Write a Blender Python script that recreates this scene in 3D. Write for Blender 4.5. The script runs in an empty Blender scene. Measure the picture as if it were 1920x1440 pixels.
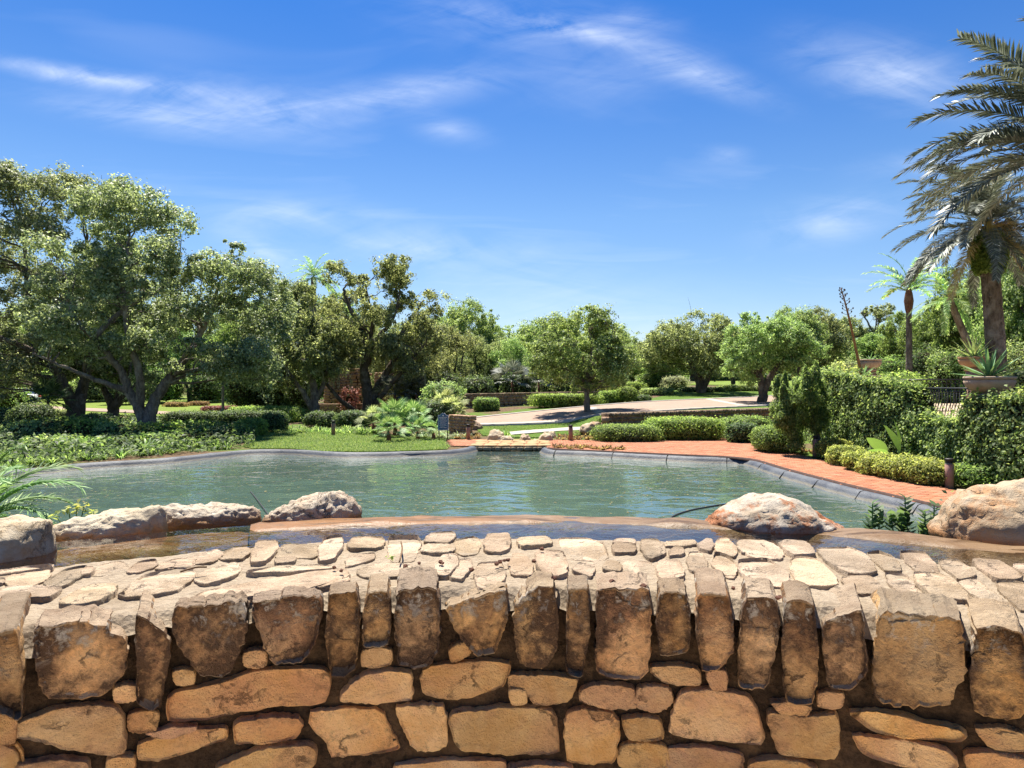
import bpy, bmesh, math, random
import numpy as np
from mathutils import Vector, Matrix, noise
from mathutils.geometry import delaunay_2d_cdt

# ------------------------------------------------------------------ camera
SC = bpy.context.scene
COL = SC.collection
F = 1251.0                 # focal length in photo pixels (1920 wide)
EYE = 2.3                  # eye height above the brick path (metres)
cam = bpy.data.cameras.new('camera'); cam_o = bpy.data.objects.new('camera', cam)
COL.objects.link(cam_o); SC.camera = cam_o
cam.sensor_width = 36.0; cam.lens = 36.0 * F / 1920.0
cam.clip_start = 0.05; cam.clip_end = 6000
cam_o.location = (0, 0, EYE); cam_o.rotation_euler = (math.radians(90), 0, 0)

# ------------------------------------------------------------------ sky, sun, exposure
SUN_EL, SUN_AZ = math.radians(66), math.radians(-18)   # azimuth from +Y towards +X
SKY_STRENGTH = 0.055
world = bpy.data.worlds.new('World'); SC.world = world; world.use_nodes = True
wn = world.node_tree; wn.nodes.clear()
def WN(t, **k):
    n = wn.nodes.new(t)
    for a, b in k.items(): setattr(n, a, b)
    return n
def wmath(op, a, b=None, c=None):
    n = WN('ShaderNodeMath', operation=op)
    for i, v in enumerate((a, b, c)):
        if v is None: continue
        if hasattr(v, 'is_linked'): wn.links.new(v, n.inputs[i])
        else: n.inputs[i].default_value = v
    return n.outputs[0]
def build_world():
    L = wn.links.new
    out = WN('ShaderNodeOutputWorld'); bg = WN('ShaderNodeBackground')
    sky = WN('ShaderNodeTexSky', sky_type='NISHITA'); sky.sun_disc = False
    sky.sun_elevation = SUN_EL; sky.sun_rotation = SUN_AZ
    sky.altitude = 0; sky.air_density = 1.0; sky.dust_density = 0.35; sky.ozone_density = 2.2
    hs = WN('ShaderNodeHueSaturation'); hs.inputs['Saturation'].default_value = 1.22
    hs.inputs['Hue'].default_value = 0.507; hs.inputs['Value'].default_value = 1.0
    L(sky.outputs[0], hs.inputs['Color'])
    cool = WN('ShaderNodeMixRGB', blend_type='MULTIPLY'); cool.inputs[0].default_value = 1.0; L(hs.outputs[0], cool.inputs[1])
    tc = WN('ShaderNodeTexCoord'); sx = WN('ShaderNodeSeparateXYZ'); L(tc.outputs['Generated'], sx.inputs[0])
    X, Y, Z = sx.outputs
    tint = WN('ShaderNodeValToRGB'); L(Z, tint.inputs[0]); te = tint.color_ramp.elements
    te[0].position = 0.0; te[0].color = (.92, .88, .98, 1); te[1].position = .52; te[1].color = (.27, .69, 1.03, 1)
    tm = te.new(.24); tm.color = (.88, .98, 1.02, 1)
    L(tint.outputs[0], cool.inputs[2])
    yy = wmath('MAXIMUM', Y, 0.03)
    u = wmath('DIVIDE', X, yy); v = wmath('DIVIDE', Z, yy)
    def stretched(ang, sc, det, su, sv, dist=0.6):
        cb = WN('ShaderNodeCombineXYZ')
        a = wmath('ADD', wmath('MULTIPLY', u, math.cos(ang)), wmath('MULTIPLY', v, math.sin(ang)))
        b = wmath('SUBTRACT', wmath('MULTIPLY', v, math.cos(ang)), wmath('MULTIPLY', u, math.sin(ang)))
        L(wmath('MULTIPLY', a, su), cb.inputs[0]); L(wmath('MULTIPLY', b, sv), cb.inputs[1])
        n = WN('ShaderNodeTexNoise'); n.inputs['Scale'].default_value = sc; n.inputs['Detail'].default_value = det
        n.inputs['Roughness'].default_value = 0.62; n.inputs['Distortion'].default_value = dist
        L(cb.outputs[0], n.inputs['Vector']); return n.outputs[0]
    n1 = stretched(math.radians(-12), 3.6, 8, 1.1, 4.2, 1.1)
    n2 = stretched(math.radians(14), 6.0, 8, 0.9, 4.0, 0.7)
    wob = stretched(0.3, 2.3, 2, 1.0, 1.0, 0.3)
    streaks = [  # x0,y0,x1,y1 (photo pixels), half width px, weight
        (0, 112, 340, 165, 15, 1.5), (120, 185, 480, 235, 30, 1.05), (560, 205, 920, 150, 28, .9),
        (330, 165, 620, 215, 36, .7),
        (760, 10, 1240, 95, 60, .42), (900, 25, 1230, 85, 16, .8), (1190, 95, 1430, 185, 26, .95),
        (1520, 95, 1810, 175, 55, .9), (400, 400, 660, 398, 26, .8), (600, 445, 960, 475, 34, .65),
        (1450, 425, 1680, 392, 38, .75), (1640, 320, 1900, 310, 22, .5), (780, 230, 900, 255, 22, .5), (1330, 290, 1400, 292, 14, .5),
        (420, 440, 560, 500, 26, .9), (820, 545, 1300, 610, 80, .55), (1000, 180, 1250, 150, 40, .25), (1100, 25, 1250, 40, 25, .4)]
    tot = None
    uw = wmath('ADD', u, wmath('MULTIPLY', wmath('SUBTRACT', wob, .5), .07))
    vw = wmath('ADD', v, wmath('MULTIPLY', wmath('SUBTRACT', wob, .5), -.05))
    uvw = WN('ShaderNodeCombineXYZ'); L(uw, uvw.inputs[0]); L(vw, uvw.inputs[1])
    for (x0, y0, x1, y1, w, k) in streaks:
        a0, b0, a1, b1 = (x0-960)/F, (720-y0)/F, (x1-960)/F, (720-y1)/F
        ln = math.hypot(a1-a0, b1-b0)/2; an = math.atan2(b1-b0, a1-a0)
        mp = WN('ShaderNodeMapping', vector_type='TEXTURE')
        mp.inputs['Location'].default_value = ((a0+a1)/2, (b0+b1)/2, 0); mp.inputs['Rotation'].default_value = (0, 0, an); mp.inputs['Scale'].default_value = (ln*2.1, w/F*2.1, 1)
        L(uvw.outputs[0], mp.inputs[0]); gr = WN('ShaderNodeTexGradient', gradient_type='QUADRATIC_SPHERE'); L(mp.outputs[0], gr.inputs[0])
        tot = wmath('MULTIPLY', gr.outputs[1], k*1.5) if tot is None else wmath('MULTIPLY_ADD', gr.outputs[1], k*1.5, tot)
    tex = wmath('MULTIPLY', wmath('SUBTRACT', wmath('ADD', wmath('MULTIPLY', n1, .6), wmath('MULTIPLY', n2, .5)), .40), 4.6)
    tex = wmath('MINIMUM', wmath('MAXIMUM', tex, 0.0), 1.3)
    cl = wmath('MULTIPLY', tot, tex)
    # thin cirrus over the whole dome, so the sky goes on outside the frame
    zz = wmath('ADD', wmath('MAXIMUM', Z, 0.0), 0.12)
    cb = WN('ShaderNodeCombineXYZ'); L(wmath('MULTIPLY', wmath('DIVIDE', X, zz), .8), cb.inputs[0]); L(wmath('MULTIPLY', wmath('DIVIDE', Y, zz), 2.0), cb.inputs[1])
    n3 = WN('ShaderNodeTexNoise'); n3.inputs['Scale'].default_value = 1.3; n3.inputs['Detail'].default_value = 4; n3.inputs['Distortion'].default_value = .8
    L(cb.outputs[0], n3.inputs['Vector'])
    thin = wmath('MULTIPLY', wmath('MAXIMUM', wmath('SUBTRACT', n3.outputs[0], .56), 0.0), 0.9)
    cl = wmath('MINIMUM', wmath('ADD', wmath('MULTIPLY', cl, .30), wmath('MULTIPLY', thin, .6)), .85)
    mx = WN('ShaderNodeMixRGB'); L(cl, mx.inputs[0]); L(cool.outputs[0], mx.inputs[1]); mx.inputs[2].default_value = (7.6, 8.2, 9.2, 1)
    L(mx.outputs[0], bg.inputs[0]); bg.inputs[1].default_value = SKY_STRENGTH
    L(bg.outputs[0], out.inputs[0])
build_world()
world.cycles.sampling_method = 'MANUAL'; world.cycles.sample_map_resolution = 256
sun = bpy.data.lights.new('sun', 'SUN'); sun.energy = 5.0; sun.angle = math.radians(0.55); sun.color = (1.0, .94, .84)
sun_o = bpy.data.objects.new('sun', sun); COL.objects.link(sun_o)
sd = Vector((math.sin(SUN_AZ)*math.cos(SUN_EL), math.cos(SUN_AZ)*math.cos(SUN_EL), math.sin(SUN_EL)))
sun_o.rotation_euler = sd.to_track_quat('Z', 'Y').to_euler()
SC.view_settings.view_transform = 'Standard'; SC.view_settings.look = 'None'
SC.view_settings.exposure = 1.4; SC.view_settings.gamma = 1.0; SC.view_settings.use_curve_mapping = False
SC.render.engine = 'CYCLES'
SC.cycles.use_denoising = True; SC.cycles.denoising_prefilter = 'NONE'; SC.cycles.use_adaptive_sampling = True; SC.cycles.adaptive_threshold = .015
SC.cycles.max_bounces = 8; SC.cycles.diffuse_bounces = 4; SC.cycles.glossy_bounces = 3
SC.cycles.transmission_bounces = 5; SC.cycles.transparent_max_bounces = 8
SC.cycles.caustics_reflective = False; SC.cycles.caustics_refractive = False
SC.cycles.sample_clamp_indirect = 3; SC.cycles.sample_clamp_direct = 3.5

# ------------------------------------------------------------------ helpers: positions
rng = np.random.default_rng(7)
def smooth(a, b, x):
    t = np.clip((x-a)/(b-a), 0, 1); return t*t*(3-2*t)
def prof_i(y, ys, zs):
    ys = np.array(ys, float); zs = np.array(zs, float); fy = np.arange(0, 420, 1.0); fz = np.interp(fy, ys, zs)
    k = np.ones(5)/5; pad = np.concatenate([np.full(8, fz[0]), fz, np.full(8, fz[-1])]); fz = np.convolve(np.convolve(pad, k, 'same'), k, 'same')[8:-8]
    return np.interp(y, fy, fz)
WX0, WY0, WK = 3.95, 28.6, .50         # retaining wall line: y = WY0 + (x-WX0)*WK
def terrain(x, y):
    x = np.asarray(x, float); y = np.asarray(y, float)
    c = prof_i(y, [-1e4, 30.5, 34.5, 39, 46, 60, 90, 160, 400], [0, 0, .3, .5, .7, .9, 1.5, 2.0, 2.0])
    l = prof_i(y, [-1e4, 34, 42, 60, 90, 160, 400], [0, 0, .1, .4, .9, 1.6, 2.0])
    r = prof_i(y, [-1e4, 33, 44, 56, 80, 110, 200], [.98, 1.0, 1.2, 1.75, 2.4, 2.8, 3.0])
    yw = WY0 + (np.clip(x, WX0, 40)-WX0)*WK
    st = smooth(yw-.05, yw+.3, y)
    lo = np.interp(y, [-1e4, 28.4, 30], [0, 0, .08])
    r = lo*(1-st) + r*st
    wl = smooth(-14, -5, x); k = smooth(28.6, 33, y); wr = smooth(2.4, 4.4, x)*(1-k) + smooth(-7, 11, x)*k
    base = l*(1-wl) + c*wl
    return base*(1-wr) + r*wr
def Tz(x, y): return float(terrain(x, y))
def at(px, d, z=None):
    """point in pixel column px at distance d (metres along the view), on the ground or at height z"""
    x = (px-960)/F*d
    return Vector((x, d, Tz(x, d) if z is None else z))
def on_z(px, py, z):
    d = (EYE-z)*F/(py-720); return Vector(((px-960)/F*d, d, z))
def on_ground(px, py):
    d = 6.0; dx = (px-960)/F; dz = (720-py)/F
    while d < 250:
        if EYE+dz*d <= Tz(dx*d, d): break
        d += .1
    return Vector((dx*d, d, Tz(dx*d, d)))
def zat(py, d): return EYE + (720-py)/F*d

# ------------------------------------------------------------------ helpers: objects
def obj(name, mesh, mat=None, parent=None, loc=None):
    o = bpy.data.objects.new(name, mesh); COL.objects.link(o)
    if mat is not None and len(mesh.materials) == 0: mesh.materials.append(mat)
    if parent is not None: o.parent = parent
    if loc is not None: o.location = loc
    return o
def empty(name, loc=(0, 0, 0), rz=0.0):
    o = bpy.data.objects.new(name, None); COL.objects.link(o); o.location = loc; o.rotation_euler = (0, 0, rz)
    o.empty_display_size = .1; return o
def tag(o, label, cat, group=None):
    o['label'] = label; o['category'] = cat
    if group: o['group'] = group
    return o
def structure(o): o['kind'] = 'structure'; return o
def stuff(o): o['kind'] = 'stuff'; return o
def mesh_np(name, V, faces, smooth_=False):
    """faces: (n,3) or (n,4) int array, or list of arrays"""
    me = bpy.data.meshes.new(name)
    fl = faces if isinstance(faces, list) else [faces]
    fl = [np.asarray(f, np.int32) for f in fl if len(f)]
    V = np.asarray(V, np.float32)
    me.vertices.add(len(V)); me.vertices.foreach_set('co', V.ravel())
    nl = sum(f.size for f in fl); nf = sum(len(f) for f in fl)
    me.loops.add(nl); me.polygons.add(nf)
    me.loops.foreach_set('vertex_index', np.concatenate([f.ravel() for f in fl]))
    tot = np.concatenate([np.full(len(f), f.shape[1], np.int32) for f in fl])
    st = np.concatenate([[0], np.cumsum(tot)[:-1]]).astype(np.int32)
    me.polygons.foreach_set('loop_start', st); me.polygons.foreach_set('loop_total', tot)
    if smooth_: me.polygons.foreach_set('use_smooth', np.ones(nf, bool))
    me.update(calc_edges=True); return me
class MB:
    """collects verts and quads/tris"""
    def __init__(s): s.v = []; s.q = []; s.t = []; s.n = 0
    def add(s, V, Q=None, T=None):
        V = np.asarray(V, float).reshape(-1, 3)
        if Q is not None and len(Q): s.q.append(np.asarray(Q, int)+s.n)
        if T is not None and len(T): s.t.append(np.asarray(T, int)+s.n)
        s.v.append(V); s.n += len(V)
    def mesh(s, name, sm=False):
        fl = []
        if s.q: fl.append(np.concatenate(s.q))
        if s.t: fl.append(np.concatenate(s.t))
        return mesh_np(name, np.concatenate(s.v), fl, sm)
    def box(s, c, h, rz=0.0, M=None):
        cx = np.array([[x, y, z] for z in (-1, 1) for y in (-1, 1) for x in (-1, 1)], float)*np.array(h)
        if rz: ca, sa = math.cos(rz), math.sin(rz); cx = np.stack([cx[:, 0]*ca-cx[:, 1]*sa, cx[:, 0]*sa+cx[:, 1]*ca, cx[:, 2]], 1)
        s.add(cx+np.array(c), [[0, 2, 3, 1], [4, 5, 7, 6], [0, 1, 5, 4], [2, 6, 7, 3], [0, 4, 6, 2], [1, 3, 7, 5]])
    def tube(s, P, R, n=8, cap=True, jit=0.0, rg=None):
        P = np.asarray(P, float); m = len(P); R = np.broadcast_to(np.asarray(R, float), (m,))
        T = np.gradient(P, axis=0); T /= np.linalg.norm(T, axis=1)[:, None]+1e-9
        up = np.array([0, 0, 1.]) if abs(T[0, 2]) < .9 else np.array([1., 0, 0])
        A = np.cross(T[0], up); A /= np.linalg.norm(A); V = []
        ang = np.linspace(0, 2*np.pi, n, endpoint=False)
        for i in range(m):
            A = A - T[i]*A.dot(T[i]); A /= np.linalg.norm(A)+1e-9; B = np.cross(T[i], A)
            rr = R[i]*(1+(rg.normal(0, jit, n) if jit else 0))
            V.append(P[i]+np.outer(np.cos(ang)*rr, A)+np.outer(np.sin(ang)*rr, B))
        V = np.concatenate(V); Q = []
        i = np.arange(m-1)[:, None]*n; j = np.arange(n)[None]; k = (j+1) % n
        Q = np.stack([i+j, i+k, i+n+k, i+n+j], -1).reshape(-1, 4)
        Tt = None
        if cap:
            V = np.concatenate([V, P[:1], P[-1:]]); a, b = m*n, m*n+1
            Tt = [[a, (q+1) % n, q] for q in range(n)]+[[b, (m-1)*n+q, (m-1)*n+(q+1) % n] for q in range(n)]
        s.add(V, Q, Tt)
    def lathe(s, prof, n=20, c=(0, 0, 0), flute=0, famp=0.0):
        a = np.linspace(0, 2*np.pi, n, endpoint=False); V = []
        for (r, z, fl) in [(p+(0,))[:3] for p in prof]:
            rr = r*(1+fl*famp*np.abs(np.sin(a*flute/2))) if flute else np.full(n, r)
            V.append(np.stack([np.cos(a)*rr, np.sin(a)*rr, np.full(n, z)], 1))
        m = len(prof); V = np.concatenate(V)+np.array(c)
        i = np.arange(m-1)[:, None]*n; j = np.arange(n)[None]; k = (j+1) % n
        s.add(V, np.stack([i+j, i+k, i+n+k, i+n+j], -1).reshape(-1, 4))
def catmull(P, n=6):
    P = np.asarray(P, float)
    if len(P) < 3: return np.array([P[0]*(1-t)+P[-1]*t for t in np.linspace(0, 1, n+1)])
    Q = np.concatenate([[2*P[0]-P[1]], P, [2*P[-1]-P[-2]]]); out = []
    for i in range(1, len(Q)-2):
        p0, p1, p2, p3 = Q[i-1:i+3]
        for t in np.arange(n)/n:
            out.append(.5*((2*p1)+(p2-p0)*t+(2*p0-5*p1+4*p2-p3)*t*t+(3*p1-p0-3*p2+p3)*t**3))
    out.append(P[-1]); return np.array(out)
def in_poly(P, x, y):
    x = np.asarray(x, float); y = np.asarray(y, float); c = np.zeros(x.shape, bool); n = len(P); j = n-1
    for i in range(n):
        xi, yi = P[i][0], P[i][1]; xj, yj = P[j][0], P[j][1]
        m = ((yi > y) != (yj > y)) & (x < (xj-xi)*(y-yi)/((yj-yi) if yj != yi else 1e-9)+xi)
        c ^= m; j = i
    return c
def edge_dist(P, x, y):
    x = np.asarray(x, float); y = np.asarray(y, float); best = np.full(x.shape, 1e9); n = len(P)
    for i in range(n):
        ax, ay = P[i][0], P[i][1]; bx, by = P[(i+1) % n][0], P[(i+1) % n][1]
        dx, dy = bx-ax, by-ay; L2 = dx*dx+dy*dy+1e-12
        t = np.clip(((x-ax)*dx+(y-ay)*dy)/L2, 0, 1)
        best = np.minimum(best, np.hypot(x-ax-t*dx, y-ay-t*dy))
    return best
def sheet(name, poly, zf, step, mat, holes=None, extra=None):
    """a draped sheet inside a plan polygon; zf(x,y)->z"""
    pts = [tuple(p[:2]) for p in poly]; edges = [(i, (i+1) % len(pts)) for i in range(len(pts))]
    n0 = len(pts)
    if holes:
        for h in holes:
            b = len(pts); pts += [tuple(p[:2]) for p in h]; edges += [(b+i, b+(i+1) % len(h)) for i in range(len(h))]
    P = np.array(pts); x0, y0 = P[:n0].min(0); x1, y1 = P[:n0].max(0)
    if extra is None:
        gx, gy = np.meshgrid(np.arange(x0+step/2, x1, step), np.arange(y0+step/2, y1, step)); G = np.stack([gx.ravel(), gy.ravel()], 1)
    else: G = extra
    k = in_poly(poly, G[:, 0], G[:, 1]) & (edge_dist(poly, G[:, 0], G[:, 1]) > step*.35)
    if holes:
        for h in holes: k &= ~in_poly(h, G[:, 0], G[:, 1]) & (edge_dist(h, G[:, 0], G[:, 1]) > step*.3)
    pts += [tuple(g) for g in G[k]]
    r = delaunay_2d_cdt([Vector(p) for p in pts], edges, [], 0, 1e-5)
    V = np.array([list(v) for v in r[0]]); T = np.array([list(f) for f in r[2] if len(f) == 3])
    c = V[T].mean(1); keep = in_poly(poly, c[:, 0], c[:, 1])
    if holes:
        for h in holes: keep &= ~in_poly(h, c[:, 0], c[:, 1])
    T = T[keep]; a = V[T]; cr = (a[:, 1, 0]-a[:, 0, 0])*(a[:, 2, 1]-a[:, 0, 1])-(a[:, 1, 1]-a[:, 0, 1])*(a[:, 2, 0]-a[:, 0, 0])
    T[cr < 0] = T[cr < 0][:, ::-1]
    me = mesh_np(name, np.column_stack([V, zf(V[:, 0], V[:, 1])]), T, True)
    return obj(name, me, mat)

# ------------------------------------------------------------------ helpers: materials
class NT:
    def __init__(s, name):
        s.m = bpy.data.materials.new(name); s.m.use_nodes = True; s.t = s.m.node_tree; s.t.nodes.clear()
        s.out = s.t.nodes.new('ShaderNodeOutputMaterial')
    def n(s, t, ins=None, **k):
        nd = s.t.nodes.new(t)
        for a, b in k.items(): setattr(nd, a, b)
        for a, b in (ins or {}).items():
            if hasattr(b, 'is_linked'): s.t.links.new(b, nd.inputs[a])
            else: nd.inputs[a].default_value = b
        return nd
    def math(s, op, a, b=0.0): return s.n('ShaderNodeMath', {0: a, 1: b}, operation=op).outputs[0]
    def noise(s, sc, det=6, rough=.6, vec=None, dist=0.0):
        i = {'Scale': sc, 'Detail': det, 'Roughness': rough, 'Distortion': dist}
        if vec is not None: i['Vector'] = vec
        return s.n('ShaderNodeTexNoise', i).outputs[0]
    def ramp(s, f, stops, interp='LINEAR'):
        r = s.n('ShaderNodeValToRGB', {0: f}); r.color_ramp.interpolation = interp
        e = r.color_ramp.elements
        while len(e) < len(stops): e.new(.5)
        for i, (p, c) in enumerate(stops):
            e[i].position = p; e[i].color = (c, c, c, 1) if not hasattr(c, '__len__') else (*c, 1)
        return r.outputs[0]
    def mix(s, f, a, b, blend='MIX'):
        def c(v): return v if hasattr(v, 'is_linked') else (*v, 1)
        return s.n('ShaderNodeMixRGB', {0: f, 1: c(a), 2: c(b)}, blend_type=blend).outputs[0]
    def pos(s, space='Object'): return s.n('ShaderNodeTexCoord').outputs[space]
    def bump(s, h, strength=.5, dist=.02, nrm=None):
        i = {'Height': h, 'Strength': strength, 'Distance': dist}
        if nrm is not None: i['Normal'] = nrm
        return s.n('ShaderNodeBump', i).outputs[0]
    def pbr(s, col, rough=.8, spec=.3, nrm=None, metal=0.0):
        i = {'Base Color': col if hasattr(col, 'is_linked') else (*col, 1), 'Roughness': rough, 'Specular IOR Level': spec, 'Metallic': metal}
        if nrm is not None: i['Normal'] = nrm
        return s.n('ShaderNodeBsdfPrincipled', i).outputs[0]
    def done(s, sh): s.t.links.new(sh, s.out.inputs[0]); return s.m
def simple(name, c1, c2, sc=8, rough=.8, spec=.3, bump=.3, bsc=40, bd=.01, space='Object', det=6):
    t = NT(name); p = t.pos(space)
    c = t.mix(t.ramp(t.noise(sc, det, .65, p), [(.32, 0.), (.68, 1.)]), c1, c2)
    return t.done(t.pbr(c, rough, spec, t.bump(t.noise(bsc, 5, .65, p), bump, bd)))
def leafmat(name, cols, trans=.3, rough=.42, spec=.45, tcol=None, var=.12):
    """leaf: colours from dark to light per leaf, a little hue change per plant, light through the blade"""
    t = NT(name); g = t.n('ShaderNodeNewGeometry'); oi = t.n('ShaderNodeObjectInfo')
    k = len(cols)
    c = t.ramp(g.outputs['Random Per Island'], [(i/(k-1), cc) for i, cc in enumerate(cols)])
    big = t.noise(.45, 3, .5, t.n('ShaderNodeNewGeometry').outputs['Position'])
    val = t.math('ADD', t.math('MULTIPLY', big, 1.1), 1.25)
    val = t.math('MULTIPLY', val, t.math('ADD', t.math('MULTIPLY', oi.outputs['Random'], var*2), 1-var))
    hs = t.n('ShaderNodeHueSaturation', {'Hue': t.math('ADD', t.math('MULTIPLY', oi.outputs['Random'], .03), .487), 'Value': val, 'Color': c, 'Saturation': .86}).outputs[0]
    a = t.pbr(hs, rough+.16, spec*.55); trans = min(.6, trans*1.55)
    tc = t.mix(1.0, hs, tcol or (1.0, 1.0, .62), 'MULTIPLY')
    b = t.n('ShaderNodeBsdfTranslucent', {'Color': t.mix(1.0, tc, (1.7, 1.7, 1.7), 'MULTIPLY')}).outputs[0]
    return t.done(t.n('ShaderNodeMixShader', {0: trans, 1: a, 2: b}).outputs[0])
def barkmat(name, c1, c2, c3):
    t = NT(name); p = t.pos()
    mp = t.n('ShaderNodeMapping', {'Vector': p, 'Scale': (1, 1, .28)}).outputs[0]
    n = t.noise(9, 8, .7, mp, .6); v = t.n('ShaderNodeTexVoronoi', {'Vector': mp, 'Scale': 14}, feature='DISTANCE_TO_EDGE').outputs[0]
    c = t.mix(t.ramp(n, [(.35, 0.), (.62, 1.)]), c1, c2)
    c = t.mix(t.ramp(t.noise(2.2, 5, .6, p), [(.5, 0.), (.68, .8)]), c, c3)
    h = t.math('ADD', n, t.math('MULTIPLY', v, 1.2))
    return t.done(t.pbr(c, .92, .15, t.bump(h, .9, .05)))
# ------------------------------------------------------------------ materials of the setting
M = {}
def ground_mat():
    t = NT('soil'); p = t.n('ShaderNodeNewGeometry').outputs['Position']
    n = t.noise(.35, 6, .6, p); f = t.noise(7, 6, .7, p)
    c = t.mix(t.ramp(f, [(.35, 0.), (.65, 1.)]), (.055, .034, .02), (.17, .115, .07))
    g = t.mix(t.ramp(f, [(.3, 0.), (.7, 1.)]), (.04, .075, .012), (.12, .19, .03))
    c = t.mix(t.ramp(n, [(.45, 0.), (.56, 1.)]), c, g)
    return t.done(t.pbr(c, .95, .1, t.bump(f, .8, .05)))
def lawn_mat(name, a, b, d):
    t = NT(name); p = t.n('ShaderNodeNewGeometry').outputs['Position']
    n = t.noise(.6, 5, .6, p); f = t.noise(26, 5, .75, p)
    c = t.mix(t.ramp(n, [(.35, 0.), (.65, 1.)]), a, b)
    c = t.mix(t.ramp(f, [(.3, .75), (.55, 0.)]), c, d)
    return t.done(t.pbr(c, .85, .15, t.bump(f, 1.0, .06)))
M['soil'] = ground_mat()
M['lawn'] = lawn_mat('lawn_grass', (.07, .13, .014), (.11, .17, .022), (.05, .11, .01))
M['lawn_far'] = lawn_mat('far_lawn_grass', (.13, .19, .024), (.18, .235, .035), (.075, .125, .016))
M['grassblade'] = leafmat('grass_blade', [(.03, .062, .01), (.065, .115, .016), (.12, .165, .03), (.20, .215, .07)], .22, .5, .3)
M['sidewalk'] = simple('pale_concrete', (.33, .30, .255), (.41, .375, .325), 3, .85, .2, .2, 60)
M['curb'] = simple('kerb_concrete', (.33, .30, .26), (.40, .37, .32), 3, .85, .2, .2, 60)
def road_mat():
    t = NT('pink_pavers'); p = t.n('ShaderNodeNewGeometry').outputs['Position']
    br = t.n('ShaderNodeTexBrick', {'Vector': p, 'Scale': 4.6, 'Mortar Size': .018, 'Bias': -.1, 'Color1': (.25, .16, .115, 1), 'Color2': (.32, .23, .165, 1), 'Mortar': (.18, .14, .11, 1)})
    n = t.noise(1.2, 6, .65, p)
    c = t.mix(t.ramp(n, [(.3, 0.), (.7, .5)]), br.outputs[0], (.31, .245, .20))
    return t.done(t.pbr(c, .85, .2, t.bump(br.outputs['Fac'], -.3, .01)))
M['road'] = road_mat()

# ------------------------------------------------------------------ pond outline (rim top, z = 0)
rim_px_left = [(-170, 934), (0, 887), (90, 878), (167, 870), (283, 863), (340, 858), (407, 851), (473, 845), (547, 845), (637, 850), (700, 850), (773, 848), (840, 846), (870, 843), (887, 840)]
rim_px_right = [(1022, 843), (1035, 846), (1100, 848), (1180, 852), (1300, 858), (1385, 861), (1412, 866), (1450, 879), (1500, 893), (1560, 909), (1620, 924), (1700, 943), (1770, 959), (1850, 979), (1950, 1002)]
RL = catmull([on_z(x, y, 0)[:2] for x, y in rim_px_left], 5)
RR = catmull([on_z(x, y, 0)[:2] for x, y in rim_px_right], 5)
inlet = [on_z(890, 831, 0)[:2], on_z(1018, 831, 0)[:2]]
near = [(7.9, 9.3), (5.0, 8.2), (2.6, 5.6), (1.9, 4.1), (1.5, 2.9), (-1.5, 2.9), (-2.5, 3.4), (-2.9, 5), (-4.2, 7.6), (-9, 10.6), (-12.8, 12.2)]
POND = [tuple(p) for p in RL] + [tuple(p) for p in inlet] + [tuple(p) for p in RR] + near
WATER_Z, FLOOR_Z = -.15, -.72

# ground to the horizon, with the pond left open
def ground():
    g = []
    for (x0, x1, y0, y1, s) in [(-24, 24, 0, 48, .75)]:
        a, b = np.meshgrid(np.arange(x0, x1+.01, s), np.arange(y0, y1+.01, s)); g.append(np.stack([a.ravel(), b.ravel()], 1))
    a, b = np.meshgrid(np.arange(-112, 113, 4.), np.arange(-40, 200, 4.)); q = np.stack([a.ravel(), b.ravel()], 1)
    q = q[~((abs(q[:, 0]) < 25) & (q[:, 1] > -1) & (q[:, 1] < 49))]; g.append(q)
    # finer rows just along the retaining wall step
    xs = np.arange(2.6, 24, .5)
    for o in (-.12, .38): g.append(np.stack([xs, WY0+(np.clip(xs, WX0, 40)-WX0)*WK+o], 1))
    G = np.concatenate(g)
    rad = 3000.; poly = [(math.cos(a)*rad, math.sin(a)*rad) for a in np.linspace(0, 2*np.pi, 32, endpoint=False)]
    for r_ in (260, 700, 1500):
        G = np.concatenate([G, [(math.cos(a)*r_, math.sin(a)*r_) for a in np.linspace(.05, 2*np.pi, 28, endpoint=False)]])
    o = sheet('ground', poly, lambda x, y: terrain(x, y), .3, M['soil'], [POND], G)
    structure(o)
ground()

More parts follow.
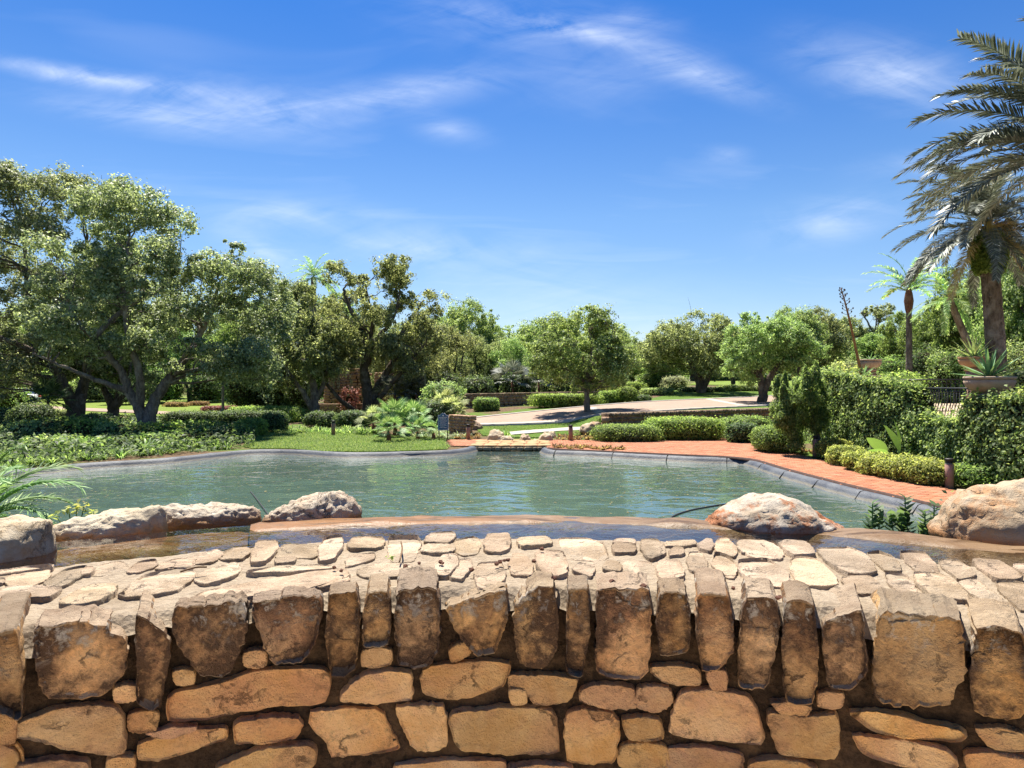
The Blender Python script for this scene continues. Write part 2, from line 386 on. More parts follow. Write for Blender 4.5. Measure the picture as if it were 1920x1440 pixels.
def strip(name, C, prof, mat, parent=None, closed=False, side=1, jit=0.0, seed=1):
    """sweep a profile (offset inwards, z) along a plan curve C; inwards = towards the pond"""
    C = np.asarray(C, float); T = np.gradient(C, axis=0); T /= np.linalg.norm(T, axis=1)[:, None]
    N = np.stack([T[:, 1], -T[:, 0]], 1)*side
    rg = np.random.default_rng(seed); V = []
    for i in range(len(C)):
        for (o_, z) in prof:
            j = rg.normal(0, jit) if jit else 0
            V.append([C[i, 0]+N[i, 0]*(o_+j), C[i, 1]+N[i, 1]*(o_+j), z+j*.4])
    m = len(prof); n = len(C)
    i = np.arange(n-1)[:, None]*m; j = np.arange(m-1)[None]
    Q = np.stack([i+j, i+j+1, i+m+j+1, i+m+j], -1).reshape(-1, 4)
    return obj(name, mesh_np(name, V, Q, True), mat, parent)
def liner_mat():
    t = NT('grey_blue_liner'); p = t.n('ShaderNodeNewGeometry').outputs['Position']
    n = t.noise(1.6, 6, .65, p); f = t.noise(12, 6, .7, p)
    sz = t.n('ShaderNodeSeparateXYZ', {0: p}).outputs[2]
    c = t.mix(t.ramp(n, [(.35, 0.), (.62, 1.)]), (.028, .036, .055), (.085, .093, .105))
    # silt line that the pond leaves just above and below its water
    zz = t.math('ADD', t.math('MULTIPLY', t.math('ADD', sz, t.math('MULTIPLY', t.math('SUBTRACT', t.noise(3.5, 5, .65, p), .5), .10)), 4.), .85)
    c = t.mix(t.ramp(zz, [(.28, 0.), (.34, .85), (.46, .75), (.56, 0.)]), c, (.14, .125, .09))
    c = t.mix(t.ramp(zz, [(.10, .8), (.26, 0.)]), c, (.06, .085, .03))
    c = t.mix(t.ramp(f, [(.55, 0.), (.75, .5)]), c, (.13, .12, .1))
    return t.done(t.pbr(c, .6, .35, t.bump(f, .5, .03)))
M['liner'] = liner_mat()
prof = [(-.30, -.03), (-.20, .02), (-.06, .03), (.02, .015), (.07, -.05), (.16, -.17), (.75, -.42), (1.3, FLOOR_Z-.03)]
rim = empty('pond_rim'); structure(rim)
def resample(C, s):
    C = np.asarray(C, float); L = np.concatenate([[0], np.cumsum(np.linalg.norm(np.diff(C, axis=0), axis=1))])
    n = max(2, int(L[-1]/s)+1); q = np.linspace(0, L[-1], n)
    return np.stack([np.interp(q, L, C[:, k]) for k in range(C.shape[1])], 1)
RL_ext = np.concatenate([[(-9, 10.6), (-12.8, 12.2)], RL]); RL_s = resample(RL_ext, .45)
strip('liner', np.concatenate([RL_s, [RL_s[-1]+(.05, .5)]]), prof, M['liner'], rim, side=1, jit=.012)
# the right rim is laid in panels with open seams
RR_s = resample(np.concatenate([[RR[0]+(-.05, .45)], RR, [(7.9, 9.3), (5.0, 8.2)]]), .2)
k = 0; seg = [0, 6, 16, 25, 34, 43, 51, 59, 67, 75, 83, 91, 99, 110, 125, 140, 160, len(RR_s)-1]
seg = [s for s in seg if s < len(RR_s)]+[len(RR_s)-1]
for a, b in zip(seg[:-1], seg[1:]):
    if b-a < 2: continue
    C = RR_s[a:b+1].copy(); tdir = C[-1]-C[-2]; C[-1] = C[-1]-tdir*.18
    strip('liner_panel', C, prof, M['liner'], rim, side=1, jit=.006, seed=a)
strip('seam_backing', RR_s, [(o_, z-.025) for o_, z in prof], simple('dark_silt', (.03, .035, .03), (.06, .06, .05), 6), rim, side=1)

# pond floor and water
def floor_mat():
    t = NT('pond_silt'); p = t.n('ShaderNodeNewGeometry').outputs['Position']
    n = t.noise(.5, 6, .6, p); f = t.noise(5, 6, .7, p)
    c = t.mix(t.ramp(n, [(.35, 0.), (.65, 1.)]), (.095, .135, .095), (.135, .175, .125))
    c = t.mix(t.ramp(f, [(.6, 0.), (.78, .6)]), c, (.16, .17, .09))
    return t.done(t.pbr(c, .9, .1))
o = sheet('pond_floor', POND, lambda x, y: np.full(np.shape(x), FLOOR_Z), 2.0, floor_mat()); structure(o)
def water_mat(name, tint, murk, murk_amt, scale, bstr, bdist, stretch, rough=.015, wave2=5.0, fine=.22, det=4):
    t = NT(name); p = t.n('ShaderNodeNewGeometry').outputs['Position']
    mp = t.n('ShaderNodeMapping', {'Vector': p, 'Scale': stretch, 'Rotation': (0, 0, .12)}).outputs[0]
    a = t.noise(scale, det, .5, mp, .5); b = t.noise(scale*wave2, 3, .5, mp, .4); lo = t.noise(scale*.22, 2, .5, p)
    amp = t.ramp(lo, [(.36, .35), (.62, 1.)])
    h = t.math('MULTIPLY', t.math('ADD', a, t.math('MULTIPLY', b, fine)), amp)
    nb = t.bump(h, bstr, bdist)
    fr = t.n('ShaderNodeFresnel', {'IOR': 1.38, 'Normal': nb}).outputs[0]
    tr = t.n('ShaderNodeBsdfTransparent', {'Color': (*tint, 1)}).outputs[0]
    df = t.n('ShaderNodeBsdfDiffuse', {'Color': (*murk, 1)}).outputs[0]
    gl = t.n('ShaderNodeBsdfGlossy', {'Color': (1, 1, 1, 1), 'Roughness': rough, 'Normal': nb}).outputs[0]
    body = t.n('ShaderNodeMixShader', {0: murk_amt, 1: tr, 2: df}).outputs[0]
    return t.done(t.n('ShaderNodeMixShader', {0: fr, 1: body, 2: gl}).outputs[0])
M['pond_water'] = water_mat('pond_water', (.72, .88, .87), (.085, .125, .115), .44, 1.7, 1.0, .05, (.8, 1.05, 1), .02, 3.2, .10, 2)
o = sheet('pond_water', POND, lambda x, y: np.full(np.shape(x), WATER_Z), 2.0, M['pond_water']); structure(o)
# a dark hose and cable lying in the pond
def hose(pts, r, lab):
    m = MB(); m.tube(catmull([on_z(x, y, WATER_Z+.012+dz) for x, y, dz in pts], 8), r, 6)
    tag(obj('pond_hose', m.mesh('pond_hose', True), M_black), lab, 'hose')
M_black = simple('black_rubber', (.012, .014, .016), (.03, .032, .034), 20, .5, .4, .1)
hose([(1225, 996, 0), (1252, 980, .02), (1262, 968, .01), (1290, 958, 0), (1330, 950, 0), (1365, 945, 0)], .018, 'black hose curving through the blue pond water beside the rusty white boulder')
hose([(505, 968, 0), (492, 950, .02), (480, 934, .01), (470, 922, 0)], .014, 'dark twig-like hose in the green pond water left of the cracked boulder')
hose([(1640, 945, 0), (1655, 960, 0), (1665, 975, 0.01), (1690, 990, 0), (1720, 1004, 0)], .02, 'dark cable entering the pond between the two dark green cycads')

# ------------------------------------------------------------------ red brick path
back_px = [(838, 826), (900, 825.5), (1000, 826), (1110, 827), (1240, 826), (1330, 824), (1392, 821), (1412, 818), (1420, 828), (1445, 842), (1495, 853), (1550, 868), (1600, 884), (1660, 897), (1730, 910), (1800, 924), (1880, 944), (1990, 972)]
BK = [on_z(x, y, 0)[:2] for x, y in back_px]
front_c = resample(np.concatenate([RR, [(8.05, 9.6)]]), .107)
for _ in range(60):
    front_c[1:-1] = .5*front_c[1:-1]+.25*(front_c[:-2]+front_c[2:])
T_ = np.gradient(front_c, axis=0); T_ /= np.linalg.norm(T_, axis=1)[:, None]; N_ = np.stack([-T_[:, 1], T_[:, 0]], 1)
edge = front_c+N_*.13
PATH = [tuple(p) for p in edge] + [(9.6, 9.4)] + [tuple(p) for p in BK[::-1]] + [on_z(845, 838, 0)[:2], on_z(888, 838, 0)[:2], on_z(1022, 838, 0)[:2]]
t = NT('brick_red'); g = t.n('ShaderNodeNewGeometry'); oi = t.n('ShaderNodeObjectInfo')
r_ = t.math('FRACT', t.math('ADD', g.outputs['Random Per Island'], oi.outputs['Random']))
c = t.ramp(r_, [(0, (.24, .085, .043)), (.35, (.31, .118, .058)), (.7, (.35, .145, .075)), (1, (.39, .18, .10))])
nn = t.noise(3, 6, .7, g.outputs['Position'])
c = t.mix(t.ramp(nn, [(.4, 0.), (.75, .45)]), c, (.37, .215, .15))
M['brick'] = t.done(t.pbr(c, .85, .2, t.bump(t.noise(90, 4, .7, g.outputs['Position']), .35, .004)))
M['joint'] = simple('brick_joint_sand', (.10, .055, .035), (.17, .10, .065), 9, .95, .1)
path_o = sheet('brick_path', PATH, lambda x, y: np.full(np.shape(x), .022), 1.2, M['joint']); structure(path_o)
def bricks():
    P = np.array(PATH); ang = math.radians(-3); ca, sa = math.cos(ang), math.sin(ang); U = P[:, 0]*ca+P[:, 1]*sa; W = -P[:, 0]*sa+P[:, 1]*ca; out = []
    for r, w in enumerate(np.arange(W.min(), W.max(), .1085)):
        for u in np.arange(U.min()-(.107 if r % 2 else 0), U.max(), .2135): out.append((u*ca-w*sa, u*sa+w*ca, ang))
    B = np.array(out); ok = in_poly(PATH, B[:, 0], B[:, 1]) & (edge_dist(PATH, B[:, 0], B[:, 1]) > .05)
    return B[ok]
BR = bricks()
def brick_mesh():
    h = (.0985, .046, .03); e = .005
    V = [(x*h[0], y*h[1], 0) for x, y in ((-1, -1), (1, -1), (1, 1), (-1, 1))]+[(x*h[0], y*h[1], h[2]-e) for x, y in ((-1, -1), (1, -1), (1, 1), (-1, 1))]+[(x*(h[0]-e), y*(h[1]-e), h[2]) for x, y in ((-1, -1), (1, -1), (1, 1), (-1, 1))]
    Q = [[8, 9, 10, 11]]
    for b in (0, 4):
        for i in range(4): Q.append([b+i, b+(i+1) % 4, b+4+(i+1) % 4, b+4+i])
    return np.array(V, float), np.array(Q)
bV, bQ = brick_mesh(); bm0 = mesh_np('brick', bV, bQ)
infr = (np.abs(BR[:, 0]/BR[:, 1]) < .78)
order = np.argsort(np.where(infr, np.hypot(BR[:, 0], BR[:, 1]), 999)); near_i = set(order[:290].tolist())
mb = MB(); rgb = np.random.default_rng(5)
for i, (x, y, a) in enumerate(BR):
    a += rgb.normal(0, .012); z = .016+rgb.normal(0, .0015)
    if i in near_i:
        o = obj('brick', bm0, M['brick'], path_o, (x, y, z)); o.rotation_euler = (0, 0, a)
    else:
        ca, sa = math.cos(a), math.sin(a); V = np.stack([bV[:, 0]*ca-bV[:, 1]*sa+x, bV[:, 0]*sa+bV[:, 1]*ca+y, bV[:, 2]+z], 1); mb.add(V, bQ)
stuff(obj('bricks_beyond', mb.mesh('bricks_beyond'), M['brick'], path_o))

strip('path_edging', resample(edge, .3), [(-.03, .05), (-.03, .075), (.02, .075), (.035, .0)], simple('dark_edging', (.035, .018, .014), (.07, .035, .026), 12), path_o, side=1)
# ------------------------------------------------------------------ sidewalk, road, lawns behind the pond
def px_poly(pp): return [on_ground(x, y)[:2] for x, y in pp]
def dens(pp, n=8):
    out = []
    for i in range(len(pp)):
        a, b = pp[i], pp[(i+1) % len(pp)]
        for k in range(n): out.append((a[0]+(b[0]-a[0])*k/n, a[1]+(b[1]-a[1])*k/n))
    return out
TZ = lambda off: (lambda x, y: terrain(x, y)+off)
lawn1 = px_poly(dens([(890, 802), (960, 793), (1060, 785), (1128, 781), (1131, 797), (1120, 818), (1020, 822), (945, 822), (905, 818)], 4))
structure(sheet('front_lawn', lawn1, TZ(.035), .8, M['lawn']))
sw = px_poly(dens([(955, 812.5), (1010, 808), (1135, 801), (1135, 806), (1020, 813), (958, 818)], 6))
structure(sheet('sidewalk', sw, TZ(.07), .6, M['sidewalk']))
structure(sheet('upper_lawn', px_poly(dens([(1128, 772), (1220, 773.5), (1310, 769), (1440, 763), (1520, 762), (1520, 772), (1440, 773), (1300, 778), (1135, 780)], 3)), TZ(.05), .8, M['lawn']))
structure(sheet('road_lawn', px_poly(dens([(960, 774), (1100, 764), (1180, 757), (1270, 738), (1480, 733), (1490, 741), (1300, 752), (1180, 762), (1060, 772), (975, 778)], 6)), TZ(.05), 1.2, M['lawn']))
structure(sheet('far_lawn', px_poly(dens([(1215, 731), (1290, 729), (1490, 722), (1490, 733), (1270, 738)], 5)), TZ(.04), 2.0, M['lawn']))
far2 = [(at(px, d)[0], at(px, d)[1]) for px, d in ((1290, 72), (1600, 66), (1900, 70), (1900, 150), (1600, 160), (1300, 150))]
structure(sheet('distant_lawn', far2, TZ(.06), 3.0, M['lawn_far']))
structure(sheet('left_lawn', [(at(px, d)[0], at(px, d)[1]) for px, d in ((-60, 50), (120, 46), (300, 44), (520, 46), (600, 60), (520, 78), (300, 80), (0, 80))], TZ(.06), 1.5, M['lawn_far']))
structure(sheet('left_drive', [(at(px, d)[0], at(px, d)[1]) for px, d in ((-300, 61), (-40, 58), (120, 50.5), (250, 47), (330, 45), (330, 48), (250, 50.5), (120, 55), (-40, 66), (-300, 70))], TZ(.10), 1.5, M['road']))
rd_lo = [(862, 801), (900, 797), (1000, 790), (1130, 780), (1240, 773.5), (1330, 767), (1440, 760), (1560, 754)]
rd_hi = [(1560, 738), (1450, 744), (1330, 750), (1180, 759), (1060, 769), (960, 777), (880, 787), (840, 793)]
ROAD = px_poly(dens(rd_lo[:-1]+[rd_lo[-1]], 1)+rd_hi)
def fit_edge(pp):
    P = np.array(px_poly(pp)); c = np.polyfit(P[:, 0], P[:, 1], 2); x = np.linspace(P[0, 0], P[-1, 0], 60); return np.column_stack([x, np.polyval(c, x)])
lo_w = fit_edge(rd_lo); hi_w = fit_edge(rd_hi)
structure(sheet('road', [tuple(p) for p in lo_w]+[tuple(p) for p in hi_w], TZ(.09), .9, M['road']))
def ribbon(name, C, w, off, mat, h=.0):
    C = resample(C, .8); T = np.gradient(C, axis=0); T /= np.linalg.norm(T, axis=1)[:, None]; N = np.stack([-T[:, 1], T[:, 0]], 1)
    A, B = C-N*w/2, C+N*w/2
    za, zb = terrain(A[:, 0], A[:, 1])+off, terrain(B[:, 0], B[:, 1])+off
    n = len(C); V = np.concatenate([np.column_stack([A, za-.15]), np.column_stack([A, za]), np.column_stack([B, zb]), np.column_stack([B, zb-.15])])
    i = np.arange(n-1); Q = np.concatenate([np.stack([k*n+i, k*n+i+1, (k+1)*n+i+1, (k+1)*n+i], 1) for k in range(3)])
    return structure(obj(name, mesh_np(name, V, Q), mat))
ribbon('kerb', lo_w, .32, .12, M['curb']); ribbon('kerb', hi_w, .32, .12, M['curb'])
for (a, b) in (((1108, 767), (1150, 781)), ((1330, 750.5), (1395, 763))):
    ribbon('paving_band', np.array([on_ground(*a)[:2], on_ground(*b)[:2]]), .55, .105, M['curb'])

# ------------------------------------------------------------------ stone footbridge over the inlet
def stone_tile(poly, z0, z1, rg, n=14, e=.012, jz=.006):
    P = resample_poly(poly, n); P = P+rg.normal(0, .004, P.shape); c = P.mean(0)
    V = []; 
    for (ins, z) in ((0, z0), (0, z1-e), (e, z1)):
        d = c-P; L = np.linalg.norm(d, axis=1)[:, None]; Q = P+d/L*np.minimum(ins, L*.9)
        V.append(np.column_stack([Q, np.full(n, z)+rg.normal(0, jz, n)]))
    V.append([[c[0], c[1], z1+rg.normal(0, jz)]]); V = np.concatenate(V)
    Qd = [[k*n+i, k*n+(i+1) % n, (k+1)*n+(i+1) % n, (k+1)*n+i] for k in range(2) for i in range(n)]
    Tt = [[2*n+i, 2*n+(i+1) % n, 3*n] for i in range(n)]
    return V, np.array(Qd), np.array(Tt)
def chaikin(P, k=1, c=.11):
    P = np.asarray(P, float)
    for _ in range(k):
        Q = np.roll(P, -1, 0); P = np.stack([(1-c)*P+c*Q, c*P+(1-c)*Q], 1).reshape(-1, P.shape[1]); c = .24
    return P
def resample_poly(poly, n):
    P = chaikin(poly, 2); P = np.concatenate([P, P[:1]]); L = np.concatenate([[0], np.cumsum(np.linalg.norm(np.diff(P, axis=0), axis=1))])
    q = np.linspace(0, L[-1], n, endpoint=False); return np.stack([np.interp(q, L, P[:, k]) for k in range(2)], 1)
M['slab'] = simple('ochre_slab', (.27, .16, .06), (.38, .27, .15), 2.2, .8, .25, .6, 25, .02, 'Object')
M['slab_edge'] = simple('grey_slab_edge', (.16, .12, .075), (.36, .29, .19), 5, .9, .2, .8, 22, .03)
bridge = tag(empty('stone_footbridge', (*on_z(955, 838, 0)[:2], -.1)), 'low ochre flagstone footbridge over the dark inlet between the liner ends', 'bridge')
def bridge_parts():
    rg = np.random.default_rng(11); o0 = np.array(bridge.location)
    a, b = on_z(880, 838.5, 0), on_z(1034, 838.5, 0); c, d = on_z(1030, 827, 0), on_z(893, 827, 0)
    nx = 6; rows = 3
    for r in range(rows):
        for k in range(nx):
            s0, s1 = k/nx+(.03 if r % 2 else 0), (k+1)/nx+(.03 if r % 2 else 0); t0, t1 = r/rows, (r+1)/rows
            def P(s, t): s = min(max(s, 0), 1); return (np.array(a[:2])*(1-s)+np.array(b[:2])*s)*(1-t)+(np.array(d[:2])*(1-s)+np.array(c[:2])*s)*t
            g = .015
            V, Q, T = stone_tile([P(s0+g*.3, t0+g), P(s1-g*.3, t0+g), P(s1-g*.3, t1-g), P(s0+g*.3, t1-g)], .0, .065, rg)
            m = MB(); m.add(V-o0, Q, T); obj('flagstone', m.mesh('flagstone', True), M['slab'], bridge)
    w = b[0]-a[0]; n = 12
    xs = np.sort(np.concatenate([[a[0]+.05, b[0]-.05], a[0]+w*(np.arange(1, n)+rg.uniform(-.3, .3, n-1))/n]))
    for x0, x1 in zip(xs[:-1], xs[1:]):
        m = MB(); V, Q, T = stone_tile([(x0+.012, -.125), (x1-.012, -.125), (x1-.012, -.005), (x0+.012, -.005)], 0, .16, rg)
        V = np.column_stack([V[:, 0], a[1]+.12-V[:, 2], V[:, 1]])
        m.add(V-o0, Q[:, ::-1], T[:, ::-1]); obj('edge_stone', m.mesh('edge_stone', True), M['slab_edge'], bridge)
    m = MB(); m.box(((a[0]+b[0])/2-o0[0], (a[1]+c[1])/2+.1-o0[1], -.06-o0[2]), (w/2-.04, (c[1]-a[1])/2-.08, .055))
    obj('bed', m.mesh('bed'), M['slab_edge'], bridge)
    for x in (a[0]+.05, b[0]-.05):
        m = MB(); m.box((x-o0[0], (a[1]+c[1])/2+.2-o0[1], -.42-o0[2]), (.14, (c[1]-a[1])/2, .31)); obj('abutment', m.mesh('abutment'), M['slab_edge'], bridge)
    m = MB(); m.box(((a[0]+b[0])/2-o0[0], c[1]+.15-o0[1], -.42-o0[2]), (w/2-.2, .1, .31)); obj('back_wall', m.mesh('back_wall'), M['slab_edge'], bridge)
bridge_parts()

def floating_leaves():
    rg = np.random.default_rng(19); X = rg.uniform(-13, 9, 5200); Y = rg.uniform(11, 24.5, 5200); k = in_poly(POND, X, Y) & (edge_dist(POND, X, Y) > .3); w = np.array([noise.noise(Vector((x*.35, y*.35, 1))) for x, y in zip(X, Y)]); k &= rg.uniform(-.3, .5, len(X)) < w+.12
    X, Y = X[k], Y[k]; n = len(X); a = rg.uniform(0, 6.28, n); s_ = rg.uniform(.015, .05, n); ca, sa = np.cos(a)*s_, np.sin(a)*s_; z = np.full(n, WATER_Z+.006)
    V = np.stack([np.stack([X-ca, Y-sa, z], 1), np.stack([X+sa*.45, Y-ca*.45, z+.002], 1), np.stack([X+ca, Y+sa, z], 1), np.stack([X-sa*.45, Y+ca*.45, z+.003], 1)], 1).reshape(-1, 3)
    o = obj('floating_leaves', mesh_np('floating_leaves', V, np.arange(4*n).reshape(-1, 4)), simple('drifting_leaf', (.12, .08, .03), (.26, .22, .09), 2, .8)); stuff(o); tag(o, 'scattered small leaves drifting on the pond water', 'leaves')
floating_leaves()
def path_litter():
    rg = np.random.default_rng(20); P = np.array(PATH); X = rg.uniform(P[:, 0].min(), P[:, 0].max(), 6000); Y = rg.uniform(P[:, 1].min(), P[:, 1].max(), 6000); k = in_poly(PATH, X, Y); ed = edge_dist(PATH, X, Y); k &= rg.uniform(0, 1, 6000) < .06+.5*np.exp(-ed/.22); X, Y = X[k], Y[k]; n = len(X)
    a = rg.uniform(0, 6.28, n); s_ = rg.uniform(.015, .04, n); ca, sa = np.cos(a)*s_, np.sin(a)*s_; z = np.full(n, .052)
    V = np.stack([np.stack([X-ca, Y-sa, z], 1), np.stack([X+sa*.45, Y-ca*.45, z+.008], 1), np.stack([X+ca, Y+sa, z], 1), np.stack([X-sa*.45, Y+ca*.45, z+.008], 1)], 1).reshape(-1, 3)
    o = obj('leaf_litter', mesh_np('leaf_litter', V, np.arange(4*n).reshape(-1, 4)), simple('dry_leaf', (.13, .07, .03), (.30, .19, .08), 2, .85)); stuff(o); tag(o, 'dry leaf litter along the edges of the brick path', 'leaves')
path_litter()
# ------------------------------------------------------------------ foreground: curved stone wall, upper basin, weir
CY = -.35; RN, RB = 2.31, 2.99          # wall: near face and back edge radii about (0, CY)
TOPZ = 1.70; FLOOR_T = .80              # wall top and terrace floor
def zoom(reg, pts):                     # traced points: three enlarged crops of the photograph
    return [((0, 600, 1200)[reg]+x/2.6667, 960+y/2.6667) for x, y in pts]
def on_cyl(px, py, R):
    dx = (px-960)/F; dz = (720-py)/F
    a = dx*dx+1; b = -2*CY; c = CY*CY-R*R          # (dx t)^2 + (t-CY)^2 = R^2
    t_ = (-b+math.sqrt(b*b-4*a*c))/(2*a)
    return math.atan2(dx*t_, t_-CY)*R, EYE+dz*t_
def cyl(u, z, w, R):                    # u = arc length, w = outwards towards the terrace
    th = u/R; r = R-w
    return np.stack([np.sin(th)*r, CY+np.cos(th)*r, z], -1)
def fbm(P, sc, oct_=3, seed=0.0):
    return np.array([noise.fractal(Vector((p[0]*sc+seed, p[1]*sc-seed*.7, p[2]*sc+seed*1.3)), 1.0, 2.0, oct_) for p in P])
def slab_mesh(name, poly, mapf, h, base, rg, n=30, e=.007, amp=.006, depth_rings=None, jit=.003, tilt=.006, grow=.005, facet=1.0):
    """an irregular stone: outline poly in a 2-D chart, mapf(u,v,w) to space, w = height proud of the bed"""
    P = resample_poly(poly, n); c = P.mean(0); P = P+(P-c)/np.maximum(np.linalg.norm(P-c, axis=1), 1e-6)[:, None]*grow
    d = c-P; mn = float(np.linalg.norm(d, axis=1).min()); jit = min(jit, mn*.03); amp = min(amp, mn*.11)
    P = P+np.column_stack([rg.normal(0, jit, n), rg.normal(0, jit, n)])
    d = c-P; L = np.linalg.norm(d, axis=1)[:, None]; dn = d/np.maximum(L, 1e-6)
    e = min(e, mn*.25); sd = rg.uniform(-50, 50); tl = rg.normal(0, tilt, 2)
    rings = []
    if depth_rings is not None:
        for w in depth_rings: rings.append((P+rg.normal(0, jit*.7, P.shape), np.full(n, w)))
    else: rings.append((P, np.full(n, -base)))
    rings.append((P, np.full(n, h*.84)))
    rings.append((P+dn*e*.4, np.full(n, h*.97)))
    rings.append((P+dn*e*1.1, np.full(n, h)))
    for f in (.13, .27, .42, .58, .74, .89): rings.append((P+d*f, np.full(n, h)))
    UV = np.concatenate([r[0] for r in rings]+[[c]]); W = np.concatenate([r[1] for r in rings]+[[h]])
    k0 = len(rings)-7
    s3 = np.column_stack([UV, W])
    nz = fbm(s3, 9., 4, sd); nz2 = -np.abs(fbm(s3, 22., 4, sd+9))*1.8+.3
    fac = np.concatenate([np.full(n, (.3 if i < k0 else (.7 if i == k0 else 1.))) for i in range(len(rings))]+[[1.]])
    W = W+fac*(amp*nz+amp*.45*nz2+((UV-c)*tl/max(mn, .02)).sum(1)*min(1., mn/.05))
    big = float(np.ptp(P, axis=0).min())                                  # fracture planes: flat facets that meet in arrises
    for _ in range(int(rg.integers(3, 6))):
        a_ = rg.uniform(0, 6.28); sl = rg.uniform(.06, .34)*facet; o_ = rg.uniform(-.05, .42)*big; pl = h+.25*amp-sl*((UV-c) @ np.array([math.cos(a_), math.sin(a_)])-o_)
        W = np.where(fac > .5, np.minimum(W, pl+.3*amp*nz2), W)
    ns = fbm(s3, 14., 3, sd+31)                                             # ragged outline
    dirs = np.concatenate([-dn]*len(rings)+[[[0, 0]]]); UV = UV+dirs*(ns*amp*.7)[:, None]*np.concatenate([np.ones(n) if i <= k0+1 else np.full(n, .3) for i in range(len(rings))]+[[0]])[:, None]
    V = mapf(UV[:, 0], UV[:, 1], W); m = len(rings)
    i = np.arange(m-1)[:, None]*n; j = np.arange(n)[None]; k = (j+1) % n
    Q = np.stack([i+j, i+k, i+n+k, i+n+j], -1).reshape(-1, 4)
    T = np.array([[(m-1)*n+q, (m-1)*n+(q+1) % n, m*n] for q in range(n)])
    slab_mesh.rim = np.concatenate([np.full(n, r_) for r_ in [1.]*(m-7)+[.9, .7, .4, .15, 0., 0., 0.]]+[[0.]])
    return V, Q, T
def stone_mat(name, base, light, dark, stain, stain_lo, stain_hi, rough=.88, vein=None, bstr=.8, rimk=.0, smear=False):
    t = NT(name); p = t.n('ShaderNodeNewGeometry').outputs['Position']; oi = t.n('ShaderNodeObjectInfo')
    rv = t.n('ShaderNodeVectorMath', {0: p, 1: oi.outputs['Location']}, operation='ADD').outputs[0]
    off = t.n('ShaderNodeCombineXYZ', {0: t.math('MULTIPLY', oi.outputs['Random'], 37.), 1: t.math('MULTIPLY', oi.outputs['Random'], 11.), 2: 0.}).outputs[0]
    q = t.n('ShaderNodeVectorMath', {0: p, 1: off}, operation='ADD').outputs[0]
    n1 = t.noise(7, 8, .68, q, .5); n2 = t.noise(26, 8, .7, q, .3); n3 = t.noise(3.2, 5, .6, q, .8); n4 = t.noise(110, 4, .7, q)
    c = t.mix(t.ramp(n1, [(.40, 0.), (.60, 1.)]), base, light)
    if vein: c = t.mix(t.ramp(n3, [(.46, 0.), (.6, .75)]), c, vein)
    hs = t.n('ShaderNodeHueSaturation', {'Color': c, 'Hue': t.math('ADD', t.math('MULTIPLY', oi.outputs['Random'], .010), .495), 'Value': t.math('ADD', t.math('MULTIPLY', t.math('FRACT', t.math('MULTIPLY', oi.outputs['Random'], 7.3)), .42), .77), 'Saturation': t.math('ADD', t.math('MULTIPLY', t.math('FRACT', t.math('MULTIPLY', oi.outputs['Random'], 13.7)), .12), .94)}).outputs[0]
    s = t.math('ADD', t.math('MULTIPLY', n3, .55), t.math('MULTIPLY', n2, .5))
    rs = t.math('MULTIPLY', t.math('SUBTRACT', t.math('FRACT', t.math('MULTIPLY', oi.outputs['Random'], 3.1)), .5), .10)
    rim = t.n('ShaderNodeAttribute', attribute_name='rim').outputs['Fac']
    c2 = t.mix(t.ramp(t.math('ADD', t.math('ADD', s, rs), t.math('MULTIPLY', rim, rimk)), [(stain_lo, 0.), (stain_hi, stain)]), hs, dark)
    c2 = t.mix(t.ramp(n4, [(.58, 0.), (.72, .35)]), c2, dark)
    sp = t.noise(62, 6, .75, q); c2 = t.mix(t.ramp(sp, [(.28, .4), (.42, 0.)]), c2, dark)
    c2 = t.mix(t.ramp(t.noise(48, 5, .7, q, .3), [(.56, 0.), (.70, .38)]), c2, light)
    vq = t.n('ShaderNodeVectorMath', {0: q, 1: t.n('ShaderNodeCombineXYZ', {0: t.math('MULTIPLY', n1, .25), 1: t.math('MULTIPLY', n2, .12), 2: t.math('MULTIPLY', n3, .2)}).outputs[0]}, operation='ADD').outputs[0]
    vd = t.n('ShaderNodeTexVoronoi', {'Vector': vq, 'Scale': 5.0}, feature='DISTANCE_TO_EDGE').outputs[0]
    ck = t.math('MULTIPLY', t.ramp(vd, [(0., 1.), (.022, 0.)]), t.ramp(n1, [(.53, 0.), (.60, 1.)])); c2 = t.mix(t.math('MULTIPLY', ck, .6), c2, dark)
    if smear:
        zc = t.n('ShaderNodeSeparateXYZ', {0: p}).outputs[2]
        sm = t.math('MULTIPLY', t.ramp(t.math('ADD', t.math('MULTIPLY', n2, .6), t.math('MULTIPLY', n1, .45)), [(.56, 0.), (.62, 1.)]), t.ramp(t.math('MULTIPLY', t.math('SUBTRACT', zc, 1.58), 8.), [(.2, 0.), (.9, .85)])); c2 = t.mix(sm, c2, (.62, .55, .45))
    h = t.math('ADD', t.math('ADD', t.math('MULTIPLY', n1, .6), n2), t.math('ADD', t.math('MULTIPLY', n4, .45), t.math('MULTIPLY', sp, .6)))
    h = t.math('SUBTRACT', h, t.math('MULTIPLY', ck, 1.2))
    return t.done(t.pbr(c2, rough, .25, t.bump(h, bstr, .028)))
M['face_stone'] = stone_mat('orange_sandstone', (.72, .40, .155), (.84, .54, .255), (.10, .052, .026), .85, .58, .74, vein=(.70, .37, .185), rimk=.05, bstr=.9)
M['cap_front'] = stone_mat('weathered_header', (.70, .375, .15), (.80, .49, .23), (.075, .042, .025), .93, .44, .60, vein=(.46, .22, .10), rimk=.06, bstr=1.0, smear=True)
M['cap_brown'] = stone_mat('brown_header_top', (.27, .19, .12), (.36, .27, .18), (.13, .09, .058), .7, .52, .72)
M['cap_top'] = stone_mat('pale_capstone', (.28, .20, .125), (.37, .28, .19), (.17, .12, .08), .6, .58, .78, vein=(.60, .45, .31))
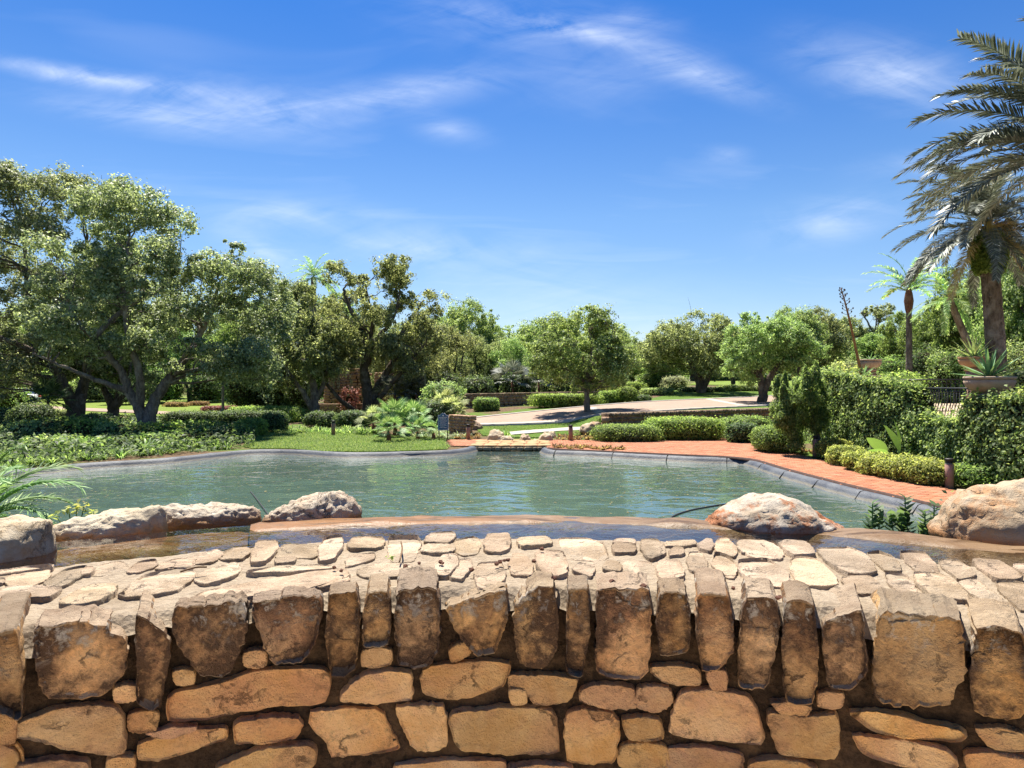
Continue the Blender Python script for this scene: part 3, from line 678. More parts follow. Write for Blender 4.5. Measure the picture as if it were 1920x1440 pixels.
def mortar_mat(name, a, b, c_):
    t = NT(name); p = t.n('ShaderNodeNewGeometry').outputs['Position']
    n1 = t.noise(5, 6, .65, p); n2 = t.noise(38, 8, .75, p); v = t.n('ShaderNodeTexVoronoi', {'Vector': p, 'Scale': 70.}).outputs[0]
    c = t.mix(t.ramp(n2, [(.36, 0.), (.64, 1.)]), a, b); c = t.mix(t.ramp(n1, [(.5, 0.), (.72, .8)]), c, c_)
    return t.done(t.pbr(c, .95, .15, t.bump(t.math('ADD', n2, t.math('MULTIPLY', v, .5)), .7, .02)))
M['mortar_face'] = mortar_mat('black_mould_mortar', (.018, .012, .008), (.075, .046, .027), (.12, .072, .04))
M['mortar_top'] = mortar_mat('pale_lime_mortar', (.25, .195, .135), (.34, .275, .20), (.19, .145, .10))

wall = tag(empty('curved_stone_wall', (0, RN+CY+.3, FLOOR_T)), 'curved sandstone wall with pale capstones and dark mouldy joints below the basin', 'wall')
W0 = np.array(wall.location)
def wall_stone(nm, poly, mapf, mat, h, base, rg, **k):
    V, Q, T = slab_mesh(nm, poly, mapf, h, base, rg, **k)
    c = V.mean(0); m = MB(); m.add(V-c, Q, T); me = m.mesh(nm, True); me.set_sharp_from_angle(angle=math.radians(34)); at_ = me.attributes.new('rim', 'FLOAT', 'POINT'); at_.data.foreach_set('value', slab_mesh.rim.astype(np.float32)); o = obj(nm, me, mat, wall, c-W0)
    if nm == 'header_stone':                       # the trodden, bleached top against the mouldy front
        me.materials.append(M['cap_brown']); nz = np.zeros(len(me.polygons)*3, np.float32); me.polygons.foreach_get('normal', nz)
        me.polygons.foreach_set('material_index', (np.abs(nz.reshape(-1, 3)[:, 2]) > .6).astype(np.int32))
    return o
HEAD = [  # header stones of the cap: front outline, zoom-y of the back edge of the top
 (0, [(0,650),(92,640),(112,1010),(70,1000),(-40,950),(-60,660)], 450), (0, [(180,622),(400,612),(625,630),(615,780),(560,850),(490,912),(250,915),(205,830)], 497),
 (0, [(685,545),(810,590),(842,650),(830,760),(800,960),(760,988),(690,960),(683,870),(700,770),(680,640)], 405), (0, [(868,572),(1000,550),(1225,532),(1212,620),(1150,780),(1100,800),(1010,790),(900,650)], 480),
 (0, [(1272,487),(1600,487),(1582,600),(1520,730),(1380,740),(1300,580)], 452), (0, [(1650,455),(1720,432),(1785,452),(1792,580),(1775,780),(1720,825),(1650,815),(1638,600)], 378),
 (1, [(240,452),(340,442),(346,640),(225,652),(222,600)], 345), (1, [(392,432),(480,417),(585,432),(592,680),(545,760),(470,770),(396,742),(383,500)], 312),
 (1, [(632,468),(930,444),(922,540),(870,702),(770,706),(690,580)], 402), (1, [(976,462),(1080,424),(1172,462),(1182,660),(1120,762),(990,742)], 332),
 (1, [(1240,424),(1300,408),(1342,432),(1337,600),(1310,800),(1230,772),(1243,600)], 352), (1, [(1393,424),(1600,424),(1642,452),(1643,700),(1622,820),(1520,835),(1383,800),(1395,600)], 330),
 (1, [(1693,462),(1820,457),(1842,500),(1843,682),(1698,706)], 365),
 (2, [(292,472),(440,452),(452,560),(457,670),(400,760),(310,780),(288,560)], 322), (2, [(523,452),(672,442),(692,560),(667,700),(632,870),(500,866),(498,720)], 362),
 (2, [(728,522),(872,522),(882,700),(867,900),(850,942),(728,932),(720,700)], 388), (2, [(922,562),(1112,557),(1118,700),(1122,790),(1060,872),(940,862),(926,700)], 370),
 (2, [(1215,588),(1400,570),(1602,574),(1602,800),(1550,942),(1300,952),(1180,922),(1185,700)], 442), (2, [(1676,622),(1920,652),(1952,950),(1850,1022),(1660,982)], 482)]
FACE = [
 (0, [(1220,710),(1310,700),(1310,765),(1220,765)]), (0, [(860,800),(945,800),(945,850),(880,850)]), (0, [(565,885),(660,880),(660,935),(570,940)]),
 (0, [(840,910),(1090,865),(1300,805),(1615,785),(1635,880),(1600,958),(1450,965),(1300,968),(1000,1035),(830,1043)]),
 (0, [(70,1075),(240,1000),(540,972),(590,1040),(600,1190),(550,1215),(400,1185),(200,1150),(80,1130)]), (0, [(640,1022),(760,1012),(755,1090),(640,1095)]),
 (0, [(690,1165),(840,1125),(1100,1082),(1112,1140),(1000,1170),(800,1240),(690,1245)]), (0, [(1175,1045),(1460,1032),(1492,1060),(1460,1130),(1280,1140),(1180,1150)]),
 (0, [(-20,1170),(40,1220),(52,1290),(-20,1310)]), (0, [(1080,1265),(1300,1195),(1540,1162),(1570,1230),(1500,1330),(1080,1340)]), (0, [(530,1242),(640,1236),(640,1300),(530,1310)]),
 (0, [(85,1262),(410,1248),(412,1330),(60,1340)]), (0, [(-60,1020),(45,1050),(40,1150),(-60,1150)]), (0, [(720,1112),(950,1076),(955,1098),(800,1132)]),
 (1, [(-45,1008),(290,1002),(332,1080),(395,1190),(60,1220),(30,1150),(-40,1080)]),
 (1, [(215,700),(340,696),(340,760),(215,770)]), (1, [(95,940),(150,862),(240,812),(440,802),(450,935)]), (1, [(510,830),(540,782),(850,752),(950,762),(900,870),(680,930),(530,915)]),
 (1, [(955,812),(1060,822),(1290,832),(1230,940),(1080,945),(1045,900),(1030,872),(960,872)]), (1, [(955,890),(1018,895),(1025,942),(970,946)]), (1, [(655,685),(720,650),(742,702),(662,740)]),
 (1, [(1320,892),(1380,868),(1560,882),(1578,980),(1400,966),(1310,935)]), (1, [(1602,882),(1740,882),(1760,950),(1690,995),(1597,972)]), (1, [(1670,772),(1890,787),(1900,860),(1740,842),(1675,800)]),
 (1, [(370,982),(610,977),(625,1150),(600,1175),(480,1190)]), (1, [(650,1002),(910,988),(1150,988),(1170,1060),(1190,1210),(1000,1200),(700,1190),(670,1080)]),
 (1, [(1240,1002),(1460,1007),(1485,1080),(1480,1240),(1240,1246)]), (1, [(1520,1032),(1690,1042),(1715,1135),(1560,1130)]), (1, [(380,1262),(650,1257),(920,1248),(915,1340),(370,1340)]),
 (1, [(950,1272),(1250,1272),(1250,1340),(940,1340)]),
 (2, [(-90,1168),(128,1168),(143,1280),(-90,1275)]), (2, [(155,1182),(520,1212),(500,1300),(150,1290)]), (2, [(220,897),(560,922),(620,1130),(600,1155),(400,1130),(160,1105)]),
 (2, [(350,802),(430,797),(430,878),(370,870)]), (2, [(670,952),(860,972),(830,1022),(745,1018)]), (2, [(655,1012),(715,1008),(830,1042),(990,1012),(1000,1100),(980,1225),(720,1200),(690,1120)]),
 (2, [(915,912),(1020,912),(1010,970),(915,966)]), (2, [(1060,1012),(1200,1002),(1350,1042),(1600,1082),(1640,1118),(1600,1140),(1400,1120),(1200,1100)]),
 (2, [(1080,1127),(1280,1152),(1540,1192),(1600,1260),(1550,1300),(1150,1230)]), (2, [(1710,1092),(1920,1112),(1940,1200),(1780,1172)]), (2, [(1660,1212),(1950,1232),(1950,1310),(1680,1300)]),
 (2, [(570,1252),(800,1247),(900,1290),(560,1320)])]
TOPS = [
 (0, [(-20,470),(-20,425),(60,392),(310,387),(240,430),(120,442)]), (0, [(300,462),(420,387),(570,372),(560,412),(480,460),(350,480)]), (0, [(600,420),(720,322),(850,282),(960,292),(960,332),(880,400),(700,425)]),
 (0, [(975,342),(1040,292),(1180,252),(1195,292),(1180,312),(1040,365)]), (0, [(970,440),(1020,402),(1300,352),(1700,297),(1740,312),(1720,342),(1500,400),(1200,430),(1000,445)]), (0, [(1240,310),(1400,282),(1640,268),(1660,290),(1500,302),(1260,320)]),
 (0, [(40,340),(110,302),(240,297),(220,340),(150,375),(50,370)]), (0, [(235,352),(330,292),(430,277),(400,320),(330,370),(240,378)]), (0, [(465,310),(510,267),(600,252),(635,272),(600,305)]), (0, [(640,300),(700,252),(775,242),(770,272),(700,300)]),
 (0, [(780,285),(870,242),(968,232),(958,270),(860,280)]), (0, [(972,222),(1080,182),(1100,202),(1080,240),(972,260)]), (0, [(1110,210),(1160,182),(1240,182),(1240,210),(1200,235),(1110,235)]), (0, [(1255,240),(1290,152),(1385,152),(1380,190),(1330,250),(1260,258)]),
 (0, [(1390,220),(1420,162),(1580,167),(1580,220),(1540,232),(1400,232)]), (0, [(1590,250),(1620,142),(1710,132),(1710,170),(1670,240)]), (0, [(1745,175),(1770,132),(1910,132),(1910,170),(1880,187),(1760,185)]),
 (0, [(-20,325),(50,305),(60,330),(0,358),(-20,358)]), (0, [(1385,240),(1470,236),(1460,258),(1390,260)]), (0, [(410,320),(430,287),(462,287),(452,315)]),
 (1, [(350,240),(345,127),(490,122),(495,150),(470,240)]), (1, [(525,150),(560,112),(660,102),(670,130),(640,155)]), (1, [(510,200),(530,167),(665,167),(665,190),(620,210)]), (1, [(680,200),(680,142),(770,122),(795,142),(790,205),(720,215)]),
 (1, [(825,200),(835,122),(945,117),(945,190),(900,208)]), (1, [(195,290),(300,262),(440,272),(445,295),(380,325),(220,325)]), (1, [(130,275),(150,217),(270,202),(260,235)]), (1, [(570,320),(610,232),(678,227),(688,260),(638,330)]),
 (1, [(648,330),(695,242),(755,237),(750,280),(710,345)]), (1, [(785,380),(790,262),(910,257),(915,340),(850,385)]), (1, [(950,310),(965,202),(1030,212),(1070,310)]), (1, [(1080,217),(1090,197),(1215,197),(1235,310),(1200,325),(1110,325)]),
 (1, [(1000,150),(1000,137),(1130,130),(1155,165),(1010,175)]), (1, [(1190,132),(1330,132),(1410,152),(1435,220),(1400,240),(1260,230)]), (1, [(1270,290),(1300,262),(1365,262),(1360,330)]), (1, [(1470,155),(1490,139),(1565,139),(1565,158)]),
 (1, [(1470,210),(1475,167),(1560,167),(1575,210)]), (1, [(1605,142),(1690,140),(1725,210),(1660,240),(1625,225)]), (1, [(1525,300),(1530,247),(1640,245),(1665,300)]), (1, [(1695,340),(1695,252),(1800,247),(1810,330),(1740,350)]),
 (1, [(1730,175),(1740,152),(1865,145),(1870,165)]), (1, [(1420,290),(1440,257),(1490,267),(1500,305)]), (1, [(1745,225),(1770,187),(1810,192),(1810,215)]), (1, [(1845,290),(1845,197),(1910,197),(1920,230),(1935,295),(1890,300)]), (1, [(0,380),(20,312),(130,302),(135,350),(20,380)]),
 (2, [(300,165),(330,142),(360,147),(355,200),(300,180)]), (2, [(380,195),(390,132),(440,127),(485,200),(470,225)]), (2, [(365,260),(380,205),(450,225),(480,290),(470,325),(430,325)]), (2, [(495,150),(640,152),(715,210),(690,235),(580,235),(510,195)]),
 (2, [(705,170),(720,150),(830,157),(870,220),(760,225)]), (2, [(495,247),(640,239),(740,320),(720,350),(740,380),(660,370),(520,320)]), (2, [(755,232),(880,237),(990,355),(930,362),(785,362)]), (2, [(885,187),(1050,185),(1130,222),(1175,310),(1040,315),(950,260)]),
 (2, [(1140,202),(1190,190),(1260,222),(1310,290),(1220,290)]), (2, [(1300,202),(1420,207),(1500,300),(1400,305)]), (2, [(1490,232),(1590,237),(1680,320),(1590,345)]), (2, [(1590,355),(1690,333),(1850,485),(1780,490),(1720,450)]), (2, [(1010,332),(1150,327),(1220,405),(1080,410)]),
 (2, [(1225,302),(1330,312),(1395,425),(1280,390)]), (2, [(1370,312),(1510,312),(1670,455),(1450,430)]), (2, [(1660,242),(1800,252),(1900,330),(1890,345),(1770,340)]), (2, [(1775,350),(1920,353),(1980,470),(1900,490)]), (2, [(1870,267),(1960,272),(1990,330),(1920,320)])]
def build_wall():
    rg = np.random.default_rng(21)
    mapF = lambda R: (lambda u, v, w: cyl(u, v, w, R))
    mapT = lambda u, v, w: np.stack([u, v, TOPZ-.012+w], -1)
    th_h = []
    for reg, pts, by in HEAD:
        P = [on_cyl(x, y, RN-.035) for x, y in zoom(reg, pts)]
        R = RN-.035; P = [(u, TOPZ+.014 if z > TOPZ-.035 else z) for u, z in P]
        cx = np.mean([p[0] for p in zoom(reg, pts)]); bp = on_z(cx, 960+by/2.6667, TOPZ)
        D = max(.06, math.hypot(bp.x, bp.y-CY)-R)
        th_h.append((min(p[0] for p in P)/R, max(p[0] for p in P)/R))
        pr = .012+rg.uniform(-.008, .016)
        wall_stone('header_stone', P, mapF(R), M['cap_front'], pr, .1, rg, n=64, e=.008, amp=.010, grow=.007, depth_rings=[-D, -D*.8, -D*.6, -D*.4, -D*.2, -.015], jit=.003, tilt=.008)
    for reg, pts in FACE:
        P = [on_cyl(x, y, RN-.012) for x, y in zoom(reg, pts)]
        wall_stone('face_stone', P, mapF(RN+.005), M['face_stone'], .016+rg.uniform(0, .014), .05, rg, n=48, e=.005, amp=.006, grow=.010, facet=.4)
    for reg, pts in TOPS:
        P = [on_z(x, y, TOPZ)[:2] for x, y in zoom(reg, pts)]
        P = np.array(P); ar = .5*abs(np.dot(P[:, 0], np.roll(P[:, 1], 1))-np.dot(P[:, 1], np.roll(P[:, 0], 1)))
        a = (P[:, 0]*np.roll(P[:, 1], -1)-np.roll(P[:, 0], -1)*P[:, 1]).sum()
        if a < 0: P = P[::-1]
        wall_stone('cap_stone', P, mapT, M['cap_top'], .012+rg.uniform(0, .012), .04, rg, n=44, e=.005, amp=.006, facet=.4, tilt=.003, grow=.011)
    # the same masonry carried on past both sides of the picture and down to the terrace floor
    def brickwork(u0, u1, z0, z1, R):
        z = z1
        while z > z0:
            h = rg.uniform(.075, .12); u = u0+rg.uniform(-.1, 0)
            while u < u1:
                w = rg.uniform(.09, .26)
                P = np.array([(u+.01, z-h+.01), (u+w-.012, z-h+.01), (u+w-.012, z-.01), (u+.01, z-.01)])+rg.normal(0, .007, (4, 2))
                wall_stone('face_stone', P, mapF(RN+.005), M['face_stone'], .016+rg.uniform(0, .014), .05, rg, n=16, e=.008, amp=.006); u += w
            z -= h
    lim = math.radians(33)*RN
    brickwork(-lim, lim, FLOOR_T, 1.13, RN)
    for s in (-1, 1):
        a0, a1 = math.radians(34.6)*RN, math.radians(76)*RN
        lo, hi = (a0, a1) if s > 0 else (-a1, -a0)
        brickwork(lo, hi, FLOOR_T, 1.44, RN)
        u = lo
        while u < hi:
            w = rg.uniform(.07, .17); zb = 1.46-rg.uniform(0, .08)+.03
            P = np.array([(u+.008, zb), (u+w-.012, zb), (u+w-.012, TOPZ), (u+.008, TOPZ)])+rg.normal(0, .005, (4, 2))
            wall_stone('header_stone', P, mapF(RN-.035), M['cap_front'], .015, .1, rg, n=24, e=.01, amp=.009, depth_rings=[-rg.uniform(.12, .22), -.08, -.015]); u += w
        r = RN+.2
        while r < RB-.05:
            dr = rg.uniform(.10, .17); th = (math.radians(36) if s > 0 else math.radians(-76)); te = th+math.radians(40)
            while th < te:
                dth = rg.uniform(.05, .10)
                P = np.array([(math.sin(a)*q, CY+math.cos(a)*q) for a, q in ((th+.005, r+.01), (th+dth-.005, r+.01), (th+dth-.005, min(r+dr, RB)-.01), (th+.005, min(r+dr, RB)-.01))])[::-1]+rg.normal(0, .006, (4, 2))
                wall_stone('cap_stone', P, mapT, M['cap_top'], .02, .04, rg, n=18, e=.008, amp=.007); th += dth
            r += dr
    # mortar bed: front face, and top
    A = math.radians(90)
    nu, nv = 620, 72; V = []
    us = np.linspace(-A*RN, A*RN, nu); vs = np.linspace(FLOOR_T-.02, TOPZ-.05, nv)
    U, Z = np.meshgrid(us, vs, indexing='ij'); U = U.ravel(); Z = Z.ravel()
    nz = fbm(np.column_stack([U, Z, Z*0]), 13., 4, 4.)
    V = cyl(U, Z, .008*nz+.006*fbm(np.column_stack([U, Z, Z*0]), 46., 2, 8.)-.009, RN)
    i = np.arange(nu-1)[:, None]*nv; j = np.arange(nv-1)[None]; Q = np.stack([i+j, i+nv+j, i+nv+j+1, i+j+1], -1).reshape(-1, 4)
    m = MB(); m.add(V-W0, Q); obj('joint_mortar', m.mesh('joint_mortar', True), M['mortar_face'], wall)
    nt, nr = 560, 64; ths = np.linspace(-A, A, nt); rs = np.linspace(RN-.012, RB+.01, nr)
    TH, RR_ = np.meshgrid(ths, rs, indexing='ij'); TH = TH.ravel(); RR_ = RR_.ravel()
    X = np.sin(TH)*RR_; Y = CY+np.cos(TH)*RR_
    nz = fbm(np.column_stack([X, Y, X*0]), 8., 4, 14.)
    fall = (.05+.03*nz)*smooth(RN+.045, RN-.012, RR_)+.10*smooth(RB-.015, RB+.012, RR_)
    V = np.column_stack([X, Y, TOPZ-.006+.007*nz+.003*fbm(np.column_stack([X, Y, X*0]), 42., 2, 3.)-fall])
    i = np.arange(nt-1)[:, None]*nr; j = np.arange(nr-1)[None]; Q = np.stack([i+j, i+j+1, i+nr+j+1, i+nr+j], -1).reshape(-1, 4)
    m = MB(); m.add(V-W0, Q[:, ::-1]); obj('cap_mortar', m.mesh('cap_mortar', True), M['mortar_top'], wall)
    # back face down to the basin floor
    V = np.concatenate([np.column_stack([np.sin(ths)*(RB+.008), CY+np.cos(ths)*(RB+.008), np.full(nt, z)]) for z in (1.42, TOPZ-.05)])
    i = np.arange(nt-1); Q = np.stack([i, i+1, nt+i+1, nt+i], 1); m = MB(); m.add(V-W0, Q); obj('back_face', m.mesh('back_face'), M['mortar_top'], wall)
build_wall()

# terrace floor the photographer stands on; unseen, pale to bounce light onto the wall
def terrace_floor():
    arc = [(math.sin(a)*(RN+.02), CY+math.cos(a)*(RN+.02)) for a in np.linspace(-math.pi/2, math.pi/2, 40)]
    poly = arc+[(9, CY-.0), (9, -14), (-9, -14), (-9, CY-.0)]
    o = sheet('terrace_floor', poly, lambda x, y: np.full(np.shape(x), FLOOR_T), 1.5, simple('sandstone_paving', (.70, .57, .41), (.77, .65, .49), 3, .85, .2, .3, 30)); structure(o)
    m = MB()
    for a, b in (((9, CY), (9, -14)), ((9, -14), (-9, -14)), ((-9, -14), (-9, CY)), ((-9, CY), (-RN, CY)), ((RN, CY), (9, CY))):
        m.add([(*a, -.1), (*b, -.1), (*b, FLOOR_T), (*a, FLOOR_T)], [[0, 1, 2, 3]])
    structure(obj('terrace_edge', m.mesh('terrace_edge'), M['mortar_top']))
terrace_floor()

# ------------------------------------------------------------------ upper basin
BW = 1.622; RW0, RW1 = 3.52, 3.82        # basin water level, weir inner and outer radii
def annulus(name, r0, r1, nr, zf, mat, a0=-95, a1=95, na=260):
    ths = np.radians(np.linspace(a0, a1, na)); rs = np.linspace(r0, r1, nr)
    TH, R_ = np.meshgrid(ths, rs, indexing='ij'); TH = TH.ravel(); R_ = R_.ravel(); X = np.sin(TH)*R_; Y = CY+np.cos(TH)*R_
    i = np.arange(na-1)[:, None]*nr; j = np.arange(nr-1)[None]; Q = np.stack([i+j, i+j+1, i+nr+j+1, i+nr+j], -1).reshape(-1, 4)[:, ::-1]
    return obj(name, mesh_np(name, np.column_stack([X, Y, zf(X, Y, TH, R_)]), Q, True), mat)
def basin_floor_mat():
    t = NT('algae_stone_bed'); p = t.n('ShaderNodeNewGeometry').outputs['Position']
    n = t.noise(2.2, 6, .6, p, .6); f = t.noise(14, 6, .7, p, .4)
    c = t.ramp(n, [(.3, (.04, .03, .012)), (.42, (.16, .085, .03)), (.52, (.24, .12, .07)), (.62, (.05, .045, .015)), (.72, (.22, .16, .08))])
    c = t.mix(t.ramp(f, [(.5, 0.), (.75, .6)]), c, (.06, .045, .015))
    return t.done(t.pbr(c, .8, .3, t.bump(f, .8, .02)))
M['bed'] = basin_floor_mat()
structure(annulus('basin_floor', RB-.03, RW1, 16, lambda X, Y, TH, R_: 1.43+.06*fbm(np.column_stack([X, Y, X*0]), 3.2, 4, 2.), M['bed']))
M['basin_water'] = water_mat('basin_water', (.72, .66, .50), (.02, .03, .035), .10, 5.0, .6, .018, (1, 1, 1), .02, 4.0)
structure(annulus('basin_water', RB-.02, RW1-.06, 6, lambda X, Y, TH, R_: np.full(X.shape, BW), M['basin_water']))
def weir_mat():
    t = NT('wet_weir_stone'); p = t.n('ShaderNodeNewGeometry').outputs['Position']
    sep = t.n('ShaderNodeSeparateXYZ', {0: p}); 
    n = t.noise(3.0, 7, .62, p, .9); f = t.noise(18, 7, .7, p, .4)
    mp = t.n('ShaderNodeMapping', {'Vector': p, 'Scale': (1.2, 7.5, 3)}).outputs[0]; s = t.noise(2.6, 7, .62, mp, .8)
    c = t.mix(t.ramp(n, [(.38, 0.), (.62, 1.)]), (.13, .072, .03), (.22, .145, .08))
    lat = t.ramp(t.math('ADD', t.math('MULTIPLY', sep.outputs[0], .25), t.math('ADD', t.math('MULTIPLY', n, .5), .25)), [(.35, 1.), (.6, 0.)])
    c = t.mix(t.math('MULTIPLY', lat, .8), c, (.20, .085, .02))
    c = t.mix(t.ramp(s, [(.52, 0.), (.6, .9)]), c, (.07, .035, .01))
    c = t.mix(t.ramp(f, [(.56, 0.), (.74, .5)]), c, (.10, .06, .02))
    return t.done(t.pbr(c, t.ramp(n, [(.35, .5), (.65, .36)]), .25, t.bump(t.math('ADD', f, s), .5, .012)))
M['weir'] = weir_mat()
weir = empty('weir', (0, RW0+CY, 1.3)); tag(weir, 'wet brown stone weir lip between the basin and the pond', 'weir')
def weir_slab(a0, a1, seed, drop):
    nt, nr = max(6, int((a1-a0)*1.6)), 26; ths = np.radians(np.linspace(a0+.06, a1-.06, nt)); rs = np.linspace(RW0-.05, RW1+.02, nr)
    TH, R_ = np.meshgrid(ths, rs, indexing='ij'); TH = TH.ravel(); R_ = R_.ravel(); X = np.sin(TH)*R_; Y = CY+np.cos(TH)*R_
    p3 = np.column_stack([X, Y, X*0])
    n1 = fbm(p3, 2.6, 4, 1.); n2 = fbm(p3*np.array([1, 3, 1]), 5., 3, 5.)
    z = BW+.011-.13*smooth(RW0+.11, RW0-.06, R_)-.05*smooth(RW1-.05, RW1+.02, R_)+.013*n1+.007*n2-drop
    e = np.minimum(np.abs(TH-ths[0]), np.abs(TH-ths[-1])); z -= .012*smooth(.008, 0., e)
    i = np.arange(nt-1)[:, None]*nr; j = np.arange(nr-1)[None]; Q = np.stack([i+j, i+j+1, i+nr+j+1, i+nr+j], -1).reshape(-1, 4)[:, ::-1]
    V = np.column_stack([X, Y, z])
    # outer face
    k = len(V); A = np.array([[math.sin(t_)*(RW1+.02), CY+math.cos(t_)*(RW1+.02), FLOOR_Z] for t_ in ths]); top = np.arange(nt)*nr+nr-1; lo = k+np.arange(nt)
    Q2 = np.stack([top[:-1], lo[:-1], lo[1:], top[1:]], 1)
    m = MB(); m.add(np.concatenate([V, A])-np.array(weir.location), np.concatenate([Q, Q2])); obj('weir_slab', m.mesh('weir_slab', True), M['weir'], weir)
cuts = [-95, -64, -41, -19.5, 21, 37, 60, 95]
for k_, (a, b) in enumerate(zip(cuts[:-1], cuts[1:])): weir_slab(a, b, k_, (0.0, .003, -.003, .002)[k_ % 4]+(.006 if 20 < a < 45 else 0)+(.045 if a < -19.6 else 0))
structure(annulus('basin_wall', RW1-.02, RW1, 2, lambda X, Y, TH, R_: np.where(R_ > RW1-.01, FLOOR_Z, 1.5), M['slab_edge']))

# ------------------------------------------------------------------ boulders on the weir
def boulder_mat(name, a, b, rust, rust_amt, crack=(.05, .035, .02), lo=.46, hi=.6):
    t = NT(name); g = t.n('ShaderNodeTexCoord').outputs['Object']; oi = t.n('ShaderNodeObjectInfo')
    off = t.n('ShaderNodeCombineXYZ', {0: t.math('MULTIPLY', oi.outputs['Random'], 50.), 1: 3., 2: 0.}).outputs[0]
    q = t.n('ShaderNodeVectorMath', {0: g, 1: off}, operation='ADD').outputs[0]
    n1 = t.noise(5, 8, .65, q, .6); n2 = t.noise(22, 8, .72, q, .4); n3 = t.noise(2.6, 6, .65, q, 1.0); n4 = t.noise(80, 5, .7, q)
    c = t.mix(t.ramp(n1, [(.36, 0.), (.62, 1.)]), a, b)
    z = t.n('ShaderNodeSeparateXYZ', {0: g}).outputs[2]
    low = t.ramp(t.math('ADD', z, t.math('MULTIPLY', t.math('SUBTRACT', n1, .5), .07)), [(.015, 1.), (.055, 0.)])   # mineral stain of the splash zone
    rr = t.math('MAXIMUM', t.math('MULTIPLY', t.ramp(t.math('ADD', t.math('MULTIPLY', n3, .7), t.math('MULTIPLY', n2, .35)), [(lo, 0.), (hi, 1.)]), rust_amt), t.math('MULTIPLY', low, .9))
    c = t.mix(rr, c, rust)
    c = t.mix(t.ramp(n2, [(.60, 0.), (.74, .6)]), c, crack)
    v = t.n('ShaderNodeTexVoronoi', {'Vector': t.n('ShaderNodeVectorMath', {0: q, 1: t.n('ShaderNodeCombineXYZ', {0: t.math('MULTIPLY', n1, .5), 1: t.math('MULTIPLY', n2, .3), 2: 0.}).outputs[0]}, operation='ADD').outputs[0], 'Scale': 3.4}, feature='DISTANCE_TO_EDGE').outputs[0]
    ck = t.math('MULTIPLY', t.ramp(v, [(.0, 1.), (.018, 0.)]), t.ramp(n3, [(.5, 0.), (.6, .8)])); c = t.mix(ck, c, crack)
    h = t.math('SUBTRACT', t.math('ADD', t.math('MULTIPLY', n1, .5), t.math('ADD', t.math('MULTIPLY', n2, .8), t.math('MULTIPLY', n4, .25))), t.math('MULTIPLY', ck, .8))
    return t.done(t.pbr(c, .8, .3, t.bump(h, .8, .022)))
M['boulder_white'] = boulder_mat('white_rusty_boulder', (.30, .235, .165), (.44, .39, .32), (.30, .10, .028), .9, lo=.49, hi=.56)
M['boulder_tan'] = boulder_mat('tan_boulder', (.31, .22, .13), (.41, .33, .235), (.40, .18, .06), .6, lo=.52, hi=.62)
M['boulder_grey'] = boulder_mat('grey_cracked_boulder', (.33, .255, .18), (.46, .40, .315), (.28, .14, .05), .4, lo=.52, hi=.62)
M['boulder_cream'] = boulder_mat('cream_boulder', (.38, .295, .185), (.48, .41, .30), (.38, .22, .07), .45, lo=.52, hi=.62)
def boulder_mesh(prof, w, dep, below, rough, seed, sub=5, facet=0.0):
    """prof: silhouette [(nx -1..1, height)], w half width, dep half depth"""
    bm = bmesh.new(); bmesh.ops.create_icosphere(bm, subdivisions=sub, radius=1.0)
    V = np.array([v.co[:] for v in bm.verts]); Fc = np.array([[v.index for v in f.verts] for f in bm.faces]); bm.free()
    x, y, z = V.T; px_ = [p[0] for p in prof]; pz = [p[1] for p in prof]
    ph = np.interp(x, px_, pz); den = np.sqrt(np.maximum(1-x*x, .02))
    zz = np.where(z >= 0, ph*np.sign(z)*np.abs(z/den)**.85, below*z)
    P = np.column_stack([x*w, y*dep*(.75+.25*den), zz])
    nrm = V/np.linalg.norm(V, axis=1)[:, None]; s = 1/max(w, dep)
    n1 = fbm(P*s, 2.2, 5, seed); n2 = np.abs(fbm(P*s, 5.5, 4, seed+7)); n3 = fbm(P*s, 16., 3, seed+3)
    n4 = np.abs(fbm(P*s, 11., 4, seed+17)); dsp = rough*max(w, dep)*(.9*n1-.8*n2-.45*n4+.25*n3+.2)
    if facet:
        cells = np.array([noise.voronoi(Vector(p*s*2.4+seed))[0][0] for p in P]); dsp += facet*max(w, dep)*(cells-.3)
    fade = np.where(z >= 0, 1, .4); P = P+nrm*(dsp*fade)[:, None]
    return mesh_np('boulder', P, Fc, True)
def weir_boulder(nm, sil, ybase, zb, depk, mat, label, seed, rough=.10, facet=0.0, below=.1, rz=None):
    """sil: silhouette pixels left to right"""
    x0, x1 = sil[0][0], sil[-1][0]; cx = (x0+x1)/2; d = (EYE-zb)*F/(ybase-720)
    w = (x1-x0)/2/F*d; dd = d+w*depk*.35
    prof = [((x-cx)/((x1-x0)/2), max(.004, EYE-(y-720)/F*dd-zb)) for x, y in sil]
    me = boulder_mesh(prof, w, w*depk, below, rough, seed, 5, facet)
    o = obj('boulder', me, mat, None, ((cx-960)/F*dd, dd, zb)); o.rotation_euler = (0, 0, -math.atan2((cx-960)/F*dd, dd)*.6 if rz is None else rz)
    return tag(o, label, 'boulder')
BZ = BW-.03
weir_boulder('b', [(1318, 985), (1335, 968), (1375, 944), (1415, 928), (1450, 925), (1490, 937), (1530, 957), (1560, 975), (1588, 990)], 1001, BZ, .62, M['boulder_white'], 'long white boulder streaked with orange rust on the weir lip', 3, .07, rz=-.05)
weir_boulder('b', [(1762, 992), (1790, 955), (1820, 930), (1860, 908), (1900, 903), (1950, 905), (2000, 925), (2040, 960), (2060, 1000)], 1020, BZ, .75, M['boulder_tan'], 'large tan rounded boulder with pale patches beside the dark green cycads', 9, .085)
weir_boulder('b', [(500, 968), (515, 955), (545, 944), (590, 930), (620, 921), (640, 925), (662, 936), (674, 952), (680, 972)], 979, BZ, .62, M['boulder_grey'], 'wedge shaped cracked grey boulder with a split underside on the weir', 16, .12, .05)
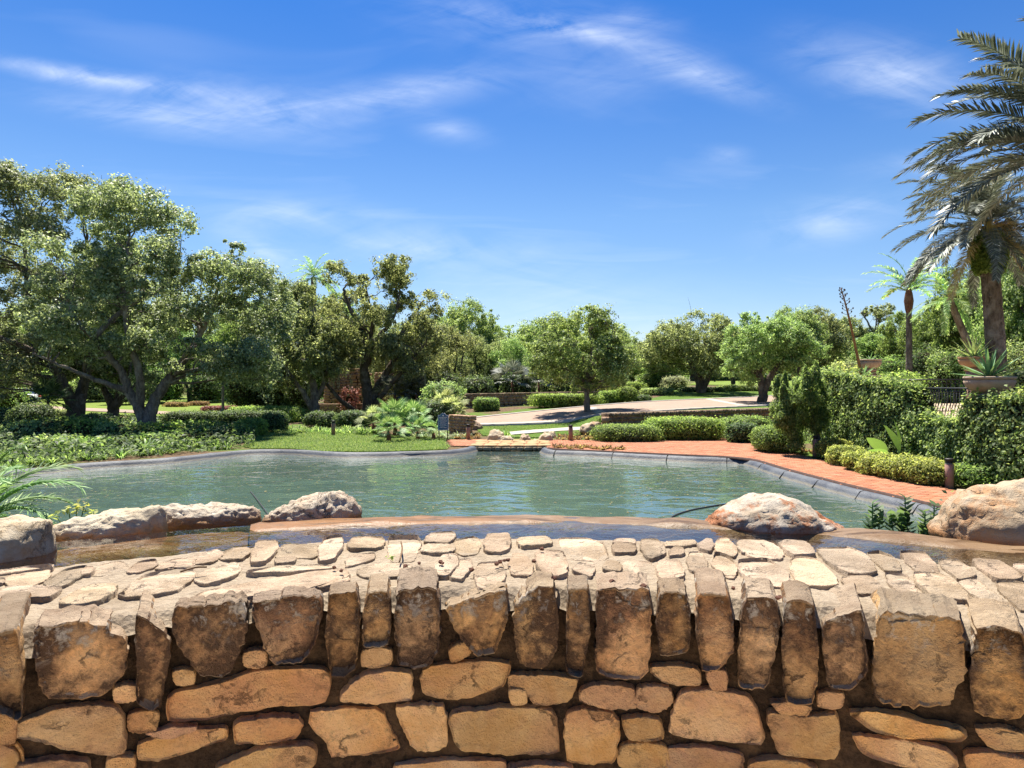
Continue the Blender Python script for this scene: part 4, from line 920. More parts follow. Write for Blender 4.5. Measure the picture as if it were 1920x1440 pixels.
weir_boulder('b', [(288, 968), (300, 953), (330, 945), (360, 947), (400, 950), (450, 950), (475, 953), (486, 966)], 981, BZ, .42, M['boulder_grey'], 'low brown hollowed boulder with a pale flat top along the basin edge', 23, .10, .04)
weir_boulder('b', [(82, 1000), (110, 985), (150, 972), (200, 962), (250, 955), (290, 954), (302, 968)], 1010, BZ, .36, M['boulder_cream'], 'long cream and ochre rock sloping along the left basin edge', 31, .08, .03, rz=.42)
weir_boulder('b', [(-95, 1010), (-70, 976), (-20, 974), (20, 974), (60, 980), (76, 984), (84, 1010)], 1072, BZ-.02, .85, M['boulder_cream'], 'blocky split pale stone standing in the basin at the left end', 44, .06, .16, below=.1, rz=.35)
weir_boulder('b', [(2035, 1015), (2060, 985), (2110, 965), (2160, 985), (2190, 1030)], 1040, BZ, .7, M['boulder_grey'], 'small grey boulder on the far right end of the weir', 52, .1)
# bits lying on the wall top
def debris():
    rg = np.random.default_rng(8)
    M['cone'] = simple('dark_berry', (.05, .02, .012), (.14, .06, .035), 60, .8, .2, .5, 200, .004)
    M['twig'] = simple('grey_twig', (.10, .06, .035), (.2, .13, .08), 60, .9, .1)
    spots = [(627, 1064), (640, 1070), (786, 1056), (826, 1054), (830, 1056), (931, 1057), (938, 1053), (946, 1051), (953, 1050), (884, 1068), (1001, 1052), (1016, 1029), (1206, 1099), (1208, 1098), (760, 1062), (1039, 1084), (1462, 1119), (1458, 1121), (1375, 1103), (1148, 1090)]
    for x, y in spots:
        p = on_z(x, y, TOPZ+.02); r = rg.uniform(.005, .009)
        bm = bmesh.new(); bmesh.ops.create_icosphere(bm, subdivisions=2, radius=r)
        for v in bm.verts: v.co *= 1+rg.normal(0, .16)
        me = bpy.data.meshes.new('dry_berry'); bm.to_mesh(me); bm.free()
        o = obj('dry_berry', me, M['cone'], None, p); o.scale = (1, 1.2, .8); tag(o, 'small dark dried berry lying on the pale capstones', 'berry', 'dried berries on the wall top')
    for (a, b, lab) in (((338, 1072), (388, 1063), 'thin brown twig lying across the capstones near the basin'), ((749, 1053), (752, 1016), 'curved dark dry stalk beside the green sprout on the wall top')):
        pa, pb = on_z(*a, TOPZ+.022), on_z(*b, TOPZ+.03); m = MB(); mid = (pa+pb)/2+Vector((.006, 0, .006)); m.tube(catmull([pa, mid, pb], 5), [.0035]*5+[.003]*6 if False else .003, 5)
        tag(obj('twig', m.mesh('twig', True), M['twig']), lab, 'twig')
debris()
# ------------------------------------------------------------------ foliage tools
def unit(a): return a/(np.linalg.norm(a, axis=-1, keepdims=True)+1e-9)
def leaf_quads(C, N, S, asp, rg, T=None, curl=.15):
    n = len(C); N = unit(N); R = rg.normal(0, 1, (n, 3)) if T is None else T
    T = unit(R-N*(R*N).sum(1)[:, None]); B = np.cross(N, T); S = np.broadcast_to(S, (n,))[:, None]
    up = N*S*curl
    V = np.stack([C-T*S*.5, C+B*S*asp*.5+up, C+T*S*.5, C-B*S*asp*.5+up], 1).reshape(-1, 3)
    return V, np.arange(n*4).reshape(-1, 4)
def leaf_mesh(name, C, N, S, asp, rg, **k):
    V, Q = leaf_quads(C, N, S, asp, rg, **k); return mesh_np(name, V, Q)
def crown_points(lobes, total, rg, flat=.8, subk=.36, up=.35, hang=0.0):
    """leaves gathered in twig clumps on the outside of each lobe"""
    lobes = np.asarray(lobes, float); wts = lobes[:, 3]**2; wts /= wts.sum()
    per = 44; ns = max(1, total//per); li = rg.choice(len(lobes), ns, p=wts); L = lobes[li]
    sc_k = rg.uniform(.55, 1.25, ns); d = unit(rg.normal(0, 1, (ns, 3))+np.array([0, 0, up])); rad = L[:, 3:4]*np.where(rg.uniform(0, 1, (ns, 1)) < .16, rg.uniform(1.0, 1.5, (ns, 1)), rg.uniform(.62, 1.06, (ns, 1)))
    SC_ = L[:, :3]+d*rad*np.array([1, 1, flat]); sr = L[:, 3]*subk*sc_k
    idx = np.repeat(np.arange(ns), per); n = len(idx)
    off = rg.normal(0, 1, (n, 3))*np.array([1, 1, .75])*sr[idx][:, None]*.55
    if hang: off[:, 2] -= np.abs(rg.normal(0, hang, n))
    C = SC_[idx]+off; N = unit(d[idx]*.3+unit(off)*.65+np.array([0, 0, .3])+rg.normal(0, .38, (n, 3)))
    return C, N
def limb(m, P, r0, r1, rg, n=8, sub=5, wob=.0):
    P = catmull(P, sub)
    if wob: P[1:-1] += rg.normal(0, wob, P[1:-1].shape)
    m.tube(P, r0+(r1-r0)*np.linspace(0, 1, len(P))**.8, n, True, .05, rg); return P
M['bark'] = barkmat('oak_bark', (.085, .07, .055), (.25, .21, .17), (.37, .34, .29))
M['bark_dark'] = barkmat('dark_bark', (.05, .04, .03), (.15, .12, .09), (.25, .22, .18))
M['oak_leaf'] = leafmat('grey_green_oak_leaf', [(.045, .062, .026), (.095, .122, .055), (.15, .18, .095), (.245, .27, .17)], .28, .34, .6, (1., 1., .6))  # palest stop puts whitish glints of glossy leaves into the colour
M['oak_leaf2'] = leafmat('oak_leaf_green', [(.045, .078, .02), (.09, .14, .036), (.15, .205, .06), (.26, .31, .13)], .30, .4, .5)
M['olive_leaf'] = leafmat('olive_leaf', [(.05, .066, .024), (.095, .115, .045), (.145, .165, .07), (.26, .28, .15)], .32, .5, .3)
M['fresh_leaf'] = leafmat('fresh_green_leaf', [(.03, .062, .013), (.065, .112, .024), (.105, .16, .036), (.19, .25, .08)], .35, .42, .4)
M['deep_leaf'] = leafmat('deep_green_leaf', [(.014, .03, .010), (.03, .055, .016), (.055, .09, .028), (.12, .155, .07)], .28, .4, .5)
M['lime_leaf'] = leafmat('lime_hedge_leaf', [(.04, .075, .012), (.08, .135, .02), (.13, .19, .032), (.22, .275, .075)], .35, .45, .35)
M['gold_leaf'] = leafmat('golden_hedge_leaf', [(.05, .07, .012), (.115, .135, .026), (.19, .20, .042), (.31, .31, .10)], .35, .45, .35)
M['fig_leaf'] = leafmat('creeping_fig_leaf', [(.03, .052, .014), (.065, .10, .026), (.115, .155, .042), (.22, .25, .085)], .3, .42, .45)
M['rust_leaf'] = leafmat('rust_leaf', [(.05, .028, .012), (.11, .06, .025), (.17, .105, .045), (.22, .165, .075)], .3, .5, .3)
M['red_leaf'] = leafmat('red_leaf', [(.05, .012, .012), (.11, .022, .024), (.18, .045, .045), (.26, .12, .11)], .12, .45, .35)
M['moss'] = leafmat('spanish_moss', [(.12, .13, .085), (.2, .21, .14), (.28, .28, .19)], .3, .8, .1)
M['palm_leaf'] = leafmat('date_palm_leaf', [(.03, .038, .026), (.06, .07, .05), (.10, .115, .085), (.20, .21, .175)], .08, .3, .6, (1., 1., .8))
M['palm_dry'] = leafmat('yellowing_palm_leaf', [(.16, .12, .045), (.24, .18, .07), (.30, .25, .13)], .15, .5, .3)
M['palm_green'] = leafmat('green_palm_leaf', [(.04, .085, .02), (.085, .16, .035), (.15, .24, .06), (.26, .33, .13)], .28, .38, .5)
M['fan_leaf'] = leafmat('fan_palm_leaf', [(.03, .075, .018), (.06, .12, .026), (.11, .185, .05), (.21, .28, .11)], .18, .4, .45)
M['core'] = simple('inner_shade_core', (.022, .022, .010), (.05, .045, .02), 9, .95, .05, .6, 20, .05)  # dark colour standing in for the shade inside foliage
GRP = {}

def lobes_in(outline, d, depth, n, r_rng, rg, base, keep=.5):
    """lobes (local to base) inside a traced crown outline standing at distance d"""
    O = np.array(outline, float); x0, y0 = O.min(0); x1, y1 = O.max(0); out = []; k = F/d; tries = 0
    mxd = None
    gx = rg.uniform(x0, x1, 600); gy = rg.uniform(y0, y1, 600); ins = in_poly(O, gx, gy); ed = edge_dist(O, gx, gy); mxd = ed[ins].max()
    while len(out) < n and tries < n*60:
        tries += 1; x, y = rg.uniform(x0, x1), rg.uniform(y0, y1); r = rg.uniform(*r_rng)
        if not in_poly(O, np.array([x]), np.array([y]))[0]: continue
        e = float(edge_dist(O, np.array([x]), np.array([y]))[0])
        if e < r*k*keep: continue
        dd = depth*math.sqrt(min(1, e/mxd)*.9+.1); yo = rg.uniform(-dd, dd)
        D = d+yo; P = ((x-960)/F*d, D, EYE+(720-y)/F*d)
        out.append((P[0]-base[0], P[1]-base[1], P[2]-base[2], r))
    return np.array(out)
def traced_tree(nm, label, px, d, outline, trunks, mat, bark='bark', depth=3.5, n=60, r=(.6, 1.2), leaves=60000, size=.12, seed=1, zb=None, hang=0.0, moss=0, branch_r=.055, flat=.8, group=None, asp=.55, keep=.5):
    rg = np.random.default_rng(seed); b = at(px, d, zb); root = empty(nm, b); tag(root, label, 'tree', group)
    L = lobes_in(outline, d, depth, n, r, rg, b, keep)
    m = MB(); S = []
    for (pts, r0, r1) in trunks:
        P = [((x-960)/F*d-b.x, yo, EYE+(720-y)/F*d-b.z) for x, y, yo in pts]
        Pc = limb(m, P, r0, r1, rg, 10, 6, .02); S.append(np.column_stack([Pc, r0+(r1-r0)*np.linspace(0, 1, len(Pc))]))
    S = np.concatenate(S)
    for l in L:
        w = np.linalg.norm(S[:, :3]-l[:3], axis=1)+np.maximum(0, S[:, 2]-l[2]+.3)*2
        j = int(np.argmin(w)); a = S[j, :3]; q = l[:3]; mid = (a*.5+q*.5)+rg.normal(0, .16, 3)+np.array([0, 0, .15*np.linalg.norm(q-a)*.5])
        limb(m, [a, mid, q], min(S[j, 3]*.7, branch_r*rg.uniform(.6, 1.2)), .012, rg, 6, 4, .03)
        for _ in range(2):
            e = q+rg.normal(0, 1, 3)*l[3]*.7; limb(m, [q*.6+mid*.4, (q+e)/2+rg.normal(0, .05, 3), e], .02, .006, rg, 5, 2)
    obj('trunk', m.mesh('trunk', True), M[bark], root)
    C, N = crown_points(L, leaves, rg, flat, hang=hang)
    obj('crown', leaf_mesh('crown', C, N, size*rg.uniform(.7, 1.3, len(C)), asp, rg), M[mat], root)
    if moss:
        k = rg.choice(len(L), moss); base = L[k, :3]+rg.normal(0, .4, (moss, 3))*L[k, 3:4]-np.array([0, 0, .5])*L[k, 3:4]
        C = np.repeat(base, 14, 0); ln = rg.uniform(.1, .9, len(C)); C = C+rg.normal(0, .05, C.shape); C[:, 2] -= ln
        obj('hanging_moss', leaf_mesh('hanging_moss', C, rg.normal(0, 1, C.shape)*np.array([1, 1, .1]), rg.uniform(.25, .5, len(C)), .10, rg, T=np.tile([[0, 0, 1.]], (len(C), 1))+rg.normal(0, .08, C.shape)), M['moss'], root)['kind'] = 'stuff'
    return root

# ------------------------------------------------------------------ the trees one can tell apart
traced_tree('live_oak', 'large grey green live oak with a pale forked trunk at the pond bank', 275, 30.3,
 [(225,745),(150,700),(105,640),(100,560),(125,480),(130,420),(190,370),(250,350),(310,366),(335,415),(385,410),(435,448),(485,488),(515,535),(525,620),(515,690),(470,735),(420,715),(385,680),(340,700),(300,670),(270,715)],
 [([(276,822,0),(277,790,0),(292,745,.1),(318,700,.3),(345,660,.5),(375,600,.6),(400,540,.4)], .38, .07), ([(272,822,0),(268,780,0),(250,735,-.3),(238,690,-.6),(205,640,-1.2),(175,590,-1.6)], .33, .06),
  ([(250,735,-.3),(215,715,-1.0),(165,690,-1.6),(120,665,-2)], .16, .04), ([(262,770,0),(275,700,-.6),(262,620,-1),(255,520,-.8),(250,440,-.3)], .22, .05), ([(318,700,.3),(350,690,1.2),(420,650,1.8),(450,600,2)], .16, .04), ([(205,640,-1.2),(240,580,-.2),(300,530,.6),(320,470,.8)], .13, .03)],
 'oak_leaf', depth=3.7, n=120, r=(.38, .95), leaves=118000, size=.128, seed=4, keep=.15, branch_r=.075)
traced_tree('live_oak', 'tall twin trunked dark oak rising behind the pond bank shrubs', 135, 38,
 [(-170,730),(-190,560),(-150,430),(-60,400),(0,395),(22,340),(45,318),(95,322),(150,345),(200,375),(225,480),(235,600),(210,690),(120,725),(60,700),(20,740),(-60,745)],
 [([(138,795,0),(136,760,0),(122,715,-.3),(108,670,-.6),(100,620,-1),(80,540,-1.2),(70,440,-1)], .42, .08), ([(142,795,0),(146,750,.2),(152,700,.5),(160,640,.9),(170,560,1),(150,450,.6)], .42, .08), ([(108,670,-.6),(50,640,-1.6),(-20,600,-2),(-80,560,-2)], .2, .05), ([(152,700,.5),(200,640,1.6),(215,560,2)], .16, .04), ([(150,740,.2),(168,700,-.5),(178,670,-1)], .16, .05)],
 'oak_leaf', 'bark_dark', depth=4.6, n=125, r=(.5, 1.2), leaves=105000, size=.155, seed=9, keep=.15, branch_r=.085)
traced_tree('live_oak', 'low dark spreading tree with a short stout trunk behind the forked oak', 212, 41,
 [(150,735),(140,690),(170,650),(220,630),(270,650),(285,700),(270,735),(230,720),(190,725)],
 [([(212,790,0),(212,765,0),(200,745,.2),(180,720,.5),(165,690,.6)], .42, .08), ([(212,765,0),(235,742,-.2),(250,715,-.5),(255,680,-.6)], .3, .07), ([(213,765,0),(216,730,.4),(215,690,.5)], .2, .06)],
 'deep_leaf', 'bark_dark', depth=2.6, n=36, r=(.5, .9), leaves=26000, size=.13, seed=12)
traced_tree('live_oak', 'gnarled open oak hung with moss above the fan palms, trunk dark and leaning', 690, 44,
 [(598,660),(590,590),(606,520),(645,488),(690,500),(722,492),(768,505),(800,540),(832,560),(834,640),(806,700),(760,712),(720,690),(690,668),(650,700),(615,700)],
 [([(690,780,0),(690,740,0),(682,695,.1),(690,655,.2),(672,610,.3),(652,575,.5),(640,540,.5)], .46, .08), ([(694,780,0),(703,735,.2),(722,700,.4),(740,665,.6),(752,620,.8),(775,585,1),(790,560,1)], .34, .06), ([(690,655,.2),(716,620,.6),(735,590,.8),(745,540,1)], .22, .05), ([(697,770,0),(735,720,-.5),(775,680,-1),(805,640,-1.2)], .22, .05), ([(672,775,0),(650,755,-.6),(620,720,-1),(606,690,-1.3)], .22, .06), ([(690,655,.2),(700,600,-.4),(690,540,-.6)], .16, .05)],
 'olive_leaf', 'bark_dark', depth=3.6, n=76, r=(.38, .9), keep=.15, branch_r=.08, leaves=46000, size=.165, seed=15, hang=.12, moss=70)
traced_tree('live_oak', 'grey barked oak with drooping olive foliage in front of the stone fountain', 590, 42,
 [(500,705),(505,620),(525,545),(560,530),(600,560),(632,620),(640,690),(615,715),(570,700),(540,735)],
 [([(590,785,0),(590,750,0),(584,710,.1),(575,670,.3),(565,620,.4),(560,570,.4)], .34, .07), ([(588,770,0),(570,735,-.3),(548,700,-.6),(530,670,-.9)], .22, .05), ([(592,750,0),(606,710,.4),(612,660,.5)], .2, .05)],
 'olive_leaf', 'bark', depth=3.0, n=62, r=(.35, .85), keep=.15, branch_r=.07, leaves=42000, size=.155, seed=18, hang=.15, moss=50)
traced_tree('live_oak', 'single round crowned oak with a slender straight trunk beside the brick road', 1101, 34.6,
 [(1000,700),(1003,650),(1028,610),(1075,587),(1122,587),(1162,610),(1192,652),(1197,700),(1172,730),(1130,738),(1085,732),(1040,740),(1010,725)],
 [([(1101,790,0),(1101,750,0),(1100,722,0),(1104,690,.1),(1110,650,.2),(1105,615,.2)], .20, .04), ([(1100,722,0),(1078,695,-.3),(1050,665,-.5)], .11, .03), ([(1100,715,0),(1130,685,.4),(1160,660,.7)], .11, .03), ([(1101,710,0),(1090,670,.7),(1070,630,.8)], .1, .03), ([(1101,710,0),(1125,680,-.7),(1140,640,-.9)], .1, .03)],
 'oak_leaf2', depth=2.5, n=85, r=(.3, .7), keep=.2, leaves=58000, size=.11, seed=22)
traced_tree('live_oak', 'oak with a dark forked trunk standing at the brick road edge above the stone wall', 1430, 40,
 [(1362,690),(1352,640),(1385,592),(1425,578),(1465,590),(1505,628),(1522,680),(1495,706),(1450,695),(1405,716),(1375,710)],
 [([(1428,766,0),(1430,730,0),(1424,700,.1),(1418,670,.3),(1410,630,.4)], .33, .06), ([(1430,740,0),(1446,700,-.2),(1462,670,-.5),(1475,640,-.6)], .24, .05), ([(1424,700,.1),(1440,660,.6),(1445,620,.8)], .15, .04)],
 'oak_leaf2', 'bark_dark', depth=2.7, n=62, r=(.35, .8), keep=.2, leaves=44000, size=.125, seed=26)
traced_tree('live_oak', 'wide oak with several splayed trunks on the lawn beyond the brick road', 1312, 52,
 [(1212,700),(1205,655),(1238,612),(1298,591),(1350,600),(1388,640),(1393,690),(1352,708),(1290,690),(1250,712)],
 [([(1312,738,0),(1308,710,0),(1296,680,.2),(1280,650,.4),(1260,630,.5)], .32, .07), ([(1314,738,0),(1316,700,.2),(1322,660,.4),(1325,625,.5)], .32, .07), ([(1316,738,0),(1328,705,-.2),(1345,670,-.4),(1360,640,-.5)], .26, .06)],
 'olive_leaf', 'bark_dark', depth=4.0, n=66, r=(.5, 1.1), keep=.2, leaves=40000, size=.17, seed=30)
traced_tree('bare_tree', 'nearly leafless pale tree showing its branches above the green treetops', 1642, 70,
 [(1605,600),(1612,575),(1640,563),(1668,572),(1678,595),(1650,610)],
 [([(1645,715,0),(1642,660,0),(1640,630,.1),(1628,600,.3),(1618,585,.4)], .2, .05), ([(1641,640,0),(1650,605,.2),(1662,580,.4)], .12, .03), ([(1640,630,0),(1640,600,-.3),(1642,572,-.4)], .1, .03)],
 'olive_leaf', 'bark', depth=2.0, n=26, r=(.4, .8), leaves=2600, size=.2, seed=33)

# ------------------------------------------------------------------ background trees: a few kinds, copied
def tree_kind(seed, leaves, size, H=8.0, W=7.5, lob=42, trunks=3, low=.25, hang=0.0, flat=.8):
    rg = np.random.default_rng(seed); m = MB(); S = []; L = []
    while len(L) < lob:
        d = unit(rg.normal(0, 1, 3)); r = rg.uniform(.3, 1)**.5; p = d*r*np.array([W/2-.6, W/2-.6, H*(1-low)/2-.5])+np.array([0, 0, H*(1+low)/2])
        p[:2] *= 1-.25*max(0, (p[2]-H*.6)/(H*.4)); L.append((*p, rg.uniform(.6, 1.15)))
    L = np.array(L)
    for k in range(trunks):
        a = k*6.28/trunks+rg.uniform(-.5, .5); c = rg.uniform(.5, .9)
        P = [(0.08*math.cos(a), .08*math.sin(a), -.3), (.12*math.cos(a), .12*math.sin(a), H*.12), (W*.12*math.cos(a)*c, W*.12*math.sin(a)*c, H*.32), (W*.24*math.cos(a)*c, W*.24*math.sin(a)*c, H*.55), (W*.3*math.cos(a)*c, W*.3*math.sin(a)*c, H*.8)]
        Pc = limb(m, P, .26, .05, rg, 8, 5, .03); S.append(np.column_stack([Pc, .26+(.05-.26)*np.linspace(0, 1, len(Pc))]))
    S = np.concatenate(S)
    for l in L:
        w = np.linalg.norm(S[:, :3]-l[:3], axis=1)+np.maximum(0, S[:, 2]-l[2]+.3)*2; j = int(np.argmin(w)); a = S[j, :3]; q = l[:3]
        limb(m, [a, (a+q)/2+rg.normal(0, .15, 3), q], min(.07, S[j, 3]*.6), .015, rg, 5, 3)
    C, N = crown_points(L, leaves, rg, flat, hang=hang)
    return m.mesh('trunk', True), leaf_mesh('crown', C, N, size*rg.uniform(.7, 1.3, len(C)), .58, rg)
KINDS = [tree_kind(101, 34000, .16), tree_kind(102, 34000, .16, W=8.5, trunks=2), tree_kind(103, 34000, .15, W=6.5, low=.15, trunks=4), tree_kind(104, 30000, .16, W=8, low=.06, hang=.25, flat=1.0)]
for t_, c_ in KINDS:
    t_.materials.append(M['bark_dark']); c_.materials.append(M['oak_leaf2'])
LOOK = {'olive_leaf': 'olive yellow', 'oak_leaf2': 'mid green', 'fresh_leaf': 'bright green', 'deep_leaf': 'dark green', 'oak_leaf': 'grey green', 'lime_leaf': 'lime green', 'gold_leaf': 'golden', 'fig_leaf': 'dull green'}
def bg_tree(px, d, top, wpx, kind, mat, label, group, seed, bark='bark_dark', nm='background_tree'):
    rg = np.random.default_rng(seed); b = at(px, d); root = empty(nm, b, rg.uniform(0, 6.28)); H = EYE+(720-top)/F*d-b.z; W = wpx/F*d
    shape = 'tall' if H > 1.15*W else ('broad' if H < .85*W else 'rounded'); tag(root, ' '.join((shape, LOOK[mat], ('crowned', 'twin stemmed', 'many stemmed', 'low skirted')[kind], label)), 'tree', group); kw = (7.5, 8.5, 6.5, 8)[kind]; root.scale = (W/kw, W/kw*rg.uniform(.9, 1.1), H/8.0)
    for nm_, me, mt in (('trunk', KINDS[kind][0], M[bark]), ('crown', KINDS[kind][1], M[mat])):
        o = bpy.data.objects.new(nm_, me); COL.objects.link(o); o.parent = root; o.material_slots[0].link = 'OBJECT'; o.material_slots[0].material = mt
G1 = 'trees behind the stone wall across the road'; L1 = 'tree in the grove behind the far stone wall'
G2 = 'drooping olive trees behind the fan palms'; L2 = 'tree with hanging foliage behind the fan palms'
G3 = 'trees in the left park'; L3 = 'tree standing beyond the left lawn and drive'
G4 = 'trees beyond the far lawn'; L4 = 'tree in the row beyond the far lawn'
G5 = 'trees behind the ivy wall'; L5 = 'tree rising behind the ivy wall and railings'
BG = [  # px, distance, top y, width px, kind, material
 (775, 47, 612, 150, 3, 'olive_leaf', L2, G2), (850, 50, 606, 150, 3, 'olive_leaf', L2, G2), (735, 55, 600, 120, 3, 'olive_leaf', L2, G2), (905, 53, 625, 130, 3, 'olive_leaf', L2, G2), (960, 52, 632, 110, 3, 'oak_leaf2', L2, G2),
 (870, 66, 563, 150, 0, 'oak_leaf2', L1, G1), (800, 70, 585, 140, 1, 'oak_leaf2', L1, G1), (935, 68, 598, 130, 2, 'oak_leaf2', L1, G1), (1000, 62, 600, 140, 0, 'oak_leaf2', L1, G1), (1045, 66, 588, 150, 1, 'oak_leaf2', L1, G1), (1075, 60, 622, 130, 2, 'fresh_leaf', L1, G1), (1150, 72, 612, 140, 0, 'oak_leaf2', L1, G1), (1185, 64, 640, 110, 2, 'oak_leaf2', L1, G1), (990, 54, 660, 100, 3, 'deep_leaf', L1, G1), (1060, 53, 672, 90, 3, 'deep_leaf', L1, G1), (920, 52, 668, 80, 3, 'deep_leaf', L1, G1),
 (1240, 60, 632, 90, 2, 'oak_leaf2', L4, G4), (1225, 85, 640, 120, 0, 'deep_leaf', L4, G4), (1375, 64, 607, 110, 1, 'oak_leaf2', L4, G4), (1490, 58, 574, 120, 0, 'oak_leaf2', L4, G4), (1535, 66, 572, 120, 2, 'olive_leaf', L4, G4), (1590, 72, 590, 120, 1, 'olive_leaf', L4, G4), (1390, 115, 640, 130, 0, 'deep_leaf', L4, G4), (1470, 118, 640, 130, 1, 'deep_leaf', L4, G4), (1300, 110, 642, 140, 2, 'deep_leaf', L4, G4), (1560, 110, 632, 130, 0, 'oak_leaf2', L4, G4), (1640, 105, 628, 140, 1, 'deep_leaf', L4, G4), (1340, 92, 690, 40, 2, 'deep_leaf', L4, G4),
 (1650, 62, 620, 130, 0, 'fresh_leaf', L5, G5), (1700, 55, 575, 130, 1, 'fresh_leaf', L5, G5), (1760, 50, 545, 130, 2, 'fresh_leaf', L5, G5), (1800, 46, 500, 140, 0, 'fresh_leaf', L5, G5), (1850, 44, 485, 150, 1, 'oak_leaf2', L5, G5), (1905, 40, 465, 150, 0, 'oak_leaf2', L5, G5), (1960, 38, 450, 160, 2, 'oak_leaf2', L5, G5), (1780, 60, 590, 140, 3, 'fresh_leaf', L5, G5), (1890, 56, 560, 140, 3, 'oak_leaf2', L5, G5), (2060, 34, 440, 200, 1, 'oak_leaf2', L5, G5),
 (480, 58, 560, 150, 1, 'fresh_leaf', L3, G3), (545, 62, 525, 140, 0, 'oak_leaf', L3, G3), (640, 64, 540, 150, 2, 'oak_leaf2', L3, G3), (355, 66, 600, 130, 1, 'oak_leaf2', L3, G3), (420, 74, 590, 150, 0, 'fresh_leaf', L3, G3), (300, 76, 560, 150, 0, 'deep_leaf', L3, G3), (230, 70, 540, 150, 2, 'fresh_leaf', L3, G3), (90, 76, 590, 150, 1, 'fresh_leaf', L3, G3), (20, 80, 600, 150, 0, 'olive_leaf', L3, G3), (-60, 70, 560, 170, 2, 'oak_leaf2', L3, G3), (160, 84, 600, 170, 1, 'olive_leaf', L3, G3), (500, 50, 640, 120, 3, 'deep_leaf', L3, G3), (455, 54, 650, 90, 3, 'deep_leaf', L3, G3), (545, 50, 650, 100, 3, 'deep_leaf', L3, G3), (690, 66, 590, 140, 1, 'oak_leaf2', L3, G3), (-170, 60, 470, 220, 0, 'oak_leaf', L3, G3)]
for i_, a_ in enumerate(BG): bg_tree(*a_, seed=300+i_)
# the far wood that closes the horizon
def far_wood():
    rg = np.random.default_rng(77); C = []; 
    for az in np.arange(-1.25, 1.25, .02):
        for _ in range(5):
            r = rg.uniform(135, 185); a = az+rg.normal(0, .01); x, y = math.sin(a)*r, math.cos(a)*r; g = Tz(x, y); h = rg.uniform(5.5, 9.0)
            c = np.array([x, y, g+h*.55]); k = 380; d = unit(rg.normal(0, 1, (k, 3))+[0, 0, .2]); C.append((c+d*np.array([4.5, 4.5, h*.5])*rg.uniform(.7, 1.05, (k, 1)), d))
    P = np.concatenate([c[0] for c in C]); N = np.concatenate([c[1] for c in C])+rg.normal(0, .5, (len(P), 3))
    o = obj('distant_wood', leaf_mesh('distant_wood', P, N, rg.uniform(.4, .8, len(P)), .7, rg), M['oak_leaf2']); stuff(o); tag(o, 'hazy line of distant woodland behind all the park trees', 'woodland')
far_wood()

# ------------------------------------------------------------------ shrubs and hedges
def shrub_points(rx, ry, h, n, rg, p=2.4, lump=.1, bottom=.0):
    a = np.array([ry*h, rx*h, rx*ry])*1.0; w = np.array([a[0], a[0], a[1], a[1], a[2], a[2]*.25]); f = rg.choice(6, n, p=w/w.sum())
    q = rg.uniform(-1, 1, (n, 3)); ax = f//2; sg = np.where(f % 2 == 0, 1., -1.); q[np.arange(n), ax] = sg
    q = q/((np.abs(q)**p).sum(1)**(1/p))[:, None]
    N = np.sign(q)*np.abs(q)**(p-1)/np.array([rx, ry, h/2])
    r = rg.uniform(.45, 1, n)**.28
    P = q*np.array([rx, ry, h/2]); s = rg.uniform(-40, 40)
    if lump:
        nz = np.array([noise.noise(Vector((v[0]*2.6+s, v[1]*2.6, v[2]*2.6-s)))+.5*noise.noise(Vector((v[0]*6+s, v[1]*6, v[2]*6))) for v in P]); r = r*(1+lump*nz)
    st = rg.uniform(0, 1, n) < .07; r = np.where(st, r*rg.uniform(1.0, 1.16, n), r)          # stray shoots
    P = P*r[:, None]; P[:, 2] += h/2
    return P, unit(N)
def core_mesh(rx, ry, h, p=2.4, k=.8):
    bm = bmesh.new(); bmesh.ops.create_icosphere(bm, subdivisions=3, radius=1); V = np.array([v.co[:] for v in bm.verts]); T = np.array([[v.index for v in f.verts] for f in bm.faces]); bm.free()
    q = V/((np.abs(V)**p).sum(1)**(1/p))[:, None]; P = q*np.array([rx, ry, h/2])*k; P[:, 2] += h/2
    return mesh_np('stems_or_shade_core', P, T, True)
def shrub(loc, rx, ry, h, label, mat, cat='shrub', size=.06, dens=3.2, p=2.4, lump=.1, seed=0, rz=0., group=None, nm='shrub', asp=.6, rough=.55, core=.8):
    rg = np.random.default_rng(seed+1000); area = 8*(rx*ry*.6+rx*h/2+ry*h/2)*.75; n = int(min(45000, area/(size*size*asp*.5)*dens*.5))
    P, N = shrub_points(rx, ry, h, n, rg, p, lump); N = N+rg.normal(0, rough, N.shape)+np.array([0, 0, .25]); P = P+rg.normal(0, size*.35, P.shape); P[:, 2] = np.maximum(P[:, 2], .01)
    root = empty(nm, loc, rz); tag(root, label, cat, group)
    obj('stems_or_shade_core', core_mesh(rx, ry, h, p, core), M['core'], root)  # solid dark core painted as inner shade, in place of branches
    obj('foliage', leaf_mesh('foliage', P, N, size*rg.uniform(.65, 1.35, n), asp, rg), M[mat], root); return root
def shrub_px(x0, x1, top, d, depth, label, mat, zb=None, sink=.03, **k):
    px = (x0+x1)/2; b = at(px, d, zb); b.z -= sink; h = EYE+(720-top)/F*d-b.z
    return shrub(b, (x1-x0)/2/F*d, depth, max(.15, h), label, mat, **k)
S_ = shrub_px
S_(1108, 1242, 796, 26.8, .9, 'low mounded clipped hedge at the path beside the bollard', 'fresh_leaf', p=3, lump=.05, size=.07, seed=1, nm='clipped_hedge', cat='hedge')
S_(1204, 1358, 782, 27.6, 1.0, 'tall rounded clipped hedge in front of the stone retaining wall', 'lime_leaf', p=3.2, lump=.04, size=.07, seed=2, nm='clipped_hedge', cat='hedge')
S_(1350, 1452, 780, 28.2, 1.0, 'loose feathery shrub under the stone retaining wall', 'fresh_leaf', lump=.3, size=.09, dens=2.2, seed=3)
